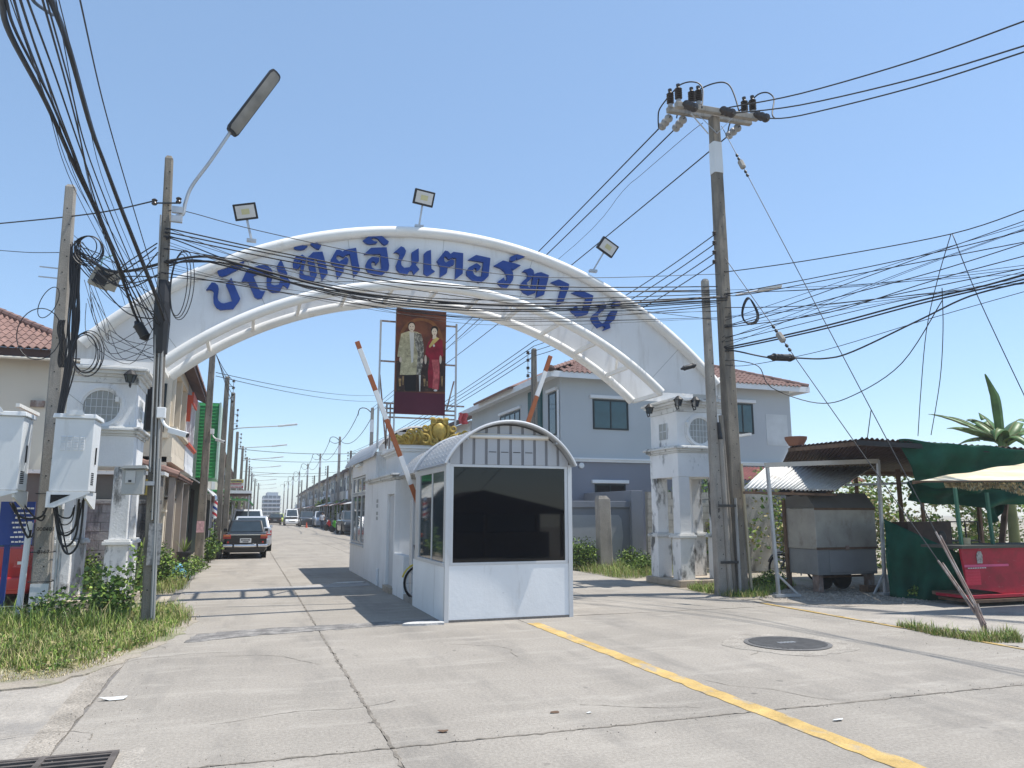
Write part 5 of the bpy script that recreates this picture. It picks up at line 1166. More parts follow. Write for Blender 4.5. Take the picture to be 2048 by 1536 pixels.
for k, (x, y) in enumerate(((9.49, 25.0),)):
    far_pole(x, y, 7.45, 'concrete pole with insulator rack before the grey house', ins=-1, grp=None)
for k, (px_, py_) in enumerate(((745, 815), (680, 873), (641, 907), (616, 927), (599, 943), (586.5, 952), (577, 962), (569, 968))):
    y = (10.0 - EYE) / max(1e-3, (AY(px_, py_, 1).z - EYE)); p = AY(px_, py_, y)
    far_pole(p.x, y, 10.0, f'tall right side street pole with white band, {ORD[k]} nearest', white=True, brk=True, w=.36, grp='tall poles along the right side of the street')
prevp = None
for (px_, py_) in ((745, 815), (680, 873), (641, 907), (616, 927), (599, 943), (586.5, 952), (577, 962)):
    y = (10.0 - EYE) / (AY(px_, py_, 1).z - EYE); p = AY(px_, py_, y) + Vector((-1.1, 0, -.5))
    if prevp is not None:
        for dx in (0, 1.2): cable(sag(prevp + Vector((dx, 0, 0)), p + Vector((dx, 0, 0)), 1.1, 8), .03, 'sagging wire strung between the far right side poles', 'wires between the far right poles', n=4)
    prevp = p
for k, (px_, py_) in enumerate(((702, 901), (656, 931), (629, 951), (604, 960))):
    y = (7.0 - EYE) / (AY(px_, py_, 1).z - EYE); p = AY(px_, py_, y)
    far_pole(p.x, y, 7.0, f'short right side street pole with insulator rack, {ORD[k]} nearest', ins=-1, grp='short poles along the right side of the street')
for z, y in ((6.3, 60), (6.6, 75), (6.2, 90), (6.5, 105)):
    cable(sag((-.7 + bendx(y), y, z), (10 + bendx(y), y + 2, z + .2), .25, 8), .02, 'wire crossing high over the far street', 'wires crossing the far street', n=4)
cable(sag(AY(432, 745, 26), AY(760, 790, 61), .3, 8), .012, 'thin wire from left pole across to the billboard', 'thin wires left of the billboard')
cable(sag(AY(432, 752, 26), AY(760, 802, 61), .3, 8), .012, 'thin wire from left pole across to the billboard', 'thin wires left of the billboard')
for k in range(4): cable(sag(AY(428 + 3 * k, 700 + 6 * k, 26.1), (-.76, 32 - .05, 6.82 - .28 * k), .12, 8), .012, 'cable strung between the first two left side poles', 'cables between the left side poles')
# ================================================================== BUILDINGS
def tile_mesh(w, l, waves=2, amp=.03):
    mb = MB(); n = waves * 6
    for i in range(n + 1):
        u = i / n; z = amp * math.cos(2 * math.pi * waves * u)
        mb.v += [(w * u - w / 2, 0, z), (w * u - w / 2, l, z * .9 - .0), (w * u - w / 2, 0, z - .022)]
    for i in range(n):
        a, b = 3 * i, 3 * i + 3
        mb.f += [(a, b, b + 1, a + 1), (a, a + 2, b + 2, b)]; mb.mi += [0, 0]
    me = bpy.data.meshes.new('roof_tile'); me.from_pydata(mb.v, [], mb.f); me.materials.append(M_tile)
    me.polygons.foreach_set('use_smooth', [True] * len(me.polygons)); me.set_sharp_from_angle(angle=R(50))
    return me
def inside(p, poly):
    x, y = p; c = False; n = len(poly)
    for i in range(n):
        x1, y1 = poly[i]; x2, y2 = poly[(i + 1) % n]
        if (y1 > y) != (y2 > y) and x < (x2 - x1) * (y - y1) / (y2 - y1) + x1: c = not c
    return c
def tile_slope(parent, eave0, eave1, up, poly, tw=.33, tl=.36, mesh=None, maxn=300):
    """tiles over a slope: eave0->eave1 is the eave, up the vector up the slope; poly in (u,v) metres keeps tiles inside"""
    e0, e1, up = Vector(eave0), Vector(eave1), Vector(up); u = (e1 - e0).normalized(); v = up.normalized(); nrm = u.cross(v)
    if nrm.z < 0: nrm = -nrm
    m = mesh or tile_mesh(tw, tl * 1.18); cnt = 0
    for j in range(int(up.length / tl) + 1):
        for i in range(int((e1 - e0).length / tw) + 1):
            uu, vv = (i + .5) * tw, (j + .3) * tl
            if not inside((uu, vv), poly) or cnt >= maxn: continue
            p = e0 + u * uu + v * (j * tl) + nrm * .03
            vt = (v + nrm * -.045).normalized(); nt = u.cross(vt); nt = nt if nt.z > 0 else -nt
            mat_ = Matrix((u if (u.cross(vt)).z > 0 else -u, vt, nt)).transposed()
            o = inst(m, 'roof_tile', parent, p, mat_.to_euler()); cnt += 1
    return cnt
def ridge(parent, a, b, r=.09, name='ridge_cap'):
    a, b = Vector(a), Vector(b); L_ = (b - a).length; n = max(1, int(L_ / .36))
    for k in range(n):
        mb = MB(); mb.tube([a.lerp(b, k / n), a.lerp(b, (k + 1.08) / n)], [r * 1.05, r * .88], 8); mb.build(name, M_tile, parent, smooth=True)
def window(parent, face, c, w, h, cols=2, rows=1, m_fr=None, m_gl=None, fr=.05, out=.03, name='window', lintel=None, sill=None):
    """framed window on an axis aligned wall; face is '-y','+x','-x'; c centre on the wall plane"""
    cx, cy, cz = c
    def bx(mb, a0, a1, d0, d1, z0, z1):
        if face == '-y': mb.box(cx + a0, cx + a1, cy - d1, cy - d0, cz + z0, cz + z1)
        elif face == '-x': mb.box(cx - d1, cx - d0, cy + a0, cy + a1, cz + z0, cz + z1)
        else: mb.box(cx + d0, cx + d1, cy + a0, cy + a1, cz + z0, cz + z1)
    mb = MB(); W, H_ = w / 2, h / 2
    bx(mb, -W, W, -.01, out, -H_, -H_ + fr); bx(mb, -W, W, -.01, out, H_ - fr, H_); bx(mb, -W, -W + fr, -.01, out, -H_ + fr, H_ - fr); bx(mb, W - fr, W, -.01, out, -H_ + fr, H_ - fr)
    for k in range(1, cols): x = -W + w * k / cols; bx(mb, x - fr * .4, x + fr * .4, -.01, out * .9, -H_ + fr, H_ - fr)
    for k in range(1, rows): z = -H_ + h * k / rows; bx(mb, -W + fr, W - fr, -.01, out * .8, z - fr * .3, z + fr * .3)
    o = mb.build(name, m_fr or M_frame, parent)
    for k in range(cols):
        mb = MB(); bx(mb, -W + fr + (w - 2 * fr) * k / cols + (.004 if k else 0), -W + fr + (w - 2 * fr) * (k + 1) / cols - .004, .002, .010, -H_ + fr, H_ - fr); mb.build('pane', m_gl or M_glass, o)
    if lintel: mb = MB(); bx(mb, -W - .12, W + .12, -.01, .09, H_ + .03, H_ + .15); mb.build('lintel', M_whitetrim, o, bevel=.01)
    if sill: mb = MB(); bx(mb, -W - .08, W + .08, -.01, .07, -H_ - .08, -H_ - .005); mb.build('sill', M_whitetrim, o, bevel=.01)
    return o
TILE = tile_mesh(.33, .43)
# --- hip roofed house at far left
hh = thing('hip_roof_house', 'cream walled house with brown hip tile roof at the left edge', 'house', (-7.5, 23.5, 0))
mb = MB(); mb.box(-12.5, -4.1, 20.3, 27.5, 0, 5.25); mb.build('wall', M_cream, hh)
mb = MB(); mb.box(-12.9, -3.72, 19.92, 27.8, 5.25, 5.30); mb.box(-12.9, -3.72, 19.9, 19.919, 5.12, 5.36); mb.box(-3.719, -3.70, 19.9, 27.8, 5.12, 5.36); mb.build('fascia', M_tilesh, hh)
mb = MB(); mb.tube([(-12.5, 19.86, 5.10), (-3.70, 19.86, 5.13)], .035, 8); mb.build('gutter_pipe', M_cream, hh)
EZ = 5.36; r0, r1 = (-7.45, 23.75, 7.30), (-12.5, 23.75, 7.30)
mb = MB(); mb.add([(-12.9, 19.88, EZ), (-3.65, 19.88, EZ), r0, r1], [(0, 1, 2, 3)]); mb.add([(-3.65, 19.88, EZ), (-3.65, 27.8, EZ), r0], [(0, 1, 2)]); rb_ = mb.build('roof', M_tilesh, hh, recalc=False)
L_up = Vector((0, 3.87, 1.94)); Ls = L_up.length
tile_slope(rb_, (-7.6, 19.83, EZ + .0), (-3.62, 19.83, EZ), L_up, [(0, -.1), (3.98, -.1), (.15, Ls), (0, Ls)], mesh=TILE)
ridge(rb_, (-3.66, 19.87, EZ + .06), (-7.45, 23.75, 7.38))
window(hh, '-y', (-7.2, 20.3, 3.6), 1.2, 1.3, 2)
mb = MB(); mb.box(-4.9, -4.62, 20.22, 20.298, 4.05, 4.2); mb.build('vent', M_rust, hh)
# black stained garden wall of blocks behind the left pillar
def block_wall(name, lab, x0, x1, y, h, m, bw=.40, bh=.20, t=.12, cope=True, ragged=0.0, seed=3, z0=0.0):
    r = random.Random(seed)
    w = thing(name, lab, 'wall', ((x0 + x1) / 2, y, 0))
    mb = MB(); mb.box(x0 + .005, x1 - .005, y + .012, y + t, z0, h - .01); mb.build('core', M_mortar, w)
    me = bpy.data.meshes.new('block'); b = MB(); g = .006; b.box(g, bw - g, 0, .06, g, bh - g); me.from_pydata(b.v, [], b.f); me.materials.append(m)
    mh_ = bpy.data.meshes.new('block'); b = MB(); b.box(g, bw / 2 - g, 0, .06, g, bh - g); mh_.from_pydata(b.v, [], b.f); mh_.materials.append(m)
    n = 0; rows = int(h / bh)
    for j in range(rows):
        x = x0
        if j % 2: inst(mh_, 'block', w, (x, y, z0 + j * bh)); x += bw / 2
        while x + bw <= x1 + .01 and n < 298:
            if not (ragged and j >= rows - 2 and r.random() < ragged): inst(me, 'block', w, (x, y - abs(r.gauss(0, .004)), z0 + j * bh)); n += 1
            x += bw
        if x + bw / 2 <= x1 + .01: inst(mh_, 'block', w, (x, y, z0 + j * bh))
    if cope: mb = MB(); mb.box(x0 - .03, x1 + .03, y - .05, y + t + .04, h, h + .09); mb.build('coping', m, w, bevel=.01)
    return w
block_wall('garden_wall', 'black stained concrete block wall behind the left gate pillar', -3.4, -1.85, 18.9, 1.80, M_fencedark)
lo = thing('guard_shelter', 'dim shelter with a yellow framed window above the black stained wall', 'shelter', (-3.0, 19.4, 0))
mb = MB(); mb.box(-4.6, -1.9, 19.12, 19.9, 0, 2.45); mb.build('wall', mat('brown_panel', (.16, .145, .125), .8, var=.1), lo)
window(lo, '-y', (-2.45, 19.12, 2.18), .62, .36, 1, m_fr=mat('yellow_frame', (.50, .36, .08), .6), m_gl=M_glass, fr=.04)
mb = MB(); mb.box(-4.7, -1.8, 18.98, 19.95, 2.451, 2.53); mb.build('roof_slab', M_cornice, lo)
# --- cream row house with balcony (first of the left row), white one with red trim, green clad one
def left_unit(y0, y1, wallm, trim, lab, name='row_house'):
    t = thing(name, lab, 'row house', (-3.5, (y0 + y1) / 2, 0)); X = -2.05
    mb = MB(); mb.box(-8, X - .9, y0 + .02, y1 - .02, 0, 5.70); mb.box(X - .89, X, y0 + .02, y0 + .20, 0, 5.70); mb.box(X - .89, X, y1 - .2, y1 - .02, 0, 5.70); mb.build('wall', wallm, t)
    mb = MB(); mb.box(X - .88, X + .12, y0 + .02, y1 - .02, 2.92, 3.06); mb.box(X - .02, X + .10, y0 + .021, y1 - .021, 3.061, 3.78); pb = mb.build('balcony', wallm, t)
    mb = MB(); mb.box(X - .06, X + .19, y0 + .0, y1 - .0, 3.781, 3.86); mb.box(X - .04, X + .15, y0 + .01, y1 - .01, 3.74, 3.78); mb.build('balcony_cap', trim, pb)
    for k in range(9): mb = MB(); yy = y0 + .4 + k * (y1 - y0 - .8) / 8; mb.box(X + .101, X + .106, yy - .05, yy + .05, 3.20, 3.66); mb.build('slot', M_cream2 if wallm == M_cream2 else M_whitetrim, pb)
    for yy in (y0 + .25, (y0 + y1) / 2, y1 - .25):
        mb = MB(); mb.box(X - .10, X + .08, yy - .09, yy + .09, 3.861, 5.40); mb.build('column', wallm, t)
    mb = MB(); mb.box(X - .11, X + .09, y0 + .02, y1 - .02, 5.401, 5.699); mb.build('lintel', wallm, t)
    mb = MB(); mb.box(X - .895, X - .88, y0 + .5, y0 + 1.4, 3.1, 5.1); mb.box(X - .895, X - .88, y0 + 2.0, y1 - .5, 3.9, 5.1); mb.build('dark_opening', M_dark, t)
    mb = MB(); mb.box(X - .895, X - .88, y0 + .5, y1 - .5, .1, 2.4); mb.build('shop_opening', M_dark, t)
    # roof: thin slab pitched towards the street with tile rows
    mb = MB(); mb.add([(X + .45, y0 - .12, 5.62), (X + .45, y1 + .12, 5.62), (X - 1.5, y1 + .12, 6.52), (X - 1.5, y0 - .12, 6.52), (X + .45, y0 - .12, 5.74), (X + .45, y1 + .12, 5.74), (X - 1.5, y1 + .12, 6.64), (X - 1.5, y0 - .12, 6.64)], [(0, 1, 2, 3), (4, 7, 6, 5), (0, 4, 5, 1), (1, 5, 6, 2), (2, 6, 7, 3), (3, 7, 4, 0)]); ro = mb.build('roof', M_tilesh, t)
    n = int((y1 - y0 + .24) / .33)
    for k in range(n): inst(TILE, 'roof_tile', ro, (X + .50, y0 - .12 + (k + .5) * .33, 5.78), Matrix((Vector((0, 1, 0)), Vector((-.908, 0, .418)), Vector((.418, 0, .908)))).transposed().to_euler())
    return t
ua = left_unit(21.8, 26.2, M_cream2, M_cream2, 'cream row house with balcony just beyond the left pillar')
window(ua, '-y', (-2.42, 21.82, 4.35), .50, 1.3, 1, m_gl=M_dark); mb = MB(); mb.box(-2.80, -2.05, 21.74, 21.818, 3.55, 3.66); mb.build('sill', M_cream2, ua)
ub = left_unit(26.3, 30.3, M_whitetrim, M_orange, 'white row house with orange red balcony trim')
mb = MB(); mb.box(-2.2, -1.86, 26.24, 26.30, 4.5, 5.35); mb.box(-1.859, -1.80, 26.24, 28.2, 5.1, 5.45); mb.build('orange_frame', M_orange, ub)
# porch of the cream house: lean-to tile roof, posts, gate pier
po = thing('porch', 'brown tiled porch roof on grey posts before the cream house', 'porch', (-1.9, 24, 0))
mb = MB(); mb.add([(-1.72, 21.7, 2.50), (-1.72, 27.0, 2.50), (-2.9, 27.0, 2.88), (-2.9, 21.7, 2.88), (-1.72, 21.7, 2.55), (-1.72, 27.0, 2.55), (-2.9, 27.0, 2.93), (-2.9, 21.7, 2.93)], [(0, 1, 2, 3), (4, 7, 6, 5), (0, 4, 5, 1), (1, 5, 6, 2), (2, 6, 7, 3), (3, 7, 4, 0)]); pr_ = mb.build('roof', M_tilesh, po)
mm = Matrix((Vector((0, 1, 0)), Vector((-.952, 0, .306)), Vector((.306, 0, .952)))).transposed().to_euler()
for k in range(16):
    for j in range(3): inst(TILE, 'roof_tile', pr_, (-1.70 - j * .36, 21.7 + (k + .5) * .33, 2.595 + j * .1155), mm)
ridge(pr_, (-2.9, 21.7, 2.98), (-1.75, 21.7, 2.60), .11)
for yy in (21.85, 24.4, 26.9): mb = MB(); mb.box(-1.95, -1.79, yy - .08, yy + .08, 0, 2.52); mb.build('post', mat('post_brown_grey', (.30, .26, .23), .8), po)
mb = MB(); mb.box(-2.6, -1.97, 21.9, 26.9, 2.02, 2.05); mb.build('soffit', M_cream, po)
gp = thing('gate_pier', 'cream gate pier with stone cladding before the cream house', 'gate pier', (-2.0, 21.0, 0))
mb = MB(); mb.box(-2.15, -1.92, 20.8, 21.1, 0, 1.62); mb.build('pier', M_cream2, gp); mb = MB(); mb.box(-2.50, -2.151, 20.85, 21.05, 0, 1.60); mb.build('stone_panel', mat('stone_clad', (.20, .18, .15), .9, var=.4, vscale=9, bump=.8, bscale=14, stain=((.07, .06, .05), .5, .6, (7, 7, 7), .7)), gp); mb = MB(); mb.box(-2.55, -1.88, 20.77, 21.13, 1.621, 1.68); mb.build('cap', M_cream2, gp)
for k in range(4): mb = MB(); mb.box(-2.06 + (k % 2) * .06, -2.03 + (k % 2) * .06, 20.794, 20.799, .95 + .28 * (k // 2), 1.03 + .28 * (k // 2)); mb.build('slot', M_rust, gp)
yw = thing('yard_wall', 'cream yard wall with pierced vent blocks and door by the porch', 'wall', (-1.95, 23.4, 0))
mb = MB(); mb.box(-2.2, -1.98, 22.0, 26.1, 0, 1.95); mb.build('wall', M_cream2, yw); mb = MB(); mb.box(-1.975, -1.965, 23.2, 24.1, .05, 1.5); mb.build('door', mat('beige_door', (.46, .39, .30), .7), yw)
for k in range(6): mb = MB(); mb.box(-1.977, -1.968, 22.2 + k * .3, 22.42 + k * .3, 1.62, 1.85); mb.build('vent_block', M_wood, yw)
# green clad building: slats on the projecting box
gb = thing('green_clad_house', 'row house with bright green ribbed metal cladding box upstairs', 'row house', (-3, 34, 0))
mb = MB(); mb.box(-8, -2.0, 30.4, 38, 0, 5.9); mb.build('wall', mat('green_house_wall', (.10, .13, .11), .85), gb)
mb = MB(); mb.box(-2.75, -1.27, 33.05, 37, 3.0, 6.05); cb = mb.build('box', M_greenclad, gb)
for k in range(22): mb = MB(); z = 3.02 + k * .137; mb.prism_yz([(33.048, z), (33.02, z + .01), (33.048, z + .125)], -2.75, -1.30); mb.build('slat', M_greenclad, cb)
mb = MB(); mb.box(-1.268, -1.20, 33.0, 37, 2.98, 6.07); mb.build('edge_trim', mat('pale_green', (.45, .58, .50), .6), cb)
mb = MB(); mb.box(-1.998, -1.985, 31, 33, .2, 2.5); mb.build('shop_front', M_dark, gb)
aw = thing('awning', 'long dark shop awning with scalloped grey edge under the green box', 'awning', (-1.6, 33, 2.4))
mb = MB(); mb.grid(lambda u, v: (-2.4 + 1.25 * u, 29.5 + 9 * v, 2.95 - .75 * u * u), 6, 8); mb.build('sheet', M_tin, aw, solid=.03)
mb = MB(); mb.box(-1.20, -1.12, 29.5, 38.5, 1.98, 2.2); mb.build('valance', M_tilesh, aw)
for yy in (29.7, 34, 38.3): mb = MB(); mb.box(-1.22, -1.15, yy - .04, yy + .04, 0, 2.0); mb.build('post', M_greydark, aw)
cctv(-1.17, 26.05, 4.1, 'white security camera on the pole before the green building')
# shop sign with Thai-like rows, barber pole
sg = thing('shop_sign', 'small projecting shop sign in yellow white and red over the awning', 'sign', (-.55, 43.5, 3.0))
a, b = AY(456, 958, 43.5), AY(487, 977, 43.5)
mb = MB(); mb.box(a.x, b.x, 43.5, 43.58, b.z, a.z); s_ = mb.build('panel', M_signw, sg); h_ = a.z - b.z
mb = MB(); mb.box(a.x + .03, b.x - .03, 43.492, 43.499, b.z + h_ * .62, a.z - .03); mb.build('yellow_band', M_signy, s_)
mb = MB(); mb.box(a.x + .03, b.x - .03, 43.492, 43.499, b.z + .02, b.z + h_ * .27); mb.build('red_band', M_signr, s_)
for z, m, sd in ((b.z + h_ * .72, M_blueedge, 1), (b.z + h_ * .42, M_signr, 2), (b.z + h_ * .10, M_signw, 3)):
    mb = MB(); x = a.x + .06
    while x < b.x - .1: w = rnd.uniform(.03, .06); mb.box(x, x + w, 43.484, 43.490, z, z + h_ * .13); x += w + .02
    mb.build('text_line', m, s_)
mb = MB(); mb.beam((a.x, 43.55, a.z - .1), (-1.4, 43.55, a.z - .1), .04); mb.build('arm', M_galv, sg)
bp = thing('barber_pole', 'striped red white and blue barber pole outside the left shops', 'barber pole', AY(427, 1040, 33))
c = AY(427, 1035, 30.5); r_ = .11; n = 16
mb = MB(); zz0, zz1 = AY(427, 1036, 30.5).z, AY(427, 1001, 30.5).z
for k in range(24):
    for i in range(n):
        t0, t1 = 2 * math.pi * i / n, 2 * math.pi * (i + 1) / n
        def q(t, f): return (c.x + r_ * math.cos(t), 30.5 + r_ * math.sin(t), zz0 + (zz1 - zz0) * f)
        mb.add([q(t0, k / 24), q(t1, k / 24), q(t1, (k + 1) / 24), q(t0, (k + 1) / 24)], [(0, 1, 2, 3)], ((i + k) // 4) % 4 % 4)
mb.build('stripes', [M_signr, M_signw, M_blueedge, M_signw], bp)
mb = MB(); mb.lathe([(.02, .2), (.09, .16), (.12, .05), (.12, 0)], (c.x, 30.5, zz1), 14); mb.build('cap', M_chrome, bp); mb = MB(); mb.lathe([(.12, 0), (.12, -.05), (.06, -.12), (.03, -.14)], (c.x, 30.5, zz0), 14); mb.build('cap', M_chrome, bp)
mb = MB(); mb.tube([(c.x, 30.5, 0), (c.x, 30.5, zz0 - .1)], .035, 8); mb.build('stand', M_galv, bp)
# --- further left houses, awnings and carports
ga = thing('carport', 'rounded green sheet carport roof before the far left shops', 'carport', (.1, 50, 0))
a_, b_ = AY(463, 1000, 47).x, AY(507, 1000, 47).x; zt = AY(480, 999, 47).z
mb = MB(); mb.grid(lambda u, v: (a_ + (b_ - a_) * u, 46 + 6 * v, zt - .35 * max(0, u - .6) ** 2 * 6), 12, 2); mb.build('sheet', M_greenclad, ga, solid=.05)
for x, y in ((b_ - .1, 46.2), (b_ - .1, 51.8), (a_ + .1, 46.2), (a_ + .1, 51.8)): mb = MB(); mb.beam((x, y, 0), (x, y, zt - .3), .07); mb.build('post', M_galv, ga)
wa = thing('flat_awning', 'white edged flat awning below the projecting shop sign', 'awning', (-.6, 40, 0))
a_, b_ = AY(450, 985, 40).x, AY(503, 987, 40).x; zt = AY(480, 985, 40).z
mb = MB(); mb.box(a_, b_, 39.8, 44, zt - .12, zt); mb.build('sheet', M_tilesh, wa); mb = MB(); mb.box(a_, b_ + .02, 39.74, 39.799, zt - .05, zt + .09); mb.build('edge', M_whitetrim, wa)
for x, y in ((b_ - .1, 40), (b_ - .1, 43.8)): mb = MB(); mb.beam((x, y, 0), (x, y, zt - .12), .06); mb.build('post', M_galv, wa)

def far_left(y0, y1, k):
    t = thing('row_house', f'left side row house, {ORD[k - 1] if k <= 16 else str(k) + "th"} one beyond the green clad house', 'row house', (-3.5, (y0 + y1) / 2, 0), 'far houses on the left side'); b_ = bendx((y0 + y1) / 2); X = -2.0 + b_
    m = (M_cream, M_whitetrim, M_fence, M_greyhouse)[k % 4]
    mb = MB(); mb.box(X - 6, X, y0 + .02, y1 - .02, 0, 5.6); mb.build('wall', m, t)
    mb = MB(); mb.add([(X + .5, y0, 5.5), (X + .5, y1, 5.5), (X - 3, y1, 7.1), (X - 3, y0, 7.1)], [(0, 1, 2, 3)]); mb.build('roof', M_tile, t, solid=.12)
    for yy in (y0 + 1.2, y1 - 1.2): window(t, '+x', (X, yy, 4.3), 1.2, 1.2, 2, fr=.08)
    mb = MB(); mb.box(X, X + 1.0, y0 + .2, y1 - .2, 2.6, 2.68); mb.build('canopy', (M_tilesh, M_greenclad, M_tin)[k % 3], t)
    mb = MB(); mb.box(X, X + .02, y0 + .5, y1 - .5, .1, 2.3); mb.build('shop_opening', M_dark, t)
for k in range(34): far_left(38.2 + 5 * k, 43.1 + 5 * k, k + 1)
# --- right row houses
def right_unit(y0, y1, k):
    b_ = bendx((y0 + y1) / 2); X = 10.45 + b_ + (.2 if k % 2 else 0)
    t = thing('row_house', f'right side row house, {ORD[k - 1] if k <= 16 else str(k) + "th"} one beyond the grey house', 'row house', (X + 3, (y0 + y1) / 2, 0), 'row houses on the right side')
    m = (M_cream, M_whitetrim, M_fence, M_cream2, M_greyhouse)[k % 5]
    mb = MB(); mb.box(X, X + 8, y0 + .02, y1 - .02, 0, 6.3); mb.build('wall', m, t)
    mb = MB(); mb.add([(X - .55, y0 - .1, 6.25), (X - .55, y1 + .1, 6.25), (X + 4, y1 + .1, 8.2), (X + 4, y0 - .1, 8.2)], [(0, 1, 2, 3)]); mb.build('roof', M_tile, t, solid=.14)
    mb = MB(); mb.box(X - .62, X - .56, y0 - .1, y1 + .1, 6.08, 6.32); mb.build('fascia', M_tilesh, t)
    mb = MB(); mb.box(X - .9, X - .002, y0 + .3, y1 - .3, 3.0, 3.9); mb.build('balcony', M_whitetrim if k % 2 else m, t)
    window(t, '-x', (X, y0 + 1.3, 4.9), 1.4, 1.5, 2, fr=.07); window(t, '-x', (X, y1 - 1.2, 4.9), 1.2, 1.5, 2, fr=.07)
    mb = MB(); mb.add([(X - 2.6, y0 + .1, 2.35), (X - 2.6, y1 - .1, 2.35), (X - .91, y1 - .1, 2.9), (X - .91, y0 + .1, 2.9)], [(0, 1, 2, 3)]); mb.build('awning', (M_tin, M_tile, M_tilesh)[k % 3], t, solid=.06)
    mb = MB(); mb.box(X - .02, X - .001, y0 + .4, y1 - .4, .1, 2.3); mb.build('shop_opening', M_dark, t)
    for yy in (y0 + .3, y1 - .3): mb = MB(); mb.box(X - 2.55, X - 2.48, yy - .04, yy + .04, 0, 2.38); mb.build('awning_post', M_galv, t)
    if k % 3 == 0: mb = MB(); mb.lathe([(.02, 0), (.35, -.08), (.42, -.13), (.40, -.13)], (X - .95, (y0 + y1) / 2, 4.2), 14, 'x'); mb.build('satellite_dish', M_cardark, t)
    if k % 2 == 0: mb = MB(); mb.box(X - .35, X - .003, y1 - 2.6, y1 - 1.9, 4.2, 4.75); mb.build('air_conditioner', M_lampwhite, t)
for k in range(38): right_unit(37.3 + 5 * k, 42.2 + 5 * k, k + 1)
# --- far apartment block closing the street
ap = thing('apartment_block', 'pale grey apartment block closing the far end of the street', 'building', (4, 200, 0))
a, b = AY(527, 991, 190), AY(561, 991, 190)
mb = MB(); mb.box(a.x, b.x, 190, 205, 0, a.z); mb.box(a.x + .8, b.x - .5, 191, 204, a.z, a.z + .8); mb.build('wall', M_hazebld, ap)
nf = int(a.z / 1.3)
for f in range(1, 6):
    mb = MB(); z = a.z * f / 6; mb.box(a.x - .25, b.x + .25, 189.7, 189.99, z - .12, z + .15); mb.build('balcony', M_whitetrim, ap)
    for c in range(4): mb = MB(); x = a.x + (b.x - a.x) * (c + .3) / 4; mb.box(x, x + .7, 189.95, 189.999, z + .3, z + .95); mb.build('window', mat('far_glass', (.22, .25, .28), .5), ap)  # window grey is lifted: distance haze mixed into the colour
# ------------------------------------------------------------------ grey house on the right
gh = thing('grey_house', 'two storey grey house with brown tile roof right of the booth', 'house', (15.5, 29, 0))
HX0, HX1, HY0, HY1 = 10.5, 20.55, 25.0, 36.5
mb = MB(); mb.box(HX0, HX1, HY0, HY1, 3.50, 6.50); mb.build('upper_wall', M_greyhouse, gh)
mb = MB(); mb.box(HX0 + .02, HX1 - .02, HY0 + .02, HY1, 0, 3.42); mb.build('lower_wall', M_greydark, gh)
mb = MB(); mb.box(HX0 - .06, HX1 + .06, HY0 - .06, HY1, 3.421, 3.499); mb.box(HX0 - .10, HX1 + .1, HY0 - .10, HY1, 3.50, 3.56); mb.build('string_course', M_whitetrim, gh)
def upx(px_, py_): p = AY(px_, py_, HY0); return p
def fwin(px0, py0, px1, py1, cols, **k):
    a, b = upx(px0, py0), upx(px1, py1); return window(gh, '-y', ((a.x + b.x) / 2, HY0 if (a.z + b.z) / 2 > 3.5 else HY0 + .02, (a.z + b.z) / 2), abs(b.x - a.x), abs(a.z - b.z), cols, **k)
fwin(1185, 798, 1257, 861, 2, m_gl=M_glassteal, fr=.06, lintel=True)
fwin(1462, 806, 1508, 868, 2, m_gl=M_glassteal, fr=.06, lintel=True)
fwin(1190, 968, 1252, 1006, 2, m_gl=M_dark, fr=.05, lintel=True)
a, b = upx(1531, 828), upx(1577, 892)
mb = MB(); mb.box(a.x, b.x, HY0 - .012, HY0 + .01, b.z, a.z); mb.build('painted_light_patch', mat('light_patch_paint', (.56, .58, .58), .85), gh)  # paler quad: light falling on the wall, put into its colour
a = upx(1163, 931); mb = MB(); mb.lathe([(.10, .0), (.10, -.05), (.06, -.07)], (a.x, HY0 + .018, a.z), 14, 'y'); mb.build('wall_lamp', M_whitetrim, gh, smooth=True)
# street side windows and shutter
window(gh, '-x', (HX0, 30.6, 5.15), 2.6, 1.35, 4, fr=.07, lintel=True); window(gh, '-x', (HX0, 25.75, 5.2), .75, 1.6, 1, fr=.06, lintel=True)
mb = MB(); mb.box(HX0 - .07, HX0 - .002, 26.75, 28.2, 4.1, 6.35); sh = mb.build('shutter', mat('teal_shutter', (.03, .10, .10), .5), gh)
for k in range(22): mb = MB(); z = 4.14 + k * .098; mb.prism_yz([(26.8, z), (28.15, z), (28.15, z + .05), (26.8, z + .05)], HX0 - .09, HX0 - .072); mb.build('slat', MATS['teal_shutter'], sh)
mb = MB(); mb.tube([(HX0 - .05, HY0 + .1, 3.6), (HX0 - .05, HY0 + .1, 6.0)], .04, 8); mb.build('downpipe', M_whitetrim, gh)
# eaves and hip roof
EX0, EX1, EY0, EY1, EZ2 = 9.95, 21.15, 24.55, 37.0, 6.56
mb = MB(); mb.box(EX0, EX1, EY0, EY1, 6.501, 6.54); mb.box(EX0 - .02, EX1 + .02, EY0 - .03, EY0 - .001, 6.38, 6.60); mb.box(EX0 - .03, EX0 - .001, EY0, EY1, 6.38, 6.60); mb.box(EX1 + .001, EX1 + .03, EY0, EY1, 6.38, 6.60); mb.build('eaves', M_whitetrim, gh)
ra, rb2 = Vector((14.6, 29.2, 8.55)), Vector((16.5, 29.2, 8.55))
mb = MB(); mb.add([(EX0, EY0, EZ2), (EX1, EY0, EZ2), tuple(rb2), tuple(ra)], [(0, 1, 2, 3)]); mb.add([(EX0, EY1, EZ2), (EX0, EY0, EZ2), tuple(ra), (14.6, 33, 8.55)], [(0, 1, 2, 3)]); mb.add([(EX1, EY0, EZ2), (EX1, EY1, EZ2), tuple(rb2)], [(0, 1, 2)])
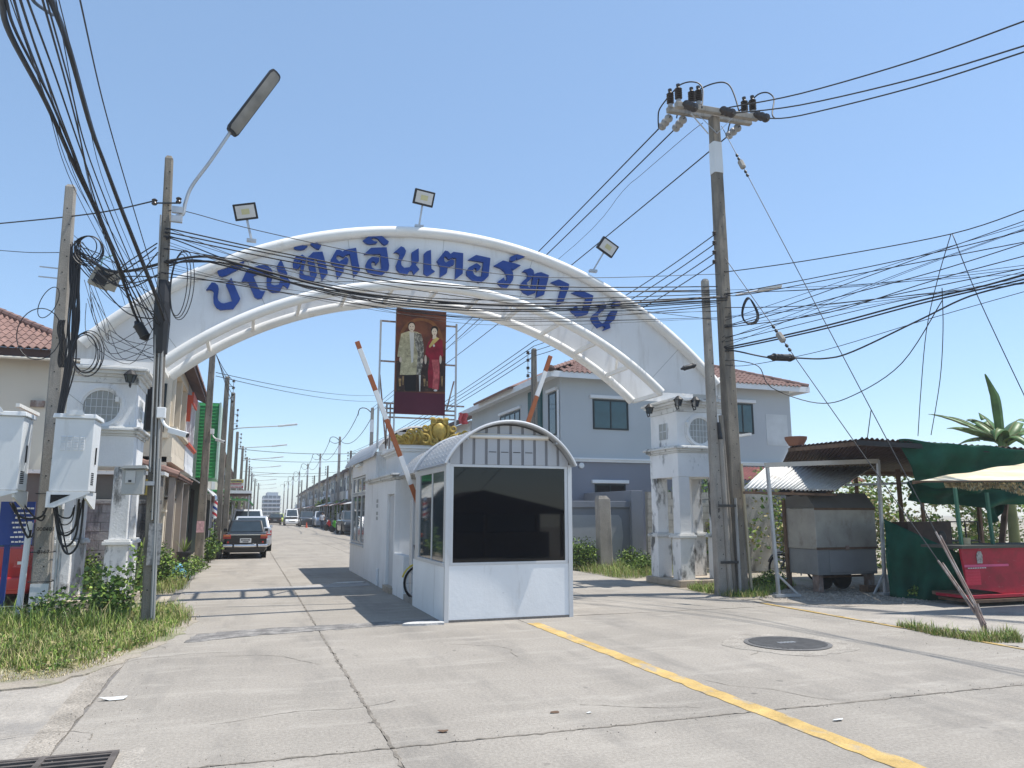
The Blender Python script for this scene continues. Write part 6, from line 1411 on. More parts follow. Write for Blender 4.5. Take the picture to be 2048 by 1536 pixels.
hr = mb.build('roof', M_tilesh, gh, recalc=False)
up2 = Vector((0, ra.y - EY0, ra.z - EZ2)); Lz = up2.length; W_ = EX1 - EX0
T2 = tile_mesh(.40, .52, 2, .034)
tile_slope(hr, (EX0, EY0 - .06, EZ2 + .02), (EX1, EY0 - .06, EZ2 + .02), up2, [(0, -.1), (W_, -.1), (W_ - (EX1 - rb2.x), Lz), (ra.x - EX0, Lz)], tw=.40, tl=.44, mesh=T2)
mb = MB(); upl = Vector((ra.x - EX0, 0, ra.z - EZ2)); Ln = 34
mb.grid(lambda u, v: (EX0 + upl.x * v, EY0 + (ra.y - EY0) * v + (EY1 - EY0 - (ra.y - EY0) * v) * u, EZ2 + .03 + upl.z * v + .035 * math.cos(2 * math.pi * u * 62)), 372, 3); mb.build('side_tiles', M_tile, hr, smooth='all')
ridge(hr, (EX0, EY0, EZ2 + .08), ra + Vector((0, 0, .08))); ridge(hr, (EX1, EY0, EZ2 + .08), rb2 + Vector((0, 0, .08))); ridge(hr, ra + Vector((0, 0, .08)), rb2 + Vector((0, 0, .08)))
mb = MB(); mb.lathe([(.02, -.10), (.14, -.07), (.17, 0), (.14, .08), (.05, .12)], (EX0 - .03, EY0 - .05, EZ2 + .10), 12); mb.build('ridge_finial', M_tilesh, hr)
# front dormer-like second hip over the street bay
mb = MB(); mb.add([(9.7, 28.5, 6.55), (9.7, 33.5, 6.55), (12.2, 31, 7.75)], [(0, 1, 2)]); mb.add([(9.7, 28.5, 6.55), (12.2, 31, 7.75), (13.5, 28.5, 7.6)], [(0, 1, 2)]); mb.build('bay_roof', M_tile, hr, recalc=False, solid=.1)
# lower brown roof to the right of the pole
lr = thing('side_shed_roof', 'low maroon ribbed roof below the grey house window', 'roof', (17, 22, 0))
mb = MB(); a, b = AY(1462, 905, 22), AY(1600, 905, 22)
mb.grid(lambda u, v: (a.x + (b.x + 3 - a.x) * u, 22 + 1.8 * v, 2.72 + .55 * v + .03 * math.cos(u * 2 * math.pi * 34)), 204, 2); mb.build('sheet', mat('maroon_tile', (.20, .07, .065), .7, var=.2), lr, smooth='all')
for x in (a.x + .2, b.x): mb = MB(); mb.box(x, x + .1, 22.1, 22.2, 0, 2.72); mb.build('post', M_galv, lr)
# boundary walls
gw = thing('boundary_wall', 'dark grey painted boundary wall before the grey house', 'wall', (10, 21.6, 0))
a, b = AY(1130, 1003, 21.6), AY(1258, 1003, 21.6)
mb = MB(); mb.box(a.x - 1.2, b.x, 21.6, 21.8, 0, a.z - .18); mb.build('wall', mat('wall_grey', (.20, .215, .245), .85, var=.06), gw)
mb = MB(); mb.box(a.x - 1.2, b.x + .02, 21.54, 21.86, a.z - .18, a.z + .02); mb.build('coping', MATS['wall_grey'], gw, bevel=.01)
mb = MB(); mb.box(b.x + .001, b.x + .40, 21.45, 25, 0, a.z + .35); mb.build('pier', MATS['wall_grey'], gw, bevel=.01)
mb = MB(); p0_, p1_ = AY(1140, 1030, 21.6), AY(1247, 1105, 21.6); mb.prism_xz([(p0_.x - .8, .05), (p1_.x - .12, .05), (p1_.x, .9), (p1_.x - .05, p0_.z - .12), (p1_.x - .15, p0_.z), (p0_.x - .8, p0_.z)], 21.592, 21.602); mb.build('painted_sun_patch', mat('wall_grey_sunlit', (.31, .325, .345), .85, var=.06), gw)  # sunlight on the wall, painted as a lighter grey shape
cpst = thing('concrete_post', 'rough broken topped concrete post before the grey wall', 'post', (10.3, 20.4, 0))
a, b = AY(1190, 1000, 20.4), AY(1222, 1000, 20.4); mb = MB(); mb.frustum(((a.x + b.x) / 2 + .02, 20.4, -.1), .40, .30, ((a.x + b.x) / 2 - .02, 20.4, 2.0), .38, .28, cham=.02); mb.frustum(((a.x + b.x) / 2 - .02, 20.4, 2.0), .36, .26, ((a.x + b.x) / 2 - .06, 20.4, 2.10), .24, .2); mb.build('shaft', M_pole, cpst)
block_wall('block_wall', 'old stained block wall running behind the right gate pillar', 10.9, 15.3, 19.6, 2.22, M_fence, ragged=.15, cope=False, seed=9)
mb = MB(); 
wp = thing('wall_pier', 'pale broken wall panel leaning beside the shed at the wall end', 'wall', (13.6, 18.4, 0))
mb = MB(); mb.prism_xz([(13.0, 0), (14.3, 0), (14.15, 2.1), (13.2, 2.15), (13.05, 1.2)], 18.3, 18.42); mb.build('panel', M_fence, wp)
# ================================================================== STALLS AND SHEDS ON THE RIGHT
def corrugated(name, m, parent, A, B, C_, D, waves, amp=.02, th=.012, nv=2):
    """wavy sheet; A-B is the low edge, D-C the high edge; ridges run from low to high"""
    A, B, C_, D = map(Vector, (A, B, C_, D)); nrm = (B - A).cross(D - A).normalized()
    if nrm.z < 0: nrm = -nrm
    mb = MB(); n = waves * 6
    mb.grid(lambda u, v: (A.lerp(B, u)).lerp(D.lerp(C_, u), v) + nrm * (amp * math.cos(2 * math.pi * waves * u)), n, nv)
    return mb.build(name, m, parent, smooth='all', solid=th)
cn = thing('tin_canopy', 'bright corrugated tin canopy on steel posts beside the right poles', 'canopy', (11, 13, 0))
A, B, C_, D = AY(1487, 977, 12.9), AY(1672, 982, 12.9), AY(1750, 934, 14.2), AY(1535, 932, 14.2)
for k in range(4):
    f0, f1 = k / 4, (k + 1.06) / 4
    dz = Vector((0, 0, .012 * (k % 2)))
    corrugated('sheet', M_tin, cn, A.lerp(B, f0) + dz, A.lerp(B, min(f1, 1)) + dz, D.lerp(C_, min(f1, 1)) + dz, D.lerp(C_, f0) + dz, 6)
for (bx_, tx, m) in (((9.82, 12.60), (1534, 928), M_galv), ((12.04, 12.20), (1756, 920), M_galv)):
    tp = AY(tx[0], tx[1], bx_[1]); mb = MB(); mb.beam((bx_[0], bx_[1], 0), tp, .055); mb.build('post', m, cn)
    for s_ in (1,): mb = MB(); mb.beam((bx_[0] + .42 * (1 if bx_[0] < 11 else -.8), bx_[1] - .05, .03), (bx_[0], bx_[1], .42), .035); mb.build('foot_brace', m, cn)
    mb = MB(); mb.box(bx_[0] - .12, bx_[0] + .46 if bx_[0] < 11 else bx_[0] + .12, bx_[1] - .08, bx_[1] + .05, 0, .05); mb.build('foot_plate', m, cn)
a, b = AY(1530, 930, 12.55), AY(1757, 922, 12.2); mb = MB(); mb.beam(a, b, .05, .09); mb.build('front_beam', mat('pale_timber', (.42, .40, .36), .85), cn)
mb = MB(); mb.beam(AY(1568, 1000, 13.9), Vector((AY(1568, 1000, 13.9).x + .02, 13.9, 0)), .08); mb.build('wooden_post', M_wood, cn)
for f in (.1, .5, .9): p, q = A.lerp(B, f), D.lerp(C_, f); mb = MB(); mb.beam(p - Vector((0, 0, .06)), q - Vector((0, 0, .06)), .05); mb.build('rafter', M_wood, cn)
mb = MB(); mb.beam(A - Vector((0, 0, .08)), B - Vector((0, 0, .08)), .05); mb.build('rafter', M_wood, cn)
# rolled netting under the canopy edge
p, q = AY(1560, 985, 13.0), AY(1660, 985, 13.0); mb = MB(); mb.tube([p.lerp(q, k / 12) + Vector((0, 0, .02 * math.sin(k * 2))) for k in range(13)], [.05 + .03 * math.sin(k) ** 2 for k in range(13)], 8); mb.build('rolled_net', M_plastic, cn, smooth=True)
# big dark roof over the stalls
dr = thing('dark_shed_roof', 'wide dark corrugated shed roof over the stalls on the right', 'shed', (14, 15, 0))
RL, RFL, RFR = AY(1578, 893, 14.6), AY(1722, 878, 11.3), AY(2140, 902, 10.1)
RBL, RBM, RBR = Vector((RL.x + 1.2, 16.6, 2.62)), Vector((15.6, 16.4, 2.60)), Vector((19.5, 16.2, 2.58))
RM = RFL.lerp(RFR, .35)
corrugated('sheet', M_tinrust, dr, RL.lerp(RFL, .02), RFL, RBM.lerp(RBL, .45), RBL, 16, .02)
corrugated('sheet', M_tinrust, dr, RFL + Vector((.02, 0, .02)), RM, RBM, RBM.lerp(RBL, .45), 14, .02)
corrugated('sheet', M_tinrust, dr, RM + Vector((.02, 0, .0)), RFR, RBR, RBM, 22, .02)
mb = MB(); mb.beam(RFL - Vector((.1, 0, .07)), RFR - Vector((0, 0, .07)), .05, .09); mb.build('edge_beam', M_plastic, dr)
mb = MB(); mb.beam(RL - Vector((0, 0, .08)), RFL - Vector((0, 0, .08)), .05, .08); mb.build('edge_beam', M_wood, dr)
mb = MB(); mb.beam((RL.x + .6, 14.0, 2.52), (18.5, 13.6, 2.50), .07); mb.build('purlin', M_wood, dr)
for x, y in ((12.15, 14.2), (13.65, 13.2), (13.8, 16.2), (16.2, 13.4), (18.0, 13.2), (15.3, 16.2), (17.3, 16.0)): mb = MB(); mb.beam((x, y, 0), (x, y, 2.56), .07); mb.build('post', M_wood, dr)
mb = MB(); mb.beam(AY(1690, 970, 13.3), AY(1850, 965, 13.3), .05); mb.build('rail', M_galv, dr)
bkp = AY(1585, 886, 14.3); mb = MB(); mb.lathe([(.16, 0), (.24, .14), (.25, .20), (.19, .19)], (bkp.x + .1, bkp.y, bkp.z - .06), 16); tag(mb.build('clay_pot', M_basket, smooth=True), 'brown clay basin sitting on the dark shed roof corner', 'pot')
# food cart of sheet metal
ct = thing('food_cart', 'closed sheet metal food cart standing on blocks under the canopy', 'cart', (11.9, 13.4, 0))
x0, x1, y0, y1 = AY(1634, 1100, 13.0).x, AY(1752, 1100, 13.0).x, 13.0, 13.9
mb = MB(); mb.box(x0, x1, y0, y1, .34, .86); mb.build('lower_body', M_cartplate, ct, bevel=.01)
mb = MB(); mb.box(x0 - .02, x1 + .02, y0 - .025, y1, .861, 1.70); mb.build('upper_body', M_cartmetal, ct, bevel=.01)
mb = MB(); mb.prism_yz([(y0 - .05, 1.705), (y1, 1.705), (y1 - .1, 2.02), (y0 + .22, 2.02)], x0 - .03, x1 + .03); mb.build('hood', mat('cart_hood', (.13, .125, .115), .7), ct)
mb = MB(); mb.box(x0 + .30, x1 - .02, y0 - .012, y0 - .002, .40, .83); mb.build('panel', M_galv if False else mat('cart_panel', (.30, .305, .31), .55, .4, var=.1), ct)
mb = MB(); mb.box(x0 - .03, x1 + .03, y0 - .034, y0 - .026, .855, .90); mb.box(x0 - .03, x1 + .03, y0 - .034, y0 - .026, 1.66, 1.71); mb.build('trim', M_wood, ct)
mb = MB(); mb.box((x0 + x1) / 2 - .06, (x0 + x1) / 2 + .02, y0 - .05, y0 - .034, .84, .93); mb.build('hasp', M_rust, ct)
for xx in (x0 + .05, x1 - .15): mb = MB(); mb.box(xx, xx + .1, y0 + .05, y0 + .25, 0, .339); mb.build('leg', M_rust, ct)
for xx in (x0 + .55, x1 - .5): mb = MB(); mb.lathe([(.20, -.04), (.24, -.03), (.24, .03), (.20, .04)], (xx, y0 + .5, .24), 18, 'y'); mb.build('wheel', M_tyre, ct)
mb = MB(); mb.box(x0 + .2, x1 - .1, y0 + .3, y0 + .34, .26, .30); mb.build('axle', M_wood, ct)
mb = MB(); mb.box(x0 + 1.0, x0 + 1.3, y0 - .25, y0 - .02, 0, .12); tag(mb.build('timber_offcut', M_wood), 'dark timber offcut on the gravel under the food cart', 'timber')
# green shade net: upper drape and lower curtain, with folds
def drape(name, lab, A, B, C_, D, folds, amp, nu=60, nv=18, m=None):
    A, B, C_, D = map(Vector, (A, B, C_, D)); nrm = (B - A).cross(D - A).normalized()
    mb = MB()
    def f(u, v):
        p = A.lerp(B, u).lerp(D.lerp(C_, u), v)
        w = 1.5 * amp * (math.sin(u * folds * 6.28 + 2 * v) * (.4 + .6 * v) + .6 * math.sin(u * folds * 3.1 + 5 * v + 1) + .5 * math.sin(v * 9 + u * 7))
        return p + nrm * w + Vector((0, 0, -.10 * math.sin(u * math.pi) * v))
    mb.grid(f, nu, nv); return tag(mb.build(name, m or M_net, smooth='all', solid=.006), lab, 'netting')
drape('shade_net', 'green shade net draped under the edge of the dark shed roof', AY(1800, 880, 11.0), AY(2120, 903, 10.05), AY(2120, 968, 10.4), AY(1838, 972, 11.2), 4, .06)
drape('shade_net', 'second fold of green shade net hanging behind the cream awning', AY(1822, 962, 12.2), AY(2110, 960, 11.8), AY(2110, 1003, 11.8), AY(1822, 1003, 12.3), 3, .06)
drape('shade_net', 'green net corner hanging loose near the leaning post at right', AY(1945, 985, 12.4), AY(2030, 985, 12.4), AY(2005, 1005, 12.3), AY(1990, 1045, 12.3), 2, .04, 16, 10)
drape('shade_net', 'lower green net curtain stretched between canopy post and red stall', AY(1766, 1037, 12.15), AY(1926, 1110, 10.9), AY(1938, 1192, 10.75), AY(1778, 1192, 12.0), 3, .05)
# red counter stall
rs = thing('red_stall', 'red painted vendor counter with a dark top at the right edge', 'stall', (12.9, 10.5, 0))
x0 = AY(1921, 1100, 10.3).x
mb = MB(); mb.prism_xz([(x0, .98), (x0 + 2.6, .98), (x0 + 2.6, .12), (x0 + 1.0, .16), (x0 + .75, .22), (x0 + .10, .30)], 10.30, 10.34); mb.build('front_panel', M_redpink, rs)
mb = MB(); mb.box(x0 - .04, x0 + 2.7, 10.24, 11.1, .981, 1.03); mb.build('counter_top', mat('dark_board', (.07, .07, .06), .7), rs)
mb = MB(); mb.box(x0 + .02, x0 + 2.6, 10.42, 11.0, .14, .20); mb.build('shelf', M_wood, rs)
mb = MB(); mb.box(x0 + .05, x0 + .40, 10.290, 10.298, .35, .62); lv = mb.build('ribbed_panel', mat('red_light', (.58, .03, .07), .45), rs)
for k in range(5): mb = MB(); mb.box(x0 + .06, x0 + .39, 10.28, 10.289, .37 + k * .05, .39 + k * .05); mb.build('slat', MATS['red_light'], lv)
mb = MB(); mb.box(x0 + .05, x0 + 1.1, 10.291, 10.2975, .66, .70); mb.build('pink_stripe', mat('pink_stripe', (.62, .10, .22), .5), rs)
mb = MB()
for k in range(8): mb.box(x0 + .12 + k * .055, x0 + .16 + k * .055, 10.286, 10.2905, .635, .650)
mb.build('lettering', M_signw, rs)
mb = MB(); pcx = x0 + .42; mb.prism_xz([(pcx - .06, .72), (pcx + .06, .72), (pcx + .07, .86), (pcx + .04, .93), (pcx - .03, .93), (pcx - .07, .87)], 10.288, 10.298); mb.build('sticker', mat('grey_sticker', (.34, .33, .31), .6, var=.6, vscale=25), rs)
for z, o_ in ((.06, 0), (.13, .05)):
    mb = MB(); mb.box(x0 + .05 - o_, x0 + 2.6, 10.18 + o_, 10.9, z, z + .05); mb.build('base_plank', M_redpink if z > .1 else M_wood, rs)
for xx in (x0 + .2, x0 + 1.6, x0 + 2.4): mb = MB(); mb.lathe([(.03, -.03), (.06, -.025), (.06, .025), (.03, .03)], (xx, 10.35, .06), 12, 'y'); mb.build('caster', M_tyre, rs)
for px0, py0 in ((1908, 962), (1973, 985)):
    tp = AY(px0, py0, 10.6); mb = MB(); mb.beam((tp.x + .06, 10.6, 0), tp, .05); mb.build('green_post', mat('green_post', (.05, .16, .11), .6), rs)
mb = MB(); p = AY(1935, 1090, 10.7); mb.lathe([(.055, 0), (.06, .12), (.05, .12)], (p.x, 10.7, 1.03), 12); tag(mb.build('paper_cup', M_straw), 'small beige cup standing on the red stall counter', 'cup')
# boxes inside the stall
db = thing('speaker_box', 'dark brown cabinet standing behind the lower green net', 'cabinet', AY(1860, 1100, 11.8)); a, b = AY(1815, 1044, 11.9), AY(1905, 1100, 11.9)
mb = MB(); mb.box(a.x, b.x, 11.9, 12.3, 0, a.z); mb.build('case', mat('brown_box', (.06, .035, .025), .6, var=.3, vscale=6), db); mb = MB(); mb.lathe([(.10, -.01), (.12, 0), (.10, .012)], (b.x - .25, 11.895, a.z - .3), 14, 'y'); mb.build('speaker_cone', M_plastic, db)
sf = thing('steel_rack', 'thin black steel shelf rack standing inside the stall', 'rack', AY(1940, 1100, 12.2)); a, b = AY(1900, 1045, 12.4), AY(1958, 1045, 12.4)
for z in (.5, 1.0, a.z): mb = MB(); mb.box(a.x, b.x, 12.4, 12.75, z, z + .025); mb.build('shelf', M_plastic, sf)
for x in (a.x + .02, b.x - .02):
    for y in (12.42, 12.73): mb = MB(); mb.beam((x, y, 0), (x, y, a.z), .025); mb.build('upright', M_plastic, sf)
mb = MB(); p, q = AY(1985, 1100, 11.6), AY(2012, 1000, 12.4); mb.beam((p.x, p.y, .0), q, .10); tag(mb.build('leaning_post', M_wood), 'thick wooden post leaning inside the right stall', 'post')
# cream cloth awning with tinsel fringe
um = thing('cloth_awning', 'cream cloth awning with a tinsel fringe over the red stall', 'awning', (13.6, 10.4, 0))
UA, UB, UD = AY(1825, 963, 9.9), AY(2160, 962, 8.8), AY(2160, 908, 9.9)
mb = MB()
def awn(u, v):
    p = UA.lerp(UB, u).lerp(UA.lerp(UD, u), v) ; return p + Vector((0, 0, -.035 * math.sin(math.pi * v) * u - .012 * math.sin(u * 24) * v))
mb.grid(awn, 40, 10); mb.build('cloth', M_straw, um, smooth='all', solid=.012)
mb = MB(); mb.beam(UA, UB, .03); mb.build('front_pole', M_wood, um); mb = MB(); mb.beam(UA - Vector((0, 0, .03)), UD - Vector((0, 0, .04)), .03); mb.build('side_pole', M_wood, um)
for f in (.95,):
    for q in (UA.lerp(UB, f), UA.lerp(UD, f)): mb = MB(); mb.beam((q.x, q.y, 0), q, .04); mb.build('post', M_galv, um)
mb = MB()
for j in range(900):
    f = rnd.uniform(.2, 1); c = UA.lerp(UB, f) + Vector((0, .02, -.01)); h = .05 + .14 * min(1, (f - .15) * 2) * (0.6 + .4 * math.sin(f * 22))
    for _ in range(2):
        a = rnd.uniform(0, 6.28); w = rnd.uniform(.012, .03); zz = rnd.uniform(0, h)
        mb.add([(c.x, c.y, c.z - zz), (c.x + w * math.cos(a), c.y + w * math.sin(a), c.z - zz - .01), (c.x + w * math.cos(a + .8), c.y + w * math.sin(a + .8), c.z - zz - .05)], [(0, 1, 2)])
stuff(mb.build('tinsel_fringe', M_tinsel, um))
# bicycles
def bicycle(x, y, rot, lab, basket=False):
    t = thing('bicycle', lab, 'bicycle', (x, y, 0), None); c_, s_ = math.cos(rot), math.sin(rot)
    def P(u, z, w=0): return Vector((x + u * c_ - w * s_, y + u * s_ + w * c_, z))
    for u in (-.52, .52):
        mb = MB(); mb.tube([P(u + .31 * math.cos(k * math.pi / 14), .34 + .31 * math.sin(k * math.pi / 14)) for k in range(28)], .022, 6, closed=True); w = mb.build('wheel', M_tyre, t)
        mb = MB(); mb.tube([P(u + .285 * math.cos(k * math.pi / 14), .34 + .285 * math.sin(k * math.pi / 14)) for k in range(28)], .01, 5, closed=True)
        for k in range(8): mb.tube([P(u, .34), P(u + .28 * math.cos(k * math.pi / 4), .34 + .28 * math.sin(k * math.pi / 4))], .003, 4)
        mb.build('rim', M_chrome, w)
        mb = MB(); mb.tube([P(u + .36 * math.cos(a), .34 + .36 * math.sin(a)) for a in [.3 + k * .22 for k in range(12)]], .018, 5); mb.build('mudguard', M_signy if u > 0 else M_cardark, t)
    mb = MB()
    for a, b in (((-.52, .34), (-.12, .32)), ((-.12, .32), (-.22, .78)), ((-.52, .34), (-.20, .72)), ((-.12, .32), (.36, .72)), ((-.20, .70), (.36, .74)), ((.36, .80), (.52, .34)), ((.36, .78), (.32, 1.0))): mb.tube([P(*a), P(*b)], .016, 6)
    mb.build('frame', M_cardark, t)
    mb = MB(); mb.tube([P(.26, 1.02, -.26), P(.32, 1.0, 0), P(.26, 1.02, .26)], .014, 6); mb.build('handlebar', M_chrome, t)
    mb = MB(); mb.lathe([(.03, 0), (.09, .02), (.10, .05), (.04, .08)], tuple(P(-.24, .80)), 12); mb.build('saddle', M_plastic, t)
    if basket:
        b = P(.50, .82); mb = MB()
        for z in (0, .07, .14, .20): mb.tube([b + Vector((i * (.13 + z * .2), j * (.10 + z * .2), z)) for i, j in ((-1, -1), (1, -1), (1, 1), (-1, 1))], .006, 4, closed=True)
        for k in range(7):
            for j in (-1, 1): f = -1 + k / 3; mb.tube([b + Vector((f * .13, j * .10, 0)), b + Vector((f * .17, j * .14, .20))], .005, 4); mb.tube([b + Vector((j * .13, f * .10, 0)), b + Vector((j * .17, f * .14, .20))], .005, 4)
        mb.build('basket', M_plastic, t)
bicycle(3.62, 14.05, math.pi, 'bicycle with black basket parked in the booth porch', True)
bicycle(12.3, 15.0, 0.0, 'black bicycle with yellow mudguard parked behind the food cart')
ts = thing('round_sign', 'small round pale teal sign on a thin post by the wall', 'sign', (13.6, 16.6, 0)); p = AY(1600, 1096, 16.6)
mb = MB(); mb.lathe([(.13, -.01), (.14, 0), (.13, .01)], (p.x, 16.6, p.z), 20, 'y'); mb.build('disc', M_teal, ts); mb = MB(); mb.tube([(p.x, 16.62, 0), (p.x, 16.62, p.z)], .018, 6); mb.build('post', M_galv, ts)
br = thing('bike_rack', 'row of bent tube bike rack hoops by the block wall', 'bike rack', (14, 17.5, 0))
for k in range(4):
    p = AY(1578 + k * 14, 1150, 17.2 + .2 * k); mb = MB(); mb.tube([(p.x, p.y, 0), (p.x, p.y, .30)] + [(p.x + .14 - .14 * math.cos(t), p.y, .30 + .14 * math.sin(t)) for t in [math.pi * i / 8 for i in range(9)]] + [(p.x + .28, p.y, 0)], .016, 6); mb.build('hoop', M_galv, br)
# ------------------------------------------------------------------ low gabled stall behind the viewpoint (it shows dark in the booth glass)
bh = thing('gabled_stall', 'low dark gabled stall reflected in the black booth window', 'stall', (8.4, -5, 0))
mb = MB(); mb.prism_xz([(5.6, 1.62), (11.6, 1.55), (11.6, 1.65), (8.15, 2.42), (5.6, 1.74)], -7, -4); mb.build('roof', M_tilesh, bh)
for x, y in ((6, -4.2), (8.2, -4.2), (11.2, -4.2), (6, -6.8), (11.2, -6.8)): mb = MB(); mb.box(x, x + .1, y, y + .1, 0, 1.64); mb.build('post', M_wood, bh)
mb = MB(); mb.box(5.8, 11.4, -6.9, -6.8, 0, 1.6); mb.build('back_wall', M_greydark, bh)
mb = MB(); mb.box(6.3, 10.8, -4.9, -4.3, 0, .9); mb.build('counter', M_wood, bh)
# ================================================================== VEGETATION
def sample(poly, r):
    xs = [p[0] for p in poly]; ys = [p[1] for p in poly]
    while True:
        p = (r.uniform(min(xs), max(xs)), r.uniform(min(ys), max(ys)))
        if inside(p, poly): return p
pgs = None
def soil(poly, m, seed):
    mb = MB(); mb.prism_xy(jag(poly, .04, 6, seed), -.05, -.006 if seed == 2 else .005); return struct(mb.build('soil', m))
M_soil = mat('verge_soil', (.20, .175, .105), .95, var=.35, vscale=3, grain=.3, gscale=30, bump=.8, bscale=30, stain=((.12, .15, .04), .48, .58, (2, 2, 2), .8))
def grass(name, lab, poly, n, h0, h1, mats, seed, base=-.02, dry=.15, clump=.0):
    r = random.Random(seed); mb = MB()
    cl = [sample(poly, r) for _ in range(max(1, n // 70))]
    for i in range(n):
        if clump and r.random() < clump:
            c = r.choice(cl); x, y = c[0] + r.gauss(0, .085), c[1] + r.gauss(0, .085)
        else: x, y = sample(poly, r)
        h = r.uniform(h0, h1) * (1.0 if r.random() < .85 else 1.5); a = r.uniform(0, 6.28); w = r.uniform(.0025, .006); lean = r.uniform(.1, .9) * h
        dx, dy = math.cos(a) * lean, math.sin(a) * lean; px_, py_ = -math.sin(a) * w, math.cos(a) * w
        mi = len(mats) - 1 if r.random() < dry else r.randrange(len(mats) - 1)
        mb.add([(x - px_, y - py_, base), (x + px_, y + py_, base), (x + px_ * .8 + dx * .4, y + py_ * .8 + dy * .4, base + h * .65), (x - px_ * .8 + dx * .4, y - py_ * .8 + dy * .4, base + h * .65), (x + dx, y + dy, base + h)], [(0, 1, 2, 3), (3, 2, 4)], mi)
    o = stuff(mb.build(name, mats, recalc=False)); return tag(o, lab, 'grass')
GM = [M_grass, M_leafb, M_leaf, M_grassdry]
pg = [tuple(G(*p).xy) for p in ((-160, 1330), (0, 1345), (110, 1345), (200, 1318), (300, 1285), (345, 1255), (368, 1238), (350, 1215), (330, 1215), (240, 1225), (120, 1245), (-160, 1245))]
grass('grass', 'long green grass filling the left verge round the poles', pg, 34000, .03, .16, GM, 1, dry=.32, clump=.82)
soil(pg, M_soil, 2)
grass('grass', 'taller grass tufts standing in the left verge below the cabinets', [(-4.2, 11.6), (-2.2, 11.5), (-1.5, 12.0), (-1.7, 13.2), (-4.4, 13.4)], 5000, .12, .32, GM, 8, dry=.12, clump=.7)
pd = [tuple(G(*p).xy) for p in ((-160, 1352), (0, 1365), (110, 1358), (210, 1330), (330, 1270), (300, 1270), (120, 1335), (-100, 1325))]
soil([tuple(G(*p).xy) for p in ((-160, 1372), (0, 1380), (90, 1372), (190, 1342), (300, 1302), (362, 1268), (392, 1240), (372, 1205), (330, 1215), (300, 1260), (100, 1330), (-160, 1320))], M_dirt, 5)
grass('grass', 'flattened dry straw along the edge of the left verge', pd, 9000, .012, .05, [M_grassdry, M_straw, M_grass, M_grassdry], 2, dry=.5)
grass('grass', 'low grass at the foot of the right poles and pillar', [(9.0, 13.0), (9.6, 12.75), (10.6, 13.6), (11.9, 14.6), (12.2, 16.3), (10.9, 15.1), (9.2, 14.9), (8.95, 14.2)], 7500, .04, .14, GM, 3, dry=.2)
grass('grass', 'thin grass strip along the right road edge near the guy anchor', [tuple(G(*p).xy) for p in ((1790, 1252), (1830, 1254), (1935, 1272), (2030, 1268), (2048, 1285), (1960, 1285), (1870, 1272))], 2600, .03, .13, GM, 4, dry=.35)
grass('grass', 'weedy grass before the grey boundary wall', [(8.95, 17.6), (10.6, 17.3), (12.2, 18.6), (12.2, 21.5), (8.9, 21.5)], 7000, .06, .26, GM, 5, dry=.25, clump=.4)
grass('grass', 'grass tufts at the shop side verge beyond the left pillar', [(-3.4, 17.2), (-1.25, 17.2), (-1.2, 21), (-3.4, 18.8)], 4000, .06, .22, GM, 6, dry=.3, clump=.4)
def leaves(mb, c, rad, n, s, r, nm, flat=.0, hollow=.35):
    for _ in range(n):
        while True:
            v = Vector((r.uniform(-1, 1), r.uniform(-1, 1), r.uniform(-1, 1)))
            if hollow < v.length < 1: break
        p = Vector(c) + Vector((v.x * rad[0], v.y * rad[1], v.z * rad[2])); l = s * r.uniform(.6, 1.3)
        d = Vector((r.gauss(0, 1), r.gauss(0, 1), r.gauss(0, .6))).normalized(); e = d.orthogonal().normalized(); e = (e * math.cos(r.uniform(0, 3)) + d.cross(e) * math.sin(r.uniform(0, 3))) * (l * .32)
        mb.add([p, p + d * l * .5 + e, p + d * l, p + d * l * .5 - e], [(0, 1, 2, 3)], r.randrange(nm))
mb = MB(); r = random.Random(21)
for k in range(170):
    q = sample(pg, r); leaves(mb, (q[0], q[1], .05), (.14, .14, .06), 26, .05, r, 3, hollow=0)
tag(stuff(mb.build('ground_cover', [M_leafb, M_leaf, M_grassdry], recalc=False)), 'low leafy ground cover among the grass of left verge', 'weeds')
def bush(x, y, w, h, lab, seed, n=900, s=.07, mats=None, d=None, lobes=7, cat='bush', name='bush'):
    r = random.Random(seed); t = thing(name, lab, cat, (x, y, 0)); mats = mats or [M_leaf, M_leafb, M_leafd]
    mb = MB(); st = MB(); d = d or w
    for k in range(lobes):
        a = r.uniform(0, 6.28); q = r.uniform(0, .75); cx_, cy_ = x + w * .5 * q * math.cos(a), y + d * .5 * q * math.sin(a); hh_ = h * r.uniform(.45, 1.0) * (1 - .35 * q)
        leaves(mb, (cx_, cy_, hh_ * .58), (w * .28, d * .28, hh_ * .48), n // lobes, s, r, len(mats), hollow=.2)
        st.tube([(x + (cx_ - x) * .4, y + (cy_ - y) * .4, -.03), (cx_, cy_, hh_ * .8)], [.012, .004], 5)
    mb.build('foliage', mats, t, recalc=False); st.build('stem', M_stem, t)
    return t
bush(-1.85, 13.0, 1.1, 1.0, 'leafy weed bush growing against the lamp pole', 11, 1500, .075)
bush(-2.55, 13.1, .9, .55, 'low weed clump below the right cabinet', 12, 700, .07)
bush(-3.0, 17.7, 1.1, .95, 'green shrub between the legs of the left pillar', 13, 1500, .06, d=.9)
bush(-2.1, 17.9, .8, 1.1, 'taller green shrub against the black stained wall', 14, 1100, .06, d=.8)
bush(-1.75, 18.9, .9, 1.05, 'bright green bush beside the gate pier', 15, 1700, .06)
bush(-1.35, 20.6, .9, .6, 'sprawling weeds at the road edge beyond the gate pier', 16, 1500, .06, d=1.6)
bush(-1.2, 23.5, .5, .55, 'low weeds at the foot of the porch posts', 17, 700, .06, d=2.0)
bush(9.45, 20.6, 1.5, 1.05, 'bright green bush before the grey wall right of booth', 18, 2600, .07, d=1.0)
